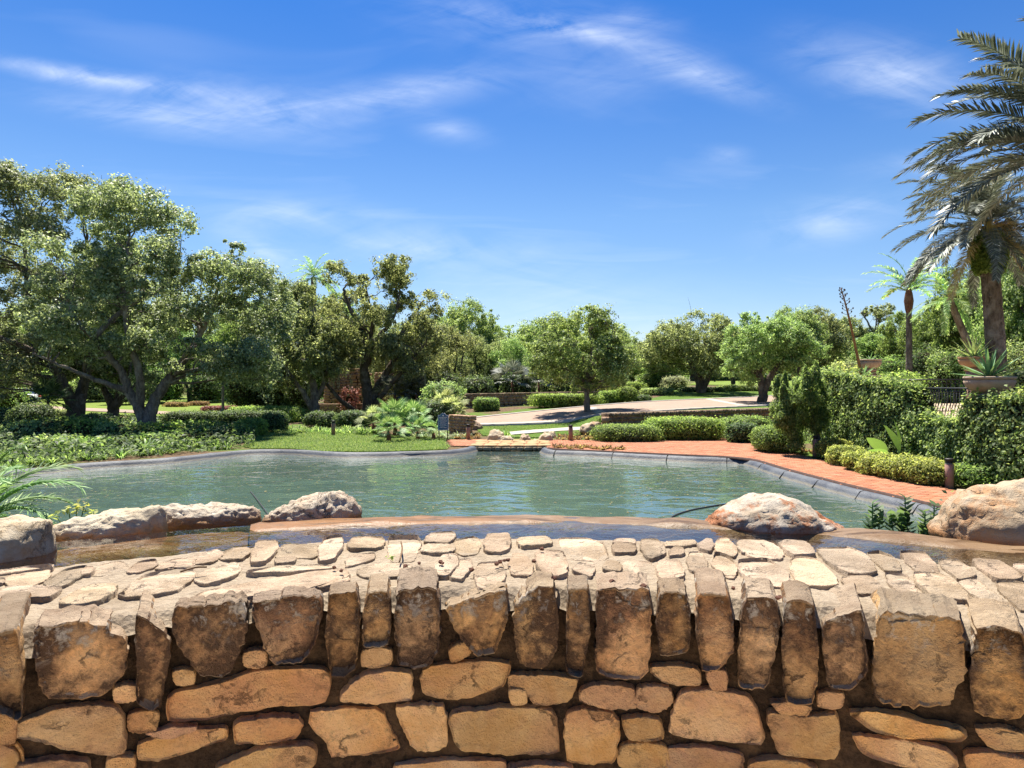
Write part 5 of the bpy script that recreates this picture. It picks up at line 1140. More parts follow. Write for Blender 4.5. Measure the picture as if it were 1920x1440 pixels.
S_(1150, 1206, 806, 26.4, .5, 'small variegated shrub tucked between the two clipped hedges', 'deep_leaf', lump=.2, size=.07, seed=4)
S_(1413, 1500, 797, 22.4, .8, 'round clipped bush at the bend of the brick path', 'fresh_leaf', p=2.6, lump=.04, size=.06, seed=5, nm='clipped_bush')
S_(1360, 1420, 792, 26.0, .5, 'small dull green bush behind the round clipped bush', 'deep_leaf', lump=.25, size=.08, seed=6)
# golden hedge along the brick path
GH = [(1556, 862), (1585, 876), (1615, 887), (1648, 895), (1682, 902), (1712, 908), (1742, 914)]
for i_, (x, y) in enumerate(GH):
    p_ = on_z(x, y, 0); shrub(Vector((p_.x+.2, p_.y+.30, -.02)), .52+.05*(i_ % 2), .42, (.66, .60, .56, .58, .55, .62, .58)[i_], ['golden shrub by the bollard near the twisted juniper', 'golden hedge shrub on the path edge', 'golden hedge shrub on the path edge', 'golden hedge shrub below the broad paddle leaves', 'golden hedge shrub below the broad paddle leaves', 'bright golden shrub at the right end of the path edge hedge', 'bright golden shrub beside the tall bollard'][i_], 'gold_leaf', size=.055, lump=.22, seed=20+i_, group='golden hedge along the brick path', nm='golden_shrub', rough=.7)
# green shrubs right of the path
for i_, (x, y, w, h, m_) in enumerate([(1815, 915, .55, .55, 'fresh_leaf'), (1850, 905, .7, .95, 'fresh_leaf'), (1890, 912, .65, .85, 'lime_leaf'), (1930, 920, .7, .8, 'fresh_leaf'), (1800, 885, .5, .6, 'fig_leaf')]):
    p_ = on_z(x, y, 0); shrub(Vector((p_.x+.2, p_.y, -.02)), w, w*.8, h, ['low leafy shrub at the foot of the tall bollard', 'upright glossy shrub behind the tan boulder', 'light green bushy shrub behind the tan boulder', 'light green bushy shrub at the path end', 'dark fine leaved shrub between bollard and ivy wall'][i_], m_, size=.085, lump=.35, dens=2.4, seed=40+i_, rough=.7, core=.6)
# far side of the road
S_(888, 936, 746, 40.5, .7, 'small clipped dark hedge in front of the far stone wall', 'fresh_leaf', p=4, lump=.03, size=.09, seed=50, nm='clipped_hedge', cat='hedge')
S_(990, 1132, 739, 41, .8, 'long flat topped lime hedge in front of the far stone wall', 'lime_leaf', p=5, lump=.03, size=.09, seed=51, nm='clipped_hedge', cat='hedge')
S_(1122, 1170, 733, 43, .8, 'lime hedge end piece rising beside the round golden bush', 'lime_leaf', p=4, lump=.04, size=.09, seed=52, nm='clipped_hedge', cat='hedge')
S_(1156, 1194, 724, 42.5, .8, 'round golden green bush at the end of the long lime hedge', 'lime_leaf', lump=.08, size=.09, seed=53, nm='clipped_bush')
S_(1186, 1222, 741, 43, .6, 'low dark shrub at the lawn corner across the road', 'deep_leaf', lump=.2, size=.1, seed=54)
S_(1140, 1212, 717, 52, 1.0, 'flat lime hedge behind the round golden bush', 'lime_leaf', p=4, lump=.04, size=.1, seed=55, nm='clipped_hedge', cat='hedge')
S_(1272, 1360, 727, 54, .9, 'low dark hedge under the splayed oak', 'deep_leaf', p=3.5, lump=.12, size=.11, seed=56, nm='clipped_hedge', cat='hedge')
S_(1345, 1480, 722, 55, .9, 'darker hedge between the lawn and the far lawn', 'oak_leaf2', p=3.5, lump=.12, size=.11, seed=57, nm='clipped_hedge', cat='hedge')
S_(1200, 1265, 728, 50, .7, 'low hedge on the lawn across the road', 'oak_leaf2', p=3.5, lump=.1, size=.1, seed=58, nm='clipped_hedge', cat='hedge')
S_(1190, 1290, 700, 60, 1.4, 'shaggy green shrubbery under the trees across the lawn', 'fresh_leaf', lump=.3, size=.13, seed=59)
S_(1320, 1500, 702, 105, 1.2, 'long straight dark hedge far across the lawn', 'deep_leaf', p=5, lump=.03, size=.2, seed=60, nm='clipped_hedge', cat='hedge')
S_(1240, 1290, 705, 57, .7, 'grey spiky shrub beside the splayed oak', 'moss', lump=.4, size=.16, dens=1.6, seed=61, asp=.2)
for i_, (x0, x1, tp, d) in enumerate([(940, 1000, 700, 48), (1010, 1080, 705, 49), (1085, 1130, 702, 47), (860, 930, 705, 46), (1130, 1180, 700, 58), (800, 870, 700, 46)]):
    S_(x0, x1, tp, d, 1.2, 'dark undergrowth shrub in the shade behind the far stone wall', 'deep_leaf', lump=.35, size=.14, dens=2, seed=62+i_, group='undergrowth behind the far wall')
# left bank
S_(308, 420, 771, 33, .8, 'dark hedge running behind the forked oak', 'deep_leaf', p=3.5, lump=.14, size=.085, seed=70, nm='clipped_hedge', cat='hedge')
S_(410, 535, 770, 33.5, .8, 'dark hedge behind the pond lawn left of the olive shrubs', 'deep_leaf', p=3.5, lump=.14, size=.085, seed=71, nm='clipped_hedge', cat='hedge')
S_(425, 575, 762, 39, 1.0, 'yellow green flat hedge in front of the dark conifers', 'lime_leaf', p=3.5, lump=.08, size=.1, seed=72, nm='clipped_hedge', cat='hedge')
S_(345, 425, 790, 29.5, .6, 'low dark clipped hedge in front of the longer dark hedge', 'deep_leaf', p=3.5, lump=.06, size=.075, seed=73, nm='clipped_hedge', cat='hedge')
S_(440, 500, 783, 29, .65, 'rounded light green shrub at the end of the pond lawn', 'lime_leaf', lump=.12, size=.075, seed=74)
S_(490, 540, 772, 31.5, .6, 'dark purple stemmed shrub on the bank', 'deep_leaf', lump=.25, size=.09, dens=2.2, seed=75)
S_(570, 640, 772, 34, .8, 'dark bush left of the grey bollard', 'deep_leaf', lump=.2, size=.09, seed=76)
S_(630, 700, 770, 33, .8, 'dark bush between bollard and fan palms', 'deep_leaf', lump=.22, size=.09, seed=77)
S_(700, 770, 765, 34, .9, 'glossy dark bush behind the fan palms', 'deep_leaf', lump=.3, size=.1, seed=78)
S_(775, 850, 752, 33, .9, 'glossy dark bush behind the blue sign', 'deep_leaf', lump=.3, size=.1, seed=79)
S_(795, 870, 715, 38, 1.0, 'tall dull green bush behind the blue sign', 'oak_leaf2', lump=.35, size=.11, dens=2.2, seed=80)
S_(755, 815, 690, 47, 1.2, 'broad leaved light green bush behind the curved stone wall', 'lime_leaf', lump=.35, size=.16, dens=2, seed=81)
S_(-40, 60, 765, 33, 1.0, 'dark block of hedge at the left end of the bank', 'deep_leaf', p=3, lump=.15, size=.09, seed=82)
S_(30, 95, 757, 31, 1.0, 'tall dark leafy bush left of the twin trunked oak', 'deep_leaf', lump=.25, size=.09, seed=83)
S_(150, 215, 775, 35, .8, 'dark bush beside the twin trunked oak', 'deep_leaf', lump=.25, size=.09, seed=84)
S_(80, 130, 768, 40, .8, 'pale dusty shrub beyond the twin trunked oak', 'olive_leaf', lump=.3, size=.1, seed=85)
bank = [(-50, 846, 26.5, 'fresh_leaf'), (10, 838, 26, 'deep_leaf'), (60, 806, 27, 'oak_leaf2'), (110, 800, 27.5, 'fresh_leaf'), (165, 802, 27.5, 'lime_leaf'), (225, 808, 27, 'oak_leaf2'), (40, 848, 22.5, 'deep_leaf'), (100, 835, 23, 'oak_leaf2'), (160, 840, 22.5, 'fresh_leaf'), (220, 836, 23.2, 'deep_leaf'), (285, 828, 24, 'fresh_leaf'), (340, 822, 25, 'fresh_leaf'), (395, 818, 26, 'deep_leaf'), (430, 812, 27, 'fresh_leaf'), (310, 812, 28, 'lime_leaf'), (365, 806, 28.5, 'fresh_leaf')]
bl = ['leafy bank shrub at the pond edge below the twin trunked oak', 'mounded bank shrub below the forked oak']
for i_, (x, tp, d, m_) in enumerate(bank):
    S_(x-44, x+44, tp-16, d, .9, LOOK[m_]+' '+(bl[0] if x < 200 else bl[1]), m_, lump=.45, size=.16, dens=1.7, seed=90+i_, group='bank shrubs under the oaks left' if x < 200 else 'bank shrubs under the forked oak', nm='bank_shrub', rough=.7, asp=.45)

# ------------------------------------------------------------------ strap leaved plants and grass
def blade_strip(P0, dirs, L, W, droop, rg, seg=3):
    """arching blades: returns verts/quads"""
    n = len(P0); t_ = np.linspace(0, 1, seg+1); side = unit(np.cross(dirs, np.tile([[0, 0, 1.]], (n, 1)))+1e-6)
    V = []
    for t in t_:
        c = P0+dirs*(L*t)[:, None]; c[:, 2] -= droop*L*t*t; w = (W*(1-t**2.2)*.5+.0008)[:, None]
        V.append(np.stack([c-side*w, c+side*w], 1))
    V = np.stack(V, 1).reshape(n, -1, 3); m = 2*(seg+1)
    Q = np.array([[2*k, 2*k+1, 2*k+3, 2*k+2] for k in range(seg)]); Q = (np.arange(n)[:, None, None]*m+Q[None]).reshape(-1, 4)
    return V.reshape(-1, 3), Q
def clump_mesh(n, L, W, spread, droop, rg, r0=.05):
    a = rg.uniform(0, 6.28, n); e = rg.uniform(*spread, n); d = np.stack([np.cos(a)*np.cos(e), np.sin(a)*np.cos(e), np.sin(e)], 1)
    P0 = np.stack([np.cos(a)*r0*rg.uniform(0, 1, n), np.sin(a)*r0*rg.uniform(0, 1, n), np.zeros(n)], 1)
    V, Q = blade_strip(P0, d, L*rg.uniform(.6, 1.15, n), np.full(n, W), droop, rg); return mesh_np('leaves', V, Q, True)
STRAP = [clump_mesh(46, .62, .035, (.5, 1.4), .55, np.random.default_rng(200+i)) for i in range(3)]
for s_ in STRAP: s_.materials.append(M['fan_leaf'])
def strap(px, py, label, group, sc=1.0, mat='fan_leaf', i=[0], nm='strap_plant', d=None):
    p_ = on_ground(px, py) if d is None else at(px, d); i[0] += 1
    o = bpy.data.objects.new(nm, STRAP[i[0] % 3]); COL.objects.link(o); o.location = (p_.x, p_.y, p_.z-.02); o.rotation_euler = (0, 0, i[0]*2.4); o.scale = (sc,)*3
    if mat != 'fan_leaf': o.material_slots[0].link = 'OBJECT'; o.material_slots[0].material = M[mat]
    return tag(o, label, 'plant', group)
rgp = np.random.default_rng(55)
for k in range(60): strap(rgp.uniform(505, 705), rgp.uniform(806, 816), 'strap leaved lily clump in the bed behind the pond lawn', 'lily clumps behind the pond lawn', rgp.uniform(.8, 1.25), mat='fresh_leaf')
for k in range(44): strap(rgp.uniform(760, 880), rgp.uniform(812, 824), 'arching grassy clump around the foot of the blue sign', 'grassy clumps around the sign', rgp.uniform(.7, 1.1), mat='oak_leaf')
for k in range(62):
    x = rgp.uniform(-30, 440); y0 = np.interp(x, [-30, 0, 167, 283, 407, 473], [893, 883, 866, 858, 846, 840])
    strap(x, y0-rgp.uniform(1, 16), 'strap leaved lily clump overhanging the pond liner', 'lily clumps along the left bank', rgp.uniform(.75, 1.3), mat='fresh_leaf')
for x, y, s in ((145, 846, 2.0), (275, 850, 1.9), (165, 838, 1.7), (28, 850, 1.6)): strap(x, y, 'large upright crinum with broad strap leaves on the left bank', 'large crinums on the left bank', s, nm='crinum')
strap(948, 822, 'blue green grass tussock beside the split rocks at the bridge', None, 1.35, mat='palm_green', nm='grass_tussock')
# bromeliads and rust coloured bedding by the path
BROM = [clump_mesh(20, .2, .05, (.5, 1.3), .25, np.random.default_rng(230+i), .02) for i in range(3)]
for b_ in BROM: b_.materials.append(M['rust_leaf'])
def brom(px, py, label, group, sc=1.0):
    p_ = on_ground(px, py); o = bpy.data.objects.new('bromeliad', BROM[int(rgp.integers(3))]); COL.objects.link(o); o.location = (p_.x, p_.y, p_.z+.02); o.rotation_euler = (0, 0, rgp.uniform(0, 6)); o.scale = (sc,)*3; tag(o, label, 'plant', group)
for k in range(34): brom(1040+k*3.9+rgp.uniform(-2, 2), 843.5+k*.13-rgp.uniform(0, 4.5), 'rust brown bromeliad in the row at the pond rim', 'bromeliads along the pond rim', rgp.uniform(.9, 1.3))
for k in range(34): brom(rgp.uniform(1045, 1118), rgp.uniform(820, 827), 'rust brown bromeliad around the bollard by the low clipped hedge', 'bromeliads around the bollard', rgp.uniform(.9, 1.4))
for k in range(30): brom(rgp.uniform(853, 905), rgp.uniform(818, 825), 'orange brown bromeliad by the bollard near the sign', 'bromeliads near the sign', rgp.uniform(.9, 1.4))
for k in range(14): brom(rgp.uniform(1480, 1545), rgp.uniform(838, 856), 'yellow brown bromeliad under the twisted juniper', 'bromeliads under the juniper', rgp.uniform(.9, 1.3))
# long pond-side grass
def grass_field(name, poly, n, L, W, label, seed, z=.03, mat='grassblade', edge=.0):
    rg = np.random.default_rng(seed); P = np.array(poly); x0, y0 = P.min(0); x1, y1 = P.max(0); X = rg.uniform(x0, x1, n*3); Y = rg.uniform(y0, y1, n*3); k = in_poly(poly, X, Y); X, Y = X[k][:n], Y[k][:n]; m = len(X)
    a = rg.uniform(0, 6.28, m); e = rg.uniform(.6, 1.5, m); d = np.stack([np.cos(a)*np.cos(e), np.sin(a)*np.cos(e), np.sin(e)], 1)
    cl = np.array([noise.noise(Vector((x*1.3, y*1.3, 0))) for x, y in zip(X, Y)])
    V, Q = blade_strip(np.stack([X, Y, terrain(X, Y)+z-.02], 1), d, L*rg.uniform(.5, 1.2, m)*(1+.45*cl), np.full(m, W), .5, rg, 2)
    o = obj(name, mesh_np(name, V, Q), M[mat]); stuff(o); return tag(o, label, 'grass')
gp = [on_z(x, y, 0)[:2] for x, y in dens([(455, 838), (480, 812), (560, 810), (700, 817), (800, 824), (832, 829), (842, 838), (838, 843), (780, 845.5), (690, 848), (600, 847), (545, 842), (475, 842)], 3)]
structure(sheet('pond_lawn', gp, TZ(.02), .6, M['lawn']))
grass_field('long_grass', gp, 70000, .17, .010, 'long sunlit grass on the bank between the liner and the fan palm bed', 61)
for i_, (pl, n_, L_) in enumerate([(lawn1, 30000, .09)]): grass_field('short_grass', pl, n_, L_, .022, 'mown bright green grass of the lawn beside the sidewalk', 62)
# ground cover between the bank shrubs
def ground_cover():
    rg = np.random.default_rng(66); pl = [on_z(x, y, 0)[:2] for x, y in dens([(-260, 935), (-120, 830), (60, 800), (300, 790), (470, 800), (478, 838), (400, 846), (283, 858), (167, 866), (0, 883)], 3)]
    P = np.array(pl); x0, y0 = P.min(0); x1, y1 = P.max(0); n = 42000; X = rg.uniform(x0, x1, n); Y = rg.uniform(y0, y1, n); k = in_poly(pl, X, Y); X, Y = X[k], Y[k]; m = len(X)
    hh = np.array([noise.fractal(Vector((x*.9, y*.9, 3)), 1, 2, 3) for x, y in zip(X, Y)]); Z = rg.uniform(.02, 1, m)**.6*np.clip(.36+.5*hh, .04, .95)
    N = rg.normal(0, .55, (m, 3))+np.array([0, -.15, .8])
    o = obj('ground_cover', leaf_mesh('ground_cover', np.stack([X, Y, Z], 1), N, rg.uniform(.10, .24, m), .42, rg), M['deep_leaf']); stuff(o); tag(o, 'leafy ground cover filling the left bank between the shrubs', 'ground cover')
ground_cover()
# ------------------------------------------------------------------ rough stone walls behind the pond
def rough_block(seed):
    rg = np.random.default_rng(seed); V = []; idx = {}; Q = []
    def vid(p):
        k = tuple(round(c, 3) for c in p)
        if k not in idx: idx[k] = len(V); V.append(list(k))
        return idx[k]
    for ax in range(3):
        for s in (-1, 1):
            for i in range(2):
                for j in range(2):
                    cs = []
                    for (a, b) in ((i, j), (i+1, j), (i+1, j+1), (i, j+1)):
                        p = [0, 0, 0]; p[ax] = s*.5; p[(ax+1) % 3] = a*.5-.5; p[(ax+2) % 3] = b*.5-.5; cs.append(vid(p))
                    Q.append(cs if s > 0 else cs[::-1])
    V = np.array(V, float); c = (np.abs(V) > .49).sum(1); V *= np.where(c == 3, .90, np.where(c == 2, .96, 1.0))[:, None]; V += rg.normal(0, .035, V.shape)
    return V, np.array(Q)
RB_ = [rough_block(500+i) for i in range(6)]; RBM = [mesh_np('rough_stone', *b) for b in RB_]
M['wall_stone'] = stone_mat('grey_brown_fieldstone', (.24, .17, .11), (.36, .27, .18), (.06, .045, .03), .8, .5, .66)
M['wall_stone_red'] = stone_mat('red_tan_fieldstone', (.38, .22, .13), (.50, .34, .22), (.12, .07, .045), .6, .54, .7)
for b_ in RBM: b_.materials.append(M['wall_stone'])
def stone_run(root, A, B, z0a, z0b, ztop_a, ztop_b, th, course, lens, cap, rg, mat, as_parts, capw=(.14, .24)):
    """face and cap stones of a straight wall from A to B (plan), the face towards the camera"""
    A = np.array(A, float); B = np.array(B, float); Lg = np.linalg.norm(B-A); t = (B-A)/Lg; nrm = np.array([t[1], -t[0]])
    if nrm[1] > 0: nrm = -nrm
    rz = math.atan2(t[1], t[0]); mb = MB(); o0 = np.array(root.location)
    def put(s, z, l, h, dep, off):
        p = A+t*s+nrm*off; k = int(rg.integers(6))
        if as_parts:
            o = bpy.data.objects.new('stone', RBM[k]); COL.objects.link(o); o.parent = root; o.location = (p[0]-o0[0], p[1]-o0[1], z-o0[2]); o.rotation_euler = (0, rg.normal(0, .03), rz); o.scale = (l, dep, h)
            o.material_slots[0].link = 'OBJECT'; o.material_slots[0].material = M[mat]
        else:
            V = RB_[k][0]*np.array([l, dep, h]); ca, sa = math.cos(rz), math.sin(rz); V = np.stack([V[:, 0]*ca-V[:, 1]*sa+p[0], V[:, 0]*sa+V[:, 1]*ca+p[1], V[:, 2]+z], 1); mb.add(V-o0, RB_[k][1])
    s = 0.0
    while s < Lg and cap:
        l = rg.uniform(*capw); f = (s+l/2)/Lg; zt = ztop_a+(ztop_b-ztop_a)*f; h = cap*rg.uniform(.85, 1.15); put(s+l/2, zt-h/2, l*.96, h, th*1.06, 0); s += l
    z = 0.0; hmax = max(ztop_a-z0a, ztop_b-z0b)-cap
    while z < hmax:
        h = course*rg.uniform(.8, 1.2); s = -rg.uniform(0, .1)
        while s < Lg:
            l = rg.uniform(*lens); f = np.clip((s+l/2)/Lg, 0, 1); zb = z0a+(z0b-z0a)*f; zt = ztop_a+(ztop_b-ztop_a)*f-cap
            zz = zt-z-h/2
            if zz > zb-h*.4: put(s+l/2, zz, l*.95, h*.94, th*rg.uniform(.94, 1.03), 0)
            s += l
        z += h
    bed = MB(); c = (A+B)/2
    V = []
    for P, zb, zt in ((A, z0a, ztop_a), (B, z0b, ztop_b)):
        for o_ in (-1, 1):
            for zz in (zb-.3, zt-cap*.5): V.append([P[0]+nrm[0]*o_*th*.42, P[1]+nrm[1]*o_*th*.42, zz])
    bed.add(np.array(V)-o0, [[0, 2, 3, 1], [4, 5, 7, 6], [0, 1, 5, 4], [2, 6, 7, 3], [1, 3, 7, 5]])
    obj('mortar_bed', bed.mesh('mortar_bed'), M['mortar_face'], root)
    if not as_parts and mb.n: stuff(obj('stones', mb.mesh('stones'), M[mat], root))
rw = np.random.default_rng(71)
A_, B_ = (WX0, WY0+.1), (13.2, WY0+(13.2-WX0)*WK+.1)
w_ = tag(empty('retaining_wall', (*A_, 0)), 'grey fieldstone retaining wall with upright capstones behind the clipped hedges', 'wall')
stone_run(w_, A_, B_, .05, .1, 1.06, 1.12, .42, .17, (.2, .42), .2, rw, 'wall_stone', True, (.13, .22))
pil = at(1136, 28.3); w2 = tag(empty('wall_pier', pil), 'pinkish stone pier ending the retaining wall beside the slender oak', 'pier')
for k in range(4):
    o = bpy.data.objects.new('stone', RBM[k]); COL.objects.link(o); o.parent = w2; o.location = (rw.normal(0, .02), 0, .06+k*.24); o.scale = (.34, .36, .25); o.rotation_euler = (0, 0, rw.uniform(-.1, .1)); o.material_slots[0].link = 'OBJECT'; o.material_slots[0].material = M['wall_stone_red']
fa, fb = at(872, 43.5), at(1140, 46); w3 = tag(empty('far_stone_wall', fa), 'long dark stone wall behind the lime hedge across the road', 'wall')
stone_run(w3, fa[:2], fb[:2], fa.z, fb.z, zat(738, 43.5), zat(733, 46), .5, .2, (.25, .55), .16, rw, 'wall_stone', False, (.3, .6))
# curved fountain walls between the oaks
fw = tag(empty('fountain_wall', at(700, 50)), 'curved red tan stone fountain walls behind the mossy oak', 'wall')
pts = [(612, 52, 704), (628, 51, 693), (660, 50.5, 691), (690, 50.5, 690)]
for (a, b) in zip(pts[:-1], pts[1:]): stone_run(fw, at(a[0], a[1])[:2], at(b[0], b[1])[:2], .2, .2, zat(a[2], a[1]), zat(b[2], b[1]), .5, .22, (.3, .6), .14, rw, 'wall_stone_red', False, (.3, .6))
pts = [(706, 50.5, 697), (735, 50, 703), (765, 49, 712), (795, 48, 726), (812, 47, 742)]
for (a, b) in zip(pts[:-1], pts[1:]): stone_run(fw, at(a[0], a[1])[:2], at(b[0], b[1])[:2], .2, .2, zat(a[2], a[1]), zat(b[2], b[1]), .5, .22, (.3, .6), .14, rw, 'wall_stone_red', False, (.3, .6))
pts = [(566, 47, 757), (640, 46.5, 757), (720, 46, 756), (800, 46, 756)]
fl = tag(empty('fountain_basin_wall', at(640, 46.5)), 'low tan fountain basin wall in front of the curved stone walls', 'wall')
for (a, b) in zip(pts[:-1], pts[1:]): stone_run(fl, at(a[0], a[1])[:2], at(b[0], b[1])[:2], .1, .1, zat(a[2], a[1]), zat(b[2], b[1]), .45, .2, (.3, .6), .12, rw, 'wall_stone_red', False, (.4, .7))
pw = tag(empty('planter_wall', at(862, 29.5)), 'small red stone planter corner beside the blue sign and bollard', 'planter')
stone_run(pw, at(846, 30)[:2], at(882, 29.3)[:2], .1, .1, zat(777, 30), zat(779, 29.3), .3, .13, (.14, .26), .09, rw, 'wall_stone_red', True, (.2, .3))

# ------------------------------------------------------------------ bollards
M['bronze'] = simple('bronze_post', (.22, .12, .075), (.33, .19, .12), 6, .55, .4, .15, 30, .004)
M['pinkpost'] = simple('rust_pink_post', (.28, .15, .115), (.40, .24, .19), 5, .6, .35, .15, 30, .004)
M['louver'] = simple('dark_louver', (.015, .014, .013), (.035, .03, .028), 10, .5, .4, .1)
M['greycap'] = simple('grey_lamp_ring', (.22, .21, .19), (.32, .3, .28), 10, .5, .4, .1)
def bollard(px, py, mat, label, h=.66, r=.088):
    p_ = on_ground(px, py); root = tag(empty('bollard_light', p_), label, 'bollard')
    m = MB(); m.lathe([(0, -.05), (r, -.05), (r, h*.80), (r*.97, h*.803), (0, h*.803)], 20); obj('post', m.mesh('post', True), M[mat], root)
    m = MB(); m.lathe([(r*.72, h*.80), (r*.72, h*.93)], 16); obj('lens', m.mesh('lens', True), M['louver'], root)
    for k in range(3):
        z = h*(.815+k*.04); m = MB(); m.lathe([(r*.7, z+.012), (r*.99, z), (r*.99, z+.006), (r*.7, z+.018)], 20); obj('louver', m.mesh('louver', True), M['greycap'] if k == 0 else M['louver'], root)
    m = MB(); m.lathe([(r*.7, h*.925), (r, h*.925), (r, h*.985), (r*.93, h), (0, h)], 20); obj('cap', m.mesh('cap', True), M['louver'], root)
for a_ in [(625, 817, 'bronze', 'grey brown bollard light among the lilies behind the pond lawn'), (878, 826, 'bronze', 'brown bollard light between the blue sign and the split rocks'), (1070, 828, 'bronze', 'brown bollard light among bromeliads beside the low clipped hedge'), (1291, 827, 'bronze', 'brown bollard light in front of the tall rounded hedge'), (1529, 857, 'pinkpost', 'pinkish bollard light at the foot of the twisted juniper'), (1780, 916, 'pinkpost', 'pinkish bollard light with a black cap at the end of the golden hedge')]: bollard(*a_)

# ------------------------------------------------------------------ blue sign
def sign():
    d = 27.2; b = at(831, d); root = tag(empty('notice_sign', b), 'small blue notice sign with a white border and an arched top', 'sign')
    k = d/F; W = 10*k; z0 = zat(807, d)-b.z; z1 = zat(778.5, d)-b.z; z2 = zat(774.5, d)-b.z
    M['sign_blue'] = simple('sign_blue', (.025, .085, .17), (.035, .11, .21), 3, .45, .4, .02); M['sign_white'] = simple('sign_white', (.62, .66, .68), (.72, .75, .76), 6, .5, .3, .02)
    def outline(s, dz):
        o = [(-W*s, z0+dz), (W*s, z0+dz), (W*s, z1-dz*.4)]
        for t in np.linspace(0, 1, 9): a = t*math.pi; o.append((W*s*.55*math.cos(a)+W*s*.18*(1-2*t)*0, z1-dz*.3+(z2-z1)*math.sin(a)))
        o.append((-W*s, z1-dz*.4)); return o
    def plate(nm, ol, y0, y1, mat):
        n = len(ol); V = [(x, y0, z) for x, z in ol]+[(x, y1, z) for x, z in ol]; bm = bmesh.new(); vs = [bm.verts.new(v) for v in V]
        bm.faces.new(vs[:n]); bm.faces.new(vs[n:][::-1])
        for i in range(n): bm.faces.new([vs[i], vs[n+i], vs[n+(i+1) % n], vs[(i+1) % n]])
        bmesh.ops.recalc_face_normals(bm, faces=bm.faces); me = bpy.data.meshes.new(nm); bm.to_mesh(me); bm.free(); return obj(nm, me, mat, root)
    plate('border', outline(1.0, 0), -.015, .015, M['sign_white']); plate('panel', outline(.91, .022), -.022, -.0155, M['sign_blue'])
    m = MB(); m.lathe([(0, -.003), (.032, -.003), (.032, .003), (0, .003)], 14); e = obj('emblem', m.mesh('emblem'), M['sign_white'], root); e.rotation_euler = (math.pi/2, 0, 0); e.location = (0, -.0255, z1-.01)
    rg = np.random.default_rng(4); z = z1-.085
    for i, (l, c, h) in enumerate([(.72, 0, .013), (.58, -.1, .009), (.6, -.05, .006), (.66, 0, .006), (.7, 0, .006), (.52, -.08, .006), (.66, 0, .006), (.6, -.04, .006), (.7, 0, .006), (.4, -.15, .006), (.66, 0, .008)]):
        m = MB(); x = -W*l+c*W
        while x < W*l+c*W:
            w = rg.uniform(.012, .045); m.box((x+w/2, -.0245, z), (min(w, W*l+c*W-x)/2, .002, h)); x += w+.012
        stuff(obj('text_line', m.mesh('text_line'), M['sign_white'], root)); z -= .042
    for s in (-1, 1):
        m = MB(); m.box((s*W*.8, .025, z1*.48), (.018, .018, z1*.48+.05)); obj('post', m.mesh('post'), M['louver'], root)
sign()

# ------------------------------------------------------------------ rocks round the bridge
def rock(px, py, w, dep, h, mat, label, seed, rz=0., facet=.3, skew=0.):
    p_ = on_ground(px, py); k = p_.y/F; me = boulder_mesh([(-1, .02), (-.7, h*k*.7), (-.2+skew, h*k), (.4+skew, h*k*.9), (.8, h*k*.55), (1, .02)], w*k/2, dep, .1, .13, seed, 4, facet)
    o = obj('rock', me, M[mat], None, (p_.x, p_.y+dep*.6, p_.z-.01)); o.rotation_euler = (0, 0, rz); tag(o, label, 'rock')
rock(930, 827, 36, .35, 21, 'boulder_cream', 'split cream rock leaning beside the grass tussock', 61, .2, .2)
rock(948, 828, 34, .25, 9, 'boulder_cream', 'flat cream rock at the foot of the split rock', 62)
rock(985, 828, 22, .25, 13, 'boulder_tan', 'brown squarish rock behind the footbridge', 63)
rock(1024, 828, 28, .3, 16, 'boulder_cream', 'cream broken rock behind the right end of the footbridge', 64, .4, .2)
rock(1034, 821, 18, .25, 12, 'boulder_cream', 'small cream rock leaning on the broken rock', 65)
rock(1108, 818, 42, .4, 20, 'boulder_tan', 'brown tilted slab rock next to the low clipped hedge', 66, -.3, .1, .5)
rock(893, 806, 26, .3, 14, 'wall_stone', 'dark rock behind the bollard near the sign', 67)
rock(1005, 827, 12, .15, 4, 'boulder_cream', 'tiny flat pale rock between the larger rocks', 68)

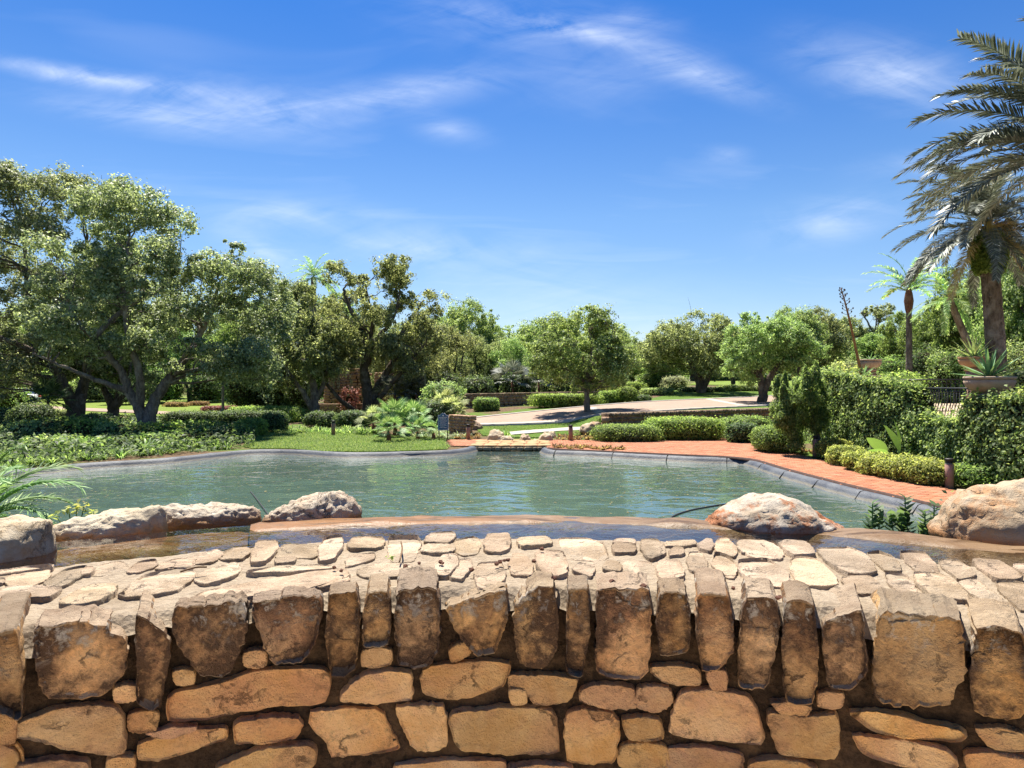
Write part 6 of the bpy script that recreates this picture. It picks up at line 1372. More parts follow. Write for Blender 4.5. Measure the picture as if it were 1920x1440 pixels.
# ------------------------------------------------------------------ lamp post
def lamp():
    d = 46; b = at(418, d); root = tag(empty('lamp_post', b), 'tall grey lamp post with a hanging white lantern on the left lawn', 'lamp post')
    M['lamp_grey'] = simple('lamp_grey', (.11, .105, .095), (.17, .16, .145), 5, .5, .4, .1); M['lamp_glass'] = simple('lantern_glass', (.55, .53, .46), (.66, .63, .55), 6, .3, .5, .0)
    top = zat(660, d)-b.z; m = MB(); m.lathe([(0, 0), (.16, 0), (.16, .3), (.11, .38), (.095, .5), (.075, top-.2), (.09, top-.15), (.03, top), (0, top+.05)], 14); obj('pole', m.mesh('pole', True), M['lamp_grey'], root)
    zl = zat(683, d)-b.z; x = -.27
    m = MB(); m.tube(catmull([(0, 0, top-.25), (-.12, 0, top-.02), (x, 0, top-.1), (x, 0, zl+.06)], 6), .022, 6); obj('arm', m.mesh('arm', True), M['lamp_grey'], root)
    h = 24/F*d; m = MB(); m.lathe([(0, zl+.1), (.06, zl+.08), (.1, zl+.0), (.26, zl-.1), (.25, zl-.14), (0, zl-.14)], 12, (x, 0, 0)); obj('lantern_roof', m.mesh('lantern_roof', True), M['greycap'], root)
    m = MB(); m.lathe([(.2, zl-.14), (.11, zl-h*.8), (0, zl-h*.8)], 6, (x, 0, 0)); obj('lantern_glass', m.mesh('lantern_glass'), M['lamp_glass'], root)
    for k in range(6):
        a = k*math.pi/3; m = MB(); m.tube([(x+.205*math.cos(a), .205*math.sin(a), zl-.14), (x+.115*math.cos(a), .115*math.sin(a), zl-h*.8)], .012, 5); obj('lantern_bar', m.mesh('lantern_bar'), M['lamp_grey'], root)
    m = MB(); m.lathe([(.12, zl-h*.8), (.1, zl-h*.88), (.03, zl-h*1.0), (0, zl-h*1.05)], 10, (x, 0, 0)); obj('lantern_base', m.mesh('lantern_base', True), M['lamp_grey'], root)
lamp()

# ------------------------------------------------------------------ parked white car
def car():
    d = 60; b = at(22, d); root = tag(empty('parked_car', b, math.radians(172)), 'white car parked on the drive beyond the oaks', 'car')
    M['car_white'] = simple('car_white', (.74, .75, .76), (.78, .79, .8), 2, .25, .5, .0); M['car_glass'] = simple('car_glass', (.02, .04, .09), (.03, .06, .12), 2, .08, .6, .0); M['tyre'] = simple('tyre', (.012, .012, .012), (.025, .025, .025), 8, .8, .2, .1)
    sec = [(-2.25, .42, .62, .55), (-2.2, .35, .95, .82), (-1.6, .3, 1.02, .88), (-1.0, .3, 1.08, .9), (0, .3, 1.08, .9), (1.0, .3, 1.08, .9), (1.7, .3, 1.06, .88), (2.2, .35, .98, .82), (2.28, .42, .66, .6)]
    V = []; 
    for (x, zl, zh, w) in sec:
        V += [(x, -w, zl+.1), (x, -w*.96, zl), (x, w*.96, zl), (x, w, zl+.1), (x, w, zh-.22), (x, w*.93, zh), (x, -w*.93, zh), (x, -w, zh-.22)]
    n = 8; m = len(sec); Q = [[i*n+j, i*n+(j+1) % n, (i+1)*n+(j+1) % n, (i+1)*n+j] for i in range(m-1) for j in range(n)]; mb = MB(); mb.add(V, Q); mb.add(V[:8], [[0, 1, 2, 3], [0, 3, 4, 7], [7, 4, 5, 6]]); mb.add(V[-8:], [[3, 2, 1, 0], [7, 4, 3, 0], [6, 5, 4, 7]])
    obj('body', mb.mesh('body'), M['car_white'], root)
    cab = [(-1.75, 1.04, .86), (-1.0, 1.5, .7), (.7, 1.52, .7), (1.25, 1.06, .86)]; V = []
    for (x, z, w) in cab: V += [(x, -w, z), (x, w, z)]
    mb = MB(); mb.add(V, [[0, 2, 3, 1], [2, 4, 5, 3], [4, 6, 7, 5], [0, 6, 4, 2], [1, 3, 5, 7]]); obj('windows', mb.mesh('windows'), M['car_glass'], root)
    mb = MB(); mb.box((-.15, 0, 1.52), (.9, .70, .025)); obj('roof', mb.mesh('roof'), M['car_white'], root)
    for x in (-1.35, -.15, .8):
        for s in (-1, 1): mb = MB(); mb.tube([(x*1.1, s*.875, 1.05), (x, s*.705, 1.51)], .035, 4); obj('pillar', mb.mesh('pillar'), M['car_white'], root)
    for x in (-1.4, 1.4):
        for s in (-1, 1):
            mb = MB(); mb.lathe([(0, -.11), (.30, -.11), (.34, -.07), (.34, .07), (.30, .11), (0, .11)], 18); w = obj('wheel', mb.mesh('wheel', True), M['tyre'], root); w.location = (x, s*.8, .34); w.rotation_euler = (math.pi/2, 0, 0)
            mb = MB(); mb.lathe([(0, .125 if s < 0 else -.125), (.2, .115 if s < 0 else -.115)], 14); obj('rim', mb.mesh('rim', True), M['greycap'], w)
    for s in (-1, 1):
        for x, mt in ((2.255, 'lamp_glass'), (-2.235, 'red_lamp')):
            if mt not in M: M[mt] = simple(mt, (.4, .02, .02), (.45, .03, .03), 3, .3)
            mb = MB(); mb.box((x, s*.62, .80), (.03, .16, .07)); obj('headlight' if x > 0 else 'tail_light', mb.mesh('light'), M[mt], root)
car()

# ------------------------------------------------------------------ ivy wall and upper terrace on the right
TZ2 = 1.25
tp = [(10.75, 22.4), (10.85, 12.0), (11.5, 8), (28, 8), (28, 36), (15.5, 36), (13.0, 31)]
structure(sheet('upper_terrace', tp, lambda x, y: np.full(np.shape(x), TZ2), 2.0, simple('sand_paving', (.33, .25, .17), (.40, .31, .22), 3, .85, .2, .2, 30)))
m_ = MB()
for a_, b_ in zip(tp, tp[1:]+tp[:1]): m_.add([(*a_, -.2), (*b_, -.2), (*b_, TZ2), (*a_, TZ2)], [[0, 1, 2, 3]])
structure(obj('terrace_side', m_.mesh('terrace_side'), M['wall_stone_red']))
ivy = tag(empty('ivy_wall', (10.6, 17, 0)), 'long garden wall covered in creeping fig with a dip at the railing', 'wall')
def ivy_wall():
    rg = np.random.default_rng(91); o0 = np.array(ivy.location)
    path = resample([(13.2, 31.2), (11.9, 26.5), (10.75, 22.6), (10.6, 20), (10.62, 17.2), (10.4, 15), (10.45, 12.5), (11.0, 9.5)], .1)
    T = np.gradient(path, axis=0); T /= np.linalg.norm(T, axis=1)[:, None]; N = np.stack([T[:, 1], -T[:, 0]], 1)  # towards the path (-x)
    L = np.concatenate([[0], np.cumsum(np.linalg.norm(np.diff(path, axis=0), axis=1))])
    pxs = 960+path[:, 0]/path[:, 1]*F
    top = np.interp(path[:, 1], [9, 12, 15.1, 15.35, 15.6, 16.7, 17.3, 17.7, 19, 20.5, 22, 23, 26, 31], [2.0, 2.03, 2.0, 1.9, 1.45, 1.40, 1.55, 2.26, 2.36, 2.46, 2.66, 2.7, 2.6, 2.4])
    m = MB(); V = []
    for i in range(len(path)):
        a = path[i]; b = path[i]-N[i]*.42; V += [(a[0], a[1], -.1), (a[0], a[1], top[i]-.1), (b[0], b[1], top[i]-.1), (b[0], b[1], -.1)]
    n = len(path); Q = [[4*i+j, 4*i+j+1, 4*i+5+j, 4*i+4+j] for i in range(n-1) for j in range(3)]; m.add(np.array(V)-o0, np.array(Q)); obj('masonry', m.mesh('masonry'), M['core'], ivy)
    k = 52000; s = rg.uniform(0, L[-1], k); px_ = np.interp(s, L, path[:, 0]); py_ = np.interp(s, L, path[:, 1]); nx = np.interp(s, L, N[:, 0]); ny = np.interp(s, L, N[:, 1]); tz = np.interp(s, L, top)
    z = rg.uniform(0, 1, k)**.92*tz; on_top = rg.uniform(0, 1, k) < .22
    bul = np.array([noise.fractal(Vector((a*1.5, b*1.5, c*1.5)), 1, 2, 4) for a, b, c in zip(px_, py_, z)])
    off = .10+.10*bul+rg.uniform(-.08, .06, k)-.10*(z/tz)**6
    off = np.where(on_top, rg.uniform(-.45, .1, k), off); z = np.where(on_top, tz-.08+.1*bul+rg.uniform(-.04, .06, k), z)
    # stray sprays above the top
    sp = rg.uniform(0, 1, k) < .05; z = np.where(sp, tz+np.abs(rg.normal(0, .10, k))*(1+bul), z); off = np.where(sp, rg.uniform(-.35, .15, k), off)
    P = np.stack([px_+nx*off, py_+ny*off, np.maximum(z, .01)], 1)
    Nn = np.stack([nx, ny, np.full(k, .45)], 1); Nn[on_top | sp] = [0, 0, 1]; Nn += rg.normal(0, .6, (k, 3))
    obj('foliage', leaf_mesh('foliage', P-o0, Nn, rg.uniform(.06, .12, k), .62, rg), M['fig_leaf'], ivy)
ivy_wall()
M['iron'] = simple('black_iron', (.012, .012, .013), (.03, .03, .03), 12, .5, .4, .1)
def railing(A, B, zt, zb, step, belly, label):
    A = np.array(A, float); B = np.array(B, float); L = np.linalg.norm(B-A); t = (B-A)/L; nv = np.array([t[1], -t[0]]); nv = -nv if nv[0] > 0 else nv
    root = tag(empty('iron_railing', (*A, zb)), label, 'railing')
    for z, r in ((zt, .025), (zt-.14, .012), (zb+.06, .018)):
        m = MB(); m.tube([(0, 0, z-zb), (B[0]-A[0], B[1]-A[1], z-zb)], r, 6); obj('rail', m.mesh('rail', True), M['iron'], root)
    h = zt-zb; m = MB(); m.tube([(nv[0]*o_, nv[1]*o_, z) for o_, z in ((0, .05), (belly*.6, .08), (belly, .2), (belly*.7, .4), (0, .62*h), (0, h))], .011, 5); bar = m.mesh('baluster', True)
    for s in np.arange(.04, L, step): obj('baluster', bar, M['iron'], root, (t[0]*s, t[1]*s, 0))
    k = MB(); k.lathe([(0, 0), (.022, .02), (.022, .05), (0, .07)], 8); kn = k.mesh('knuckle', True)
    for s in np.arange(.04, L, step): obj('knuckle', kn, M['iron'], root, (t[0]*s, t[1]*s, h-.12))
railing((11.0, 18.0), (11.25, 14.9), 2.19, TZ2, .1, .09, 'black bellied iron railing in the dip of the ivy wall')
railing((at(1640, 26)[0], 26), (at(1812, 24)[0], 24), zat(712, 25.4), TZ2, .13, .05, 'long black iron railing farther back on the upper terrace')
# ------------------------------------------------------------------ urns and agaves
M['terracotta'] = simple('pale_terracotta', (.31, .22, .155), (.41, .315, .235), 7, .8, .2, .3, 40, .006)
M['terracotta_red'] = simple('orange_terracotta', (.34, .19, .10), (.42, .26, .15), 7, .8, .2, .3, 40, .006)
M['agave'] = leafmat('agave_leaf', [(.05, .12, .045), (.085, .17, .06), (.13, .22, .08)], .12, .4, .4)
M['agave_pale'] = leafmat('pale_agave_leaf', [(.12, .18, .05), (.2, .26, .09), (.27, .31, .13)], .15, .4, .4)
def agave_leaf(L, W):
    V = []; n = 8
    for i in range(n+1):
        t = i/n; w = W*(.55+.9*t-1.45*t**2.2)*.5 if t < .98 else .001; x = L*t; z = .12*L*t*t*0
        V += [(x, -w, z+w*.45), (x, 0, z), (x, w, z+w*.45)]
    Q = [[3*i+j, 3*i+j+1, 3*i+4+j, 3*i+3+j] for i in range(n) for j in range(2)]
    return mesh_np('leaf', V, np.array(Q), True)
AG = agave_leaf(.62, .085)
def agave(loc, label, mat='agave', n=26, sc=1.0, seed=0, lo=.05, hi=1.35):
    rg = np.random.default_rng(seed+600); root = tag(empty('agave', loc), label, 'agave'); AGm = AG
    for i in range(n):
        t = i/(n-1); e = lo+(hi-lo)*t**.8+rg.normal(0, .06); s = sc*(1-.25*abs(t-.45))*rg.uniform(.85, 1.1)
        o = bpy.data.objects.new('leaf', AGm); COL.objects.link(o); o.parent = root; o.rotation_euler = (rg.normal(0, .1), -e, i*2.4); o.scale = (s, s*.9, s)
        if not AGm.materials: AGm.materials.append(M['agave'])
        o.material_slots[0].link = 'OBJECT'; o.material_slots[0].material = M[mat]
    return root
def urn(px, d, ytop, ybot, wpx, mat, label, ped=True):
    k = d/F; R = wpx/2*k; zt = zat(ytop, d); zb = zat(ybot, d); x = (px-960)*k; h = zt-zb; base = zb if not ped else TZ2
    root = tag(empty('stone_urn', (x, d, zb)), label, 'urn')
    m = MB(); m.lathe([(0, 0, 0), (R*.4, 0, 0), (R*.40, .04*h, 0), (R*.42, .07*h, 0), (R*.62, .16*h, 1), (R*.82, .34*h, 1), (R*.93, .56*h, 1), (R*.96, .74*h, 1), (R*.92, .82*h, 0)], 56, flute=28, famp=.05); obj('bowl', m.mesh('bowl', True), M[mat], root)
    m = MB(); m.lathe([(R*.9, .82*h), (R*1.0, .86*h), (R*1.03, .94*h), (R*1.0, h), (R*.88, h), (R*.86, .9*h)], 40); obj('rim', m.mesh('rim', True), M[mat], root)
    m = MB(); m.lathe([(R*.88, .9*h), (0, .93*h)], 24); obj('potting_soil', m.mesh('potting_soil'), M['soil'], root)
    if ped:
        p2 = tag(empty('urn_pedestal', (x, d, TZ2)), 'stone pedestal under the '+label, 'pedestal'); p2['label'] = 'square stone pedestal carrying the '+label.split(' urn')[0]+' urn'
        hh = zb-TZ2; m = MB(); m.box((0, 0, hh*.5-.1), (R*.38, R*.38, hh*.5-.0+.05)); obj('shaft', m.mesh('shaft'), M['wall_stone_red'], p2)
        m = MB(); m.box((0, 0, hh-.04), (R*.45, R*.45, .038)); obj('capital', m.mesh('capital'), M[mat], p2)
    return Vector((x, d, zb+.9*h))
p_ = urn(1855, 15.05, 706, 738, 82, 'terracotta', 'wide fluted pale urn above the ivy wall'); agave(p_, 'dark green agave with stiff leaves in the wide fluted urn', 'agave', 34, 1.3, 1)
p_ = urn(1826, 22, 669, 691, 50, 'terracotta_red', 'smaller orange fluted urn behind the wide urn'); agave(p_, 'pale yellow green agave in the smaller orange urn', 'agave_pale', 30, 1.35, 2)
p_ = urn(1631, 24.5, 674, 692, 40, 'terracotta', 'orange fluted urn beside the tall agave stalk'); agave(p_, 'dark trailing agave in the urn beside the tall stalk', 'agave', 16, .7, 3, -.5, .9)
p_ = urn(1618, 22.8, 704, 722, 60, 'terracotta', 'grey weathered urn half sunk in the ivy below the stalk'); ag = agave(p_, 'flowering agave rosette at the foot of the tall stalk', 'agave', 22, .9, 4, -.1, 1.2)
def stalk():
    d = 22.8; k = d/F; P = [((x-960)*k, d, zat(y, d)) for x, y in ((1616, 706), (1606, 660), (1594, 605), (1584, 565), (1577, 541))]; o0 = np.array(P[0])
    root = tag(empty('agave_flower_stalk', P[0]), 'tall leaning rusty agave flower stalk with dark seed pods', 'flower stalk')
    M['stalk'] = simple('rusty_stalk', (.22, .10, .04), (.36, .18, .07), 6, .8, .2, .3, 30); m = MB(); Pc = catmull(np.array(P)-o0, 6); m.tube(Pc, np.linspace(.055, .015, len(Pc)), 7); obj('stem', m.mesh('stem', True), M['stalk'], root)
    rg = np.random.default_rng(2)
    for i in range(26):
        f = .58+.42*i/26; j = int(f*(len(Pc)-1)); c = Pc[j]; a = i*2.4; L = .30*(1.25-f)
        q = c+np.array([math.cos(a)*L, math.sin(a)*L, .08]); m = MB(); m.tube([c, (c+q)/2+[0, 0, -.02], q], .008, 4); m.lathe([(0, -.035), (.022, -.01), (.026, .02), (0, .045)], 6, tuple(q)); obj('seed_pod', m.mesh('seed_pod', True), M['bark_dark'], root)
stalk()

# ------------------------------------------------------------------ palms
def frond_mesh(L, e0, bend, nl, ll, w, rg, vee=.35, s0=.14, rach=.02):
    n = 14; s = np.linspace(0, 1, n+1); e = e0-bend*s**1.25; dx = np.cos(e)*L/n; dz = np.sin(e)*L/n; X = np.concatenate([[0], np.cumsum(dx[:-1])]); Z = np.concatenate([[0], np.cumsum(dz[:-1])])
    P = np.stack([X, np.zeros(n+1), Z], 1); m = MB(); m.tube(P, np.linspace(rach, .004, n+1), 5, False)
    t = np.linspace(s0, 1, nl); bx = np.interp(t, s, X); bz = np.interp(t, s, Z); ee = np.interp(t, s, e)
    for sd in (-1, 1):
        tg = np.stack([np.cos(ee), 0*ee, np.sin(ee)], 1); up = np.stack([-np.sin(ee), 0*ee, np.cos(ee)], 1); sv = np.tile([[0, sd*1., 0]], (nl, 1))
        f = rg.uniform(.35, .75, nl)[:, None]*(1-.3*t[:, None])+.15; v = (vee+rg.normal(0, .22, nl))[:, None]
        d = unit(tg*(.55+.5*t[:, None])+sv*f*1.35+up*v*.8); l = ll*np.sin(np.pi*(.16+.72*t))**.7*rg.uniform(.85, 1.1, nl)
        B = np.stack([bx, 0*bx, bz], 1); nrm = unit(np.cross(d, np.cross(up, d))+rg.normal(0, .25, (nl, 3))); side = unit(np.cross(d, nrm))*w*.5
        droop = np.array([0, 0, -1.])*(.16*l)[:, None]
        a = B; mid = B+d*(l*.5)[:, None]+droop*.2; tip = B+d*l[:, None]+droop
        V = np.stack([a-side*.5, a+side*.5, mid+side, mid-side, tip], 1).reshape(-1, 3); i = np.arange(nl)[:, None]*5
        m.add(V, i+np.array([[0, 1, 2, 3]]), i+np.array([[3, 2, 4]]))
    return m.mesh('frond')
def frond_set(L, ll, w, seed, nl=58, vee=.3):
    rg = np.random.default_rng(seed); return [frond_mesh(L, math.radians(a), math.radians(b), nl, ll, w, rg, vee) for a, b in ((82, 70), (66, 78), (48, 74), (28, 66), (8, 60), (-14, 50), (-42, 36))]
def palm_trunk(m, P, r0, r1, rings=90, n=22, amp=.10, k=7):
    Pc = catmull(P, max(4, rings//(len(P)-1))); R = np.linspace(r0, r1, len(Pc)); T = unit(np.gradient(Pc, axis=0)); A = unit(np.cross(T, np.tile([[0, 1., 0]], (len(Pc), 1)))); B = np.cross(T, A); V = []
    zz = np.concatenate([[0], np.cumsum(np.linalg.norm(np.diff(Pc, axis=0), axis=1))]); a = np.linspace(0, 2*np.pi, n, endpoint=False)
    for i in range(len(Pc)):
        u1 = (zz[i]*7+a/(2*np.pi)*k) % 1; u2 = (zz[i]*7-a/(2*np.pi)*k) % 1; rr = R[i]*(1+amp*(np.maximum(u1, u2)-.5)); V.append(Pc[i]+np.outer(np.cos(a)*rr, A[i])+np.outer(np.sin(a)*rr, B[i]))
    V = np.concatenate(V); i = np.arange(len(Pc)-1)[:, None]*n; j = np.arange(n)[None]; q = (j+1) % n; m.add(V, np.stack([i+j, i+q, i+n+q, i+n+j], -1).reshape(-1, 4))
M['palm_bark'] = barkmat('palm_bark', (.07, .05, .038), (.22, .17, .13), (.34, .29, .24))
M['palm_bark_red'] = barkmat('red_palm_bark', (.12, .05, .03), (.22, .10, .06), (.26, .16, .11))
def palm(nm, label, foot, top, r0, r1, fset, nf, mats, seed, emin=-.75, emax=1.45, rings=110, lean=None, sc=1.0, bark='palm_bark', amp=.2):
    rg = np.random.default_rng(seed); root = tag(empty(nm, foot), label, 'palm tree'); f = Vector(foot); tp_ = Vector(top)-f; m = MB()
    palm_trunk(m, [(0, 0, 0), tuple(tp_*.4+Vector((lean or 0, 0, 0))), tuple(tp_)], r0, r1, rings, amp=amp); obj('trunk', m.mesh('trunk', False), M[bark], root)
    for i in range(nf):
        t = (i+.5)/nf; e = emax-(emax-emin)*t; k = int(np.clip(np.interp(math.degrees(e), [-42, -14, 8, 28, 48, 66, 82], [6, 5, 4, 3, 2, 1, 0])+rg.uniform(-.5, .5), 0, 6)+.5); k = min(k, 6)
        mt = mats[1] if (t > .92 and rg.uniform() < .5) else mats[0]; me = fset[k]
        if not me.materials: me.materials.append(M[mats[0]])
        o = bpy.data.objects.new('frond', me); COL.objects.link(o); o.parent = root; o.location = tp_+Vector((0, 0, .25*(.8-t))); o.rotation_euler = (rg.normal(0, .18), rg.normal(0, .08), i*2.3999+rg.normal(0, .15)); s = sc*rg.uniform(.88, 1.1); o.scale = (s, s, s); o.material_slots[0].link = 'OBJECT'; o.material_slots[0].material = M[mt]
    return root, tp_
FS = frond_set(3.7, .52, .042, 701, 96, .35)
A1 = Vector(((1850-960)/F*22, 22, zat(428, 22))); A0 = Vector(((1872-960)/F*22, 22, TZ2))
pa, pt = palm('date_palm', 'large date palm with a ferny collar and orange fruit stalks', A0, A1, .30, .24, FS, 56, ('palm_leaf', 'palm_dry'), 1, lean=.05, sc=.82)
def palm_extras():
    rg = np.random.default_rng(5); m = 5200; a = rg.uniform(0, 6.28, m); z = rg.uniform(-1.5, -.15, m); r = (.36+.16*np.sin((z+1.5)/1.35*3.1))*rg.uniform(.7, 1.1, m)
    x0 = Vector(pt); f_ = (x0.z+z)/x0.z; C = np.stack([x0.x*f_+np.cos(a)*r, x0.y*f_+np.sin(a)*r, x0.z+z], 1); N = np.stack([np.cos(a), np.sin(a), np.full(m, .5)], 1)+rg.normal(0, .5, (m, 3))
    obj('fern_collar', leaf_mesh('fern_collar', C, N, rg.uniform(.08, .2, m), .4, rg), M['lime_leaf'], pa)
    M['fruit'] = leafmat('orange_fruit_stalk', [(.20, .11, .02), (.28, .17, .035), (.32, .23, .06)], .15, .5, .3)
    for k in range(9):
        a = k*.7+rg.normal(0, .1); n = 46; d = np.stack([np.cos(a+rg.normal(0, .22, n))*1.0, np.sin(a+rg.normal(0, .22, n)), rg.uniform(-.1, .6, n)], 1); V, Q = blade_strip(np.tile([[pt[0]+math.cos(a)*.2, pt[1]+math.sin(a)*.2, pt[2]+.1]], (n, 1))+0., unit(d), rg.uniform(.7, 1.35, n), np.full(n, .022), .75, rg, 4); obj('fruit_stalk', mesh_np('fruit_stalk', V, Q), M['fruit'], pa)
palm_extras()
FS2 = frond_set(4.1, .56, .045, 731, 110, .35)
palm('date_palm', 'date palm whose long grey fronds reach in above the ferny palm', Vector((13.5, 15.6, TZ2)), Vector((13.3, 15.4, 7.5)), .38, .3, FS2, 66, ('palm_leaf', 'palm_leaf'), 3, lean=.05, emin=.12, sc=.95)
FS3 = frond_set(2.3, .34, .04, 741, 40, .25)
b_ = at(1705, 40); palm('slender_palm', 'slender palm with a smooth grey trunk and a rusty crownshaft', b_, Vector(((1704-960)/F*40, 40, zat(548, 40))), .22, .14, FS3[:4]+[FS3[3]]*3, 20, ('palm_green', 'palm_dry'), 5, emin=.35, emax=1.4, amp=.02, rings=40, sc=1.15)
c_ = MB(); c_.lathe([(.13, -.3), (.2, 0), (.26, .5), (.2, .95), (.1, 1.3), (0, 1.35)], 12, ((1704-960)/F*40, 40, zat(580, 40))); 
sp = [o for o in bpy.data.objects if o.name.startswith('slender_palm')][0]; o = obj('crownshaft', c_.mesh('crownshaft', True), M['palm_bark_red'], sp); o.location = -Vector(sp.location)
b_ = at(585, 60); palm('background_palm', 'palm crown poking out above the mossy oaks', b_, Vector(((588-960)/F*60, 60, zat(520, 60))), .3, .22, FS3, 26, ('palm_green', 'palm_dry'), 7, emin=-.5, emax=1.4, amp=.05, rings=40, sc=1.15)
b_ = at(1880, 34); palm('background_palm', 'shaggy palm with a thin trunk behind the ferny date palm', b_, Vector(((1780-960)/F*34, 34, zat(560, 34))), .2, .16, FS3, 22, ('palm_green', 'palm_dry'), 9, emin=-.9, emax=1.1, amp=.05, rings=40, sc=.9)
# fan palms
def fan_mesh(rg, R=.42, n=22):
    m = MB(); a = np.linspace(-1.9, 1.9, n); d = np.stack([np.cos(a), np.sin(a), np.abs(np.sin(a))*.12], 1); l = R*(1-.25*np.abs(a)/1.9)*rg.uniform(.9, 1.08, n); B = np.tile([[.55, 0, .0]], (n, 1)); s = np.stack([-np.sin(a), np.cos(a), 0*a], 1)*.022
    up = np.array([0, 0, .02]); V = np.stack([B, B+d*(l*.55)[:, None]+s+up, B+d*l[:, None]-np.array([0, 0, 1])*(l*.18)[:, None], B+d*(l*.55)[:, None]-s+up], 1).reshape(-1, 3); m.add(V, np.arange(4*n).reshape(-1, 4)); m.tube([(0, 0, 0), (.3, 0, .02), (.56, 0, 0)], .01, 4, False); return m.mesh('fan_leaf')
FAN = [fan_mesh(np.random.default_rng(800+i)) for i in range(3)]
for f_ in FAN: f_.materials.append(M['fan_leaf'])
def fan_palm(px, d, h, n, sc, label, seed, mat='fan_leaf', zb=None):
    rg = np.random.default_rng(seed+820); b = at(px, d, zb); root = tag(empty('fan_palm', b), label, 'palm')
    m = MB(); m.tube([(0, 0, -.05), (.03, 0, h*.5), (0, 0, h)], [.10, .085, .07], 8, True, .1, rg); obj('stem', m.mesh('stem', True), M['palm_bark_red'], root)
    for i in range(n):
        o = bpy.data.objects.new('fan_leaf', FAN[i % 3]); COL.objects.link(o); o.parent = root; e = 1.35-1.7*(i+.5)/n; o.location = (0, 0, h); o.rotation_euler = (rg.normal(0, .35), -e, i*2.4); s = sc*rg.uniform(.85, 1.15); o.scale = (s, s, s)
        if mat != 'fan_leaf': o.material_slots[0].link = 'OBJECT'; o.material_slots[0].material = M[mat]
fan_palm(728, 26.5, .4, 18, .85, 'bright fan palm with a reddish stem in the bed behind the pond lawn', 1)
fan_palm(740, 29, .65, 22, 1.2, 'tall dark fan palm with shaggy leaves behind the bright one', 2)
fan_palm(775, 30, .6, 20, 1.1, 'dark fan palm leaning towards the blue sign', 3)
fan_palm(783, 27.3, .35, 12, .8, 'small fan palm left of the blue sign', 4)
fan_palm(812, 27.6, .25, 10, .7, 'small pale fan palm touching the blue sign', 5)
fan_palm(700, 30, .5, 14, .95, 'yellowing fan palm beside the mossy oak trunk', 6, 'olive_leaf')
fan_palm(850, 33, .7, 20, 1.0, 'shaggy yellow green palm behind the red planter corner', 7, 'olive_leaf')
fan_palm(835, 35, .8, 20, 1.05, 'shaggy palm behind the blue sign', 8, 'olive_leaf')
fan_palm(740, 44, 1.1, 20, 1.6, 'blue green fan palm by the curved stone wall', 9, 'palm_leaf')
fan_palm(780, 45, 1.1, 20, 1.6, 'blue green fan palm above the end of the curved wall', 10, 'palm_leaf')
fan_palm(90, 36, 1.3, 22, 1.5, 'dark spiky palm left of the twin trunked oak', 11, 'deep_leaf')
fan_palm(960, 47, 1.6, 20, 1.7, 'pale palm showing among the trees behind the far wall', 12, 'palm_leaf')
fan_palm(1010, 48, 1.4, 20, 1.6, 'pale drooping palm above the lime hedge', 13, 'palm_leaf')
shrub(at(655, 46), .62, .55, zat(724, 46)-at(655, 46).z, 'red leaved shrub in front of the curved fountain wall', 'red_leaf', size=.13, lump=.4, dens=1.6, seed=130, core=.4)
for i_, (x, d) in enumerate([(403, 50), (435, 50), (330, 56), (372, 58)]): shrub(at(x, d), 1.0, .6, .4, ['maroon bedding plants left of the lamp post', 'maroon bedding plants right of the lamp post', 'rust coloured bedding on the left lawn edge', 'rust coloured bedding under the far forked tree'][i_], 'red_leaf' if i_ < 2 else 'rust_leaf', size=.1, lump=.3, seed=140+i_, core=.5, nm='bedding_plants', cat='plants')
# dark conifers and undergrowth that close the view under the trees
for i_, (x0, x1, tp_, d, m_) in enumerate([(430, 480, 655, 48, 'deep_leaf'), (465, 520, 640, 49, 'deep_leaf'), (505, 560, 650, 48, 'deep_leaf'), (540, 585, 700, 47, 'deep_leaf'), (280, 340, 690, 62, 'fresh_leaf'), (360, 420, 700, 64, 'deep_leaf'), (200, 270, 700, 60, 'deep_leaf'), (400, 470, 690, 68, 'fresh_leaf'), (90, 150, 715, 70, 'fresh_leaf'), (150, 210, 710, 66, 'olive_leaf'), (-60, 10, 690, 72, 'lime_leaf'), (60, 110, 700, 74, 'lime_leaf'), (640, 700, 660, 56, 'deep_leaf'), (590, 650, 650, 58, 'fresh_leaf'), (700, 760, 650, 57, 'deep_leaf'), (-120, -30, 660, 50, 'deep_leaf'), (-40, 40, 720, 46, 'fresh_leaf')]):
    S_(x0, x1, tp_, d, 1.6, ('' if i_ < 4 else LOOK[m_]+' ')+['dark conifer like shrub behind the lamp post and yellow green hedge', 'shaggy park shrub beyond the left lawn', 'tall shrub behind the fountain walls'][0 if i_ < 4 else (2 if 12 <= i_ < 15 else 1)], m_, lump=.4, size=.15, dens=2.0, seed=150+i_, group=['conifers behind the lamp', 'park shrubs', 'fountain shrubs'][0 if i_ < 4 else (2 if 12 <= i_ < 15 else 1)], rough=.8)
for i_, (x0, x1, tp_, d, m_) in enumerate([(1560, 1640, 672, 40, 'olive_leaf'), (1630, 1700, 668, 44, 'fresh_leaf'), (1700, 1760, 650, 42, 'deep_leaf'), (1745, 1830, 655, 40, 'oak_leaf2'), (1820, 1900, 640, 36, 'fresh_leaf'), (1880, 1990, 640, 30, 'oak_leaf2'), (1870, 1960, 690, 20, 'olive_leaf'), (1900, 2000, 715, 16, 'gold_leaf'), (1560, 1610, 685, 27, 'gold_leaf'), (1650, 1720, 698, 30, 'lime_leaf')]):
    S_(x0, x1, tp_, d, 1.3 if d > 25 else .8, LOOK[m_]+' '+['leafy shrub behind the iron railing on the upper terrace', 'shrub behind the wide fluted urn'][0 if i_ not in (6, 7) else 1], m_, lump=.4, size=.12, dens=2.0, seed=180+i_, group='shrubs on the upper terrace' if i_ not in (6, 7) else 'shrubs behind the wide urn', rough=.8, zb=TZ2 if d < 34 else None)

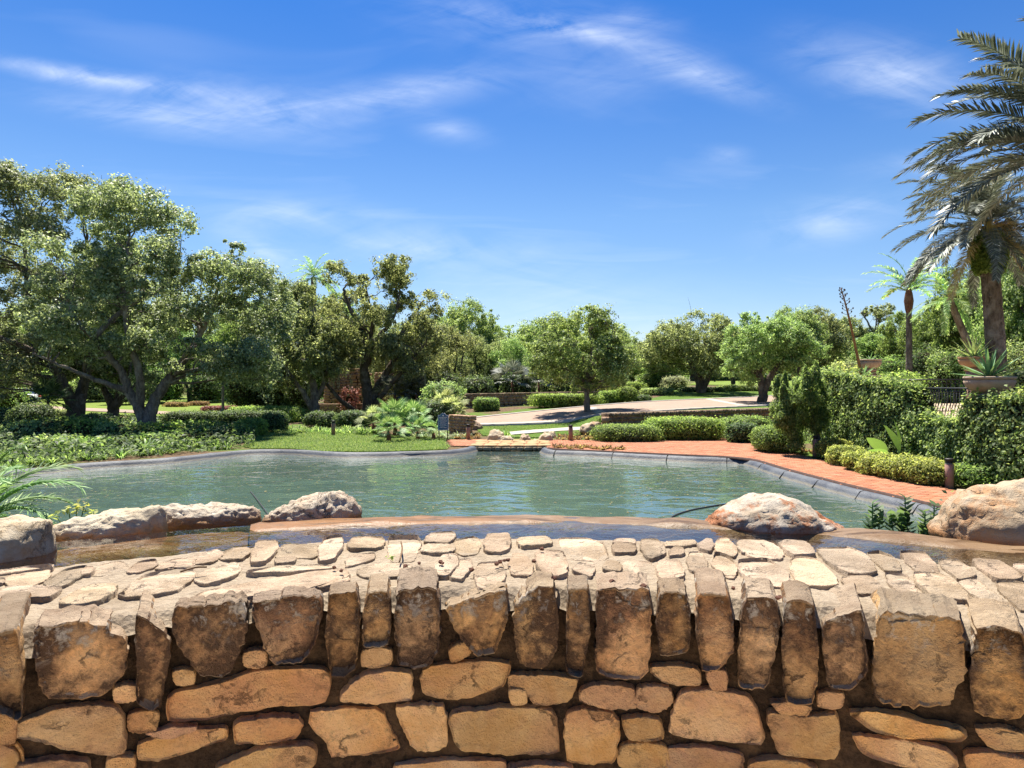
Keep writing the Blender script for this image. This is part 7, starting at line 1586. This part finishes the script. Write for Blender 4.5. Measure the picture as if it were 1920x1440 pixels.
# ------------------------------------------------------------------ twisted juniper
def juniper():
    rg = np.random.default_rng(33); d = 21.2; b = at(1530, d); root = tag(empty('twisted_juniper', b), 'twisted upright juniper with feathery tufts at the path bend', 'tree')
    m = MB(); P = [((x-1530)/F*d, yo, zat(y, d)-b.z) for x, y, yo in ((1532, 862, 0), (1534, 825, 0), (1526, 795, .05), (1520, 760, 0), (1516, 730, 0))]; limb(m, P, .11, .04, rg, 8, 5, .01); limb(m, [P[2], (P[2][0]+.25, .1, P[2][2]+.3), (P[2][0]+.3, .1, P[2][2]+.9)], .07, .03, rg, 7, 5); obj('trunk', m.mesh('trunk', True), M['bark'], root)
    tips = [(1462, 778, 1470, 708), (1475, 810, 1480, 700), (1492, 790, 1500, 690), (1505, 760, 1516, 682), (1520, 790, 1530, 688), (1538, 775, 1545, 700), (1550, 800, 1560, 722), (1485, 840, 1480, 770), (1500, 830, 1515, 750), (1478, 760, 1465, 725), (1530, 810, 1545, 745), (1515, 800, 1500, 720), (1468, 800, 1462, 745)]
    C = []; N = []
    for (x0, y0, x1, y1) in tips:
        yo = rg.uniform(-.5, .5); a = np.array([(x0-1530)/F*d, yo, zat(y0, d)-b.z]); q = np.array([(x1-1530)/F*d, yo+rg.normal(0, .15), zat(y1, d)-b.z]); n = 2600; t = rg.uniform(0, 1, n); tw = t*7+rg.uniform(0, 6); r = (.10+.17*np.abs(np.sin(t*9+rg.uniform(0, 6))))*(1-t**3)*rg.uniform(.35, 1.1, n)+.02; an = rg.uniform(0, 6.28, n)
        c = a+(q-a)*t[:, None]+np.stack([np.cos(tw)*.07, np.sin(tw)*.07, 0*t], 1)+np.stack([np.cos(an)*r, np.sin(an)*r, rg.normal(0, .05, n)], 1); C.append(c); N.append(np.stack([np.cos(an), np.sin(an), np.full(n, .5)], 1)+rg.normal(0, .5, (n, 3)))
    C = np.concatenate(C); N = np.concatenate(N); T = np.tile([[0, 0, 1.]], (len(C), 1))+rg.normal(0, .5, C.shape)
    obj('foliage', leaf_mesh('foliage', C, N, rg.uniform(.05, .11, len(C)), .4, rg, T=T), M['fresh_leaf'], root)
juniper()
# ------------------------------------------------------------------ broad paddle-leaved plant
def paddle_plant():
    p_ = on_z(1676, 888, 0); p_ += Vector((.35, .35, 0)); root = tag(empty('bird_of_paradise', p_), 'plant with broad lime paddle leaves rising from the golden hedge', 'plant'); d = p_.y
    M['paddle'] = leafmat('paddle_leaf', [(.06, .125, .018), (.085, .16, .025), (.11, .18, .035)], .25, .35, .45); rg = np.random.default_rng(3)
    for (x, y, L, W, rz, e, ro) in ((1668, 850, .62, .34, 2.9, .75, .9), (1678, 845, .75, .34, 2.2, 1.15, .9), (1686, 842, .78, .30, 1.2, 1.4, 1.2), (1664, 852, .55, .28, 3.1, .3, .5), (1694, 862, .42, .2, .3, .9, -.6)):
        q = np.array([(x-960)/F*d-p_.x, rg.normal(0, .08), zat(y, d)]); m = MB(); m.tube(catmull([(0, 0, 0), (q[0]*.4, q[1]*.5, q[2]*.55), tuple(q)], 5), .014, 6); st = obj('stalk', m.mesh('stalk', True), M['fan_leaf'], root)
        n = 10; V = []
        for i in range(n+1):
            t = i/n; w = W*.5*math.sin(math.pi*min(1, t**.8*.96+.03))**.8; V += [(L*t, -w, .28*w-.12*L*t*t), (L*t, 0, -.12*L*t*t), (L*t, w, .28*w-.12*L*t*t)]
        me = mesh_np('leaf', V, np.array([[3*i+j, 3*i+j+1, 3*i+4+j, 3*i+3+j] for i in range(n) for j in range(2)]), True); o = obj('leaf', me, M['paddle'], root, tuple(q)); o.rotation_euler = (ro, -e, rz)
paddle_plant()
# ------------------------------------------------------------------ plants just outside the weir
def stem_plant(px, ytip, d, n, label, seed, ll=.10, mat='deep_leaf', w=.3, spread=.12, cat='plant', nm='cycad_plant', h0=None):
    rg = np.random.default_rng(seed+900); b = Vector(((px-960)/F*d, d, 0)); root = tag(empty(nm, b), label, cat); H = zat(ytip, d)
    for k in range(n):
        a = rg.uniform(0, 6.28); top = np.array([math.cos(a)*spread*rg.uniform(.3, 1), math.sin(a)*spread*rg.uniform(.3, 1), H*rg.uniform(.93, 1.0) if k else H]); m = MB(); Pc = catmull([(math.cos(a)*.03, math.sin(a)*.03, 0), (top[0]*.3, top[1]*.3, H*.5), tuple(top)], 10); m.tube(Pc, np.linspace(.012, .004, len(Pc)), 5); st = obj('stem', m.mesh('stem', True), M['fan_leaf'], root)
        nl = 44; t = np.linspace(.55, 1, nl); L = np.linspace(0, 1, len(Pc)); B = np.stack([np.interp(t, L, Pc[:, i]) for i in range(3)], 1); an = np.arange(nl)*math.pi*.94+rg.normal(0, .25, nl)+a; dr = unit(np.stack([np.cos(an), np.sin(an), np.full(nl, .75)], 1)); ln = ll*np.sin(np.pi*(.12+.80*((t-.55)/.45)))**.6; V, Q = blade_strip(B, dr, ln, np.full(nl, ll*w), .15, rg, 2); obj('leaflets', mesh_np('leaflets', V, Q), M[mat], st)
stem_plant(1632, 938, 4.5, 2, 'single dark green upright cycad shoot between the rusty and tan boulders', 1, .13)
stem_plant(1706, 938, 4.4, 5, 'larger dark green cycad tuft left of the tan boulder', 2, .15, spread=.16)
stem_plant(1744, 948, 4.3, 2, 'slim dark cycad shoot almost touching the tan boulder', 3, .12)
shrub(Vector(((1776-960)/F*4.9, 4.9, 0)), .17, .17, zat(926, 4.9), 'glossy leaved bush behind the tan boulder at the pond end', 'deep_leaf', size=.045, lump=.3, dens=1.6, seed=210, core=.3, rough=.8)
FS4 = frond_set(.62, .17, .011, 761, 34, .2)
palm('pygmy_palm', 'small feathery palm at the pond edge left of the cream rocks', Vector((-3.72, 4.75, 0)), Vector((-3.72, 4.75, 1.30)), .06, .05, FS4, 24, ('fan_leaf', 'palm_dry'), 11, emin=-.3, emax=1.3, amp=.12, rings=60)
def yellow_sprig():
    d = 4.6; b = Vector(((140-960)/F*d, d, 0)); rg = np.random.default_rng(12); root = tag(empty('yellow_sprig', b), 'yellow green sprig with small leaves above the cream rock', 'plant'); H = zat(962, d); m = MB()
    tips = [np.array([x, rg.normal(0, .03), H+z]) for x, z in ((-.13, -.01), (-.06, .015), (0, .03), (.05, .04), (.09, .0), (.13, -.02))]
    for q in tips: m.tube(catmull([(0, 0, 0), (q[0]*.2, 0, H*.8), tuple(q)], 5), .004, 4)
    obj('stems_or_shade_core', m.mesh('stems_or_shade_core', True), M['fan_leaf'], root)
    for q in tips:
        n = 9; V, Q = leaf_quads(q+rg.normal(0, .022, (n, 3)), rg.normal(0, .4, (n, 3))+[0, -.2, 1], rg.uniform(.03, .055, n), .5, rg); obj('leaf_cluster', mesh_np('leaf_cluster', V, Q), M['gold_leaf'], root)
yellow_sprig()
def sprout():
    p_ = on_z(734, 1053, TOPZ); rg = np.random.default_rng(14); root = tag(empty('green_sprout', p_), 'tiny bright green sprout growing in the wall top mortar', 'plant'); n = 16; V, Q = leaf_quads(rg.normal(0, .007, (n, 3))*[1, 1, .6]+[0, 0, .012], rg.normal(0, .5, (n, 3))+[0, -.2, 1], rg.uniform(.009, .016, n), .5, rg); stuff(obj('leaves', mesh_np('leaves', V, Q), M['lime_leaf'], root))
sprout()
# ------------------------------------------------------------------ far house glimpsed through the trees
def house():
    d = 128; b = at(1415, d); root = tag(empty('stucco_house', b), 'peach stucco house glimpsed between the far trees', 'house'); M['stucco'] = simple('peach_stucco', (.55, .38, .25), (.62, .44, .30), 3, .9, .2, .1); M['tile'] = simple('roof_tile', (.33, .15, .09), (.42, .2, .12), 6, .9, .2, .3)
    m = MB(); m.box((0, 4, 1.9), (9, 4, 1.95)); obj('wall', m.mesh('wall'), M['stucco'], root)
    m = MB(); m.add([(-9.6, -.6, 3.85), (9.6, -.6, 3.85), (9.6, 8.6, 3.85), (-9.6, 8.6, 3.85), (-6, 4, 5.6), (6, 4, 5.6)], [[0, 1, 5, 4], [2, 3, 4, 5], [0, 3, 2, 1]], [[1, 2, 5], [3, 0, 4]]); obj('roof', m.mesh('roof'), M['tile'], root)
    for x in (-6.5, -3, 1, 4.5, 7):
        m = MB(); m.box((x, -.04, 1.7), (.6, .06, .9)); w = obj('window', m.mesh('window'), M['sign_white'], root); m = MB(); m.box((x, -.09, 1.7), (.5, .03, .8)); obj('pane', m.mesh('pane'), M['car_glass'], w)
house()
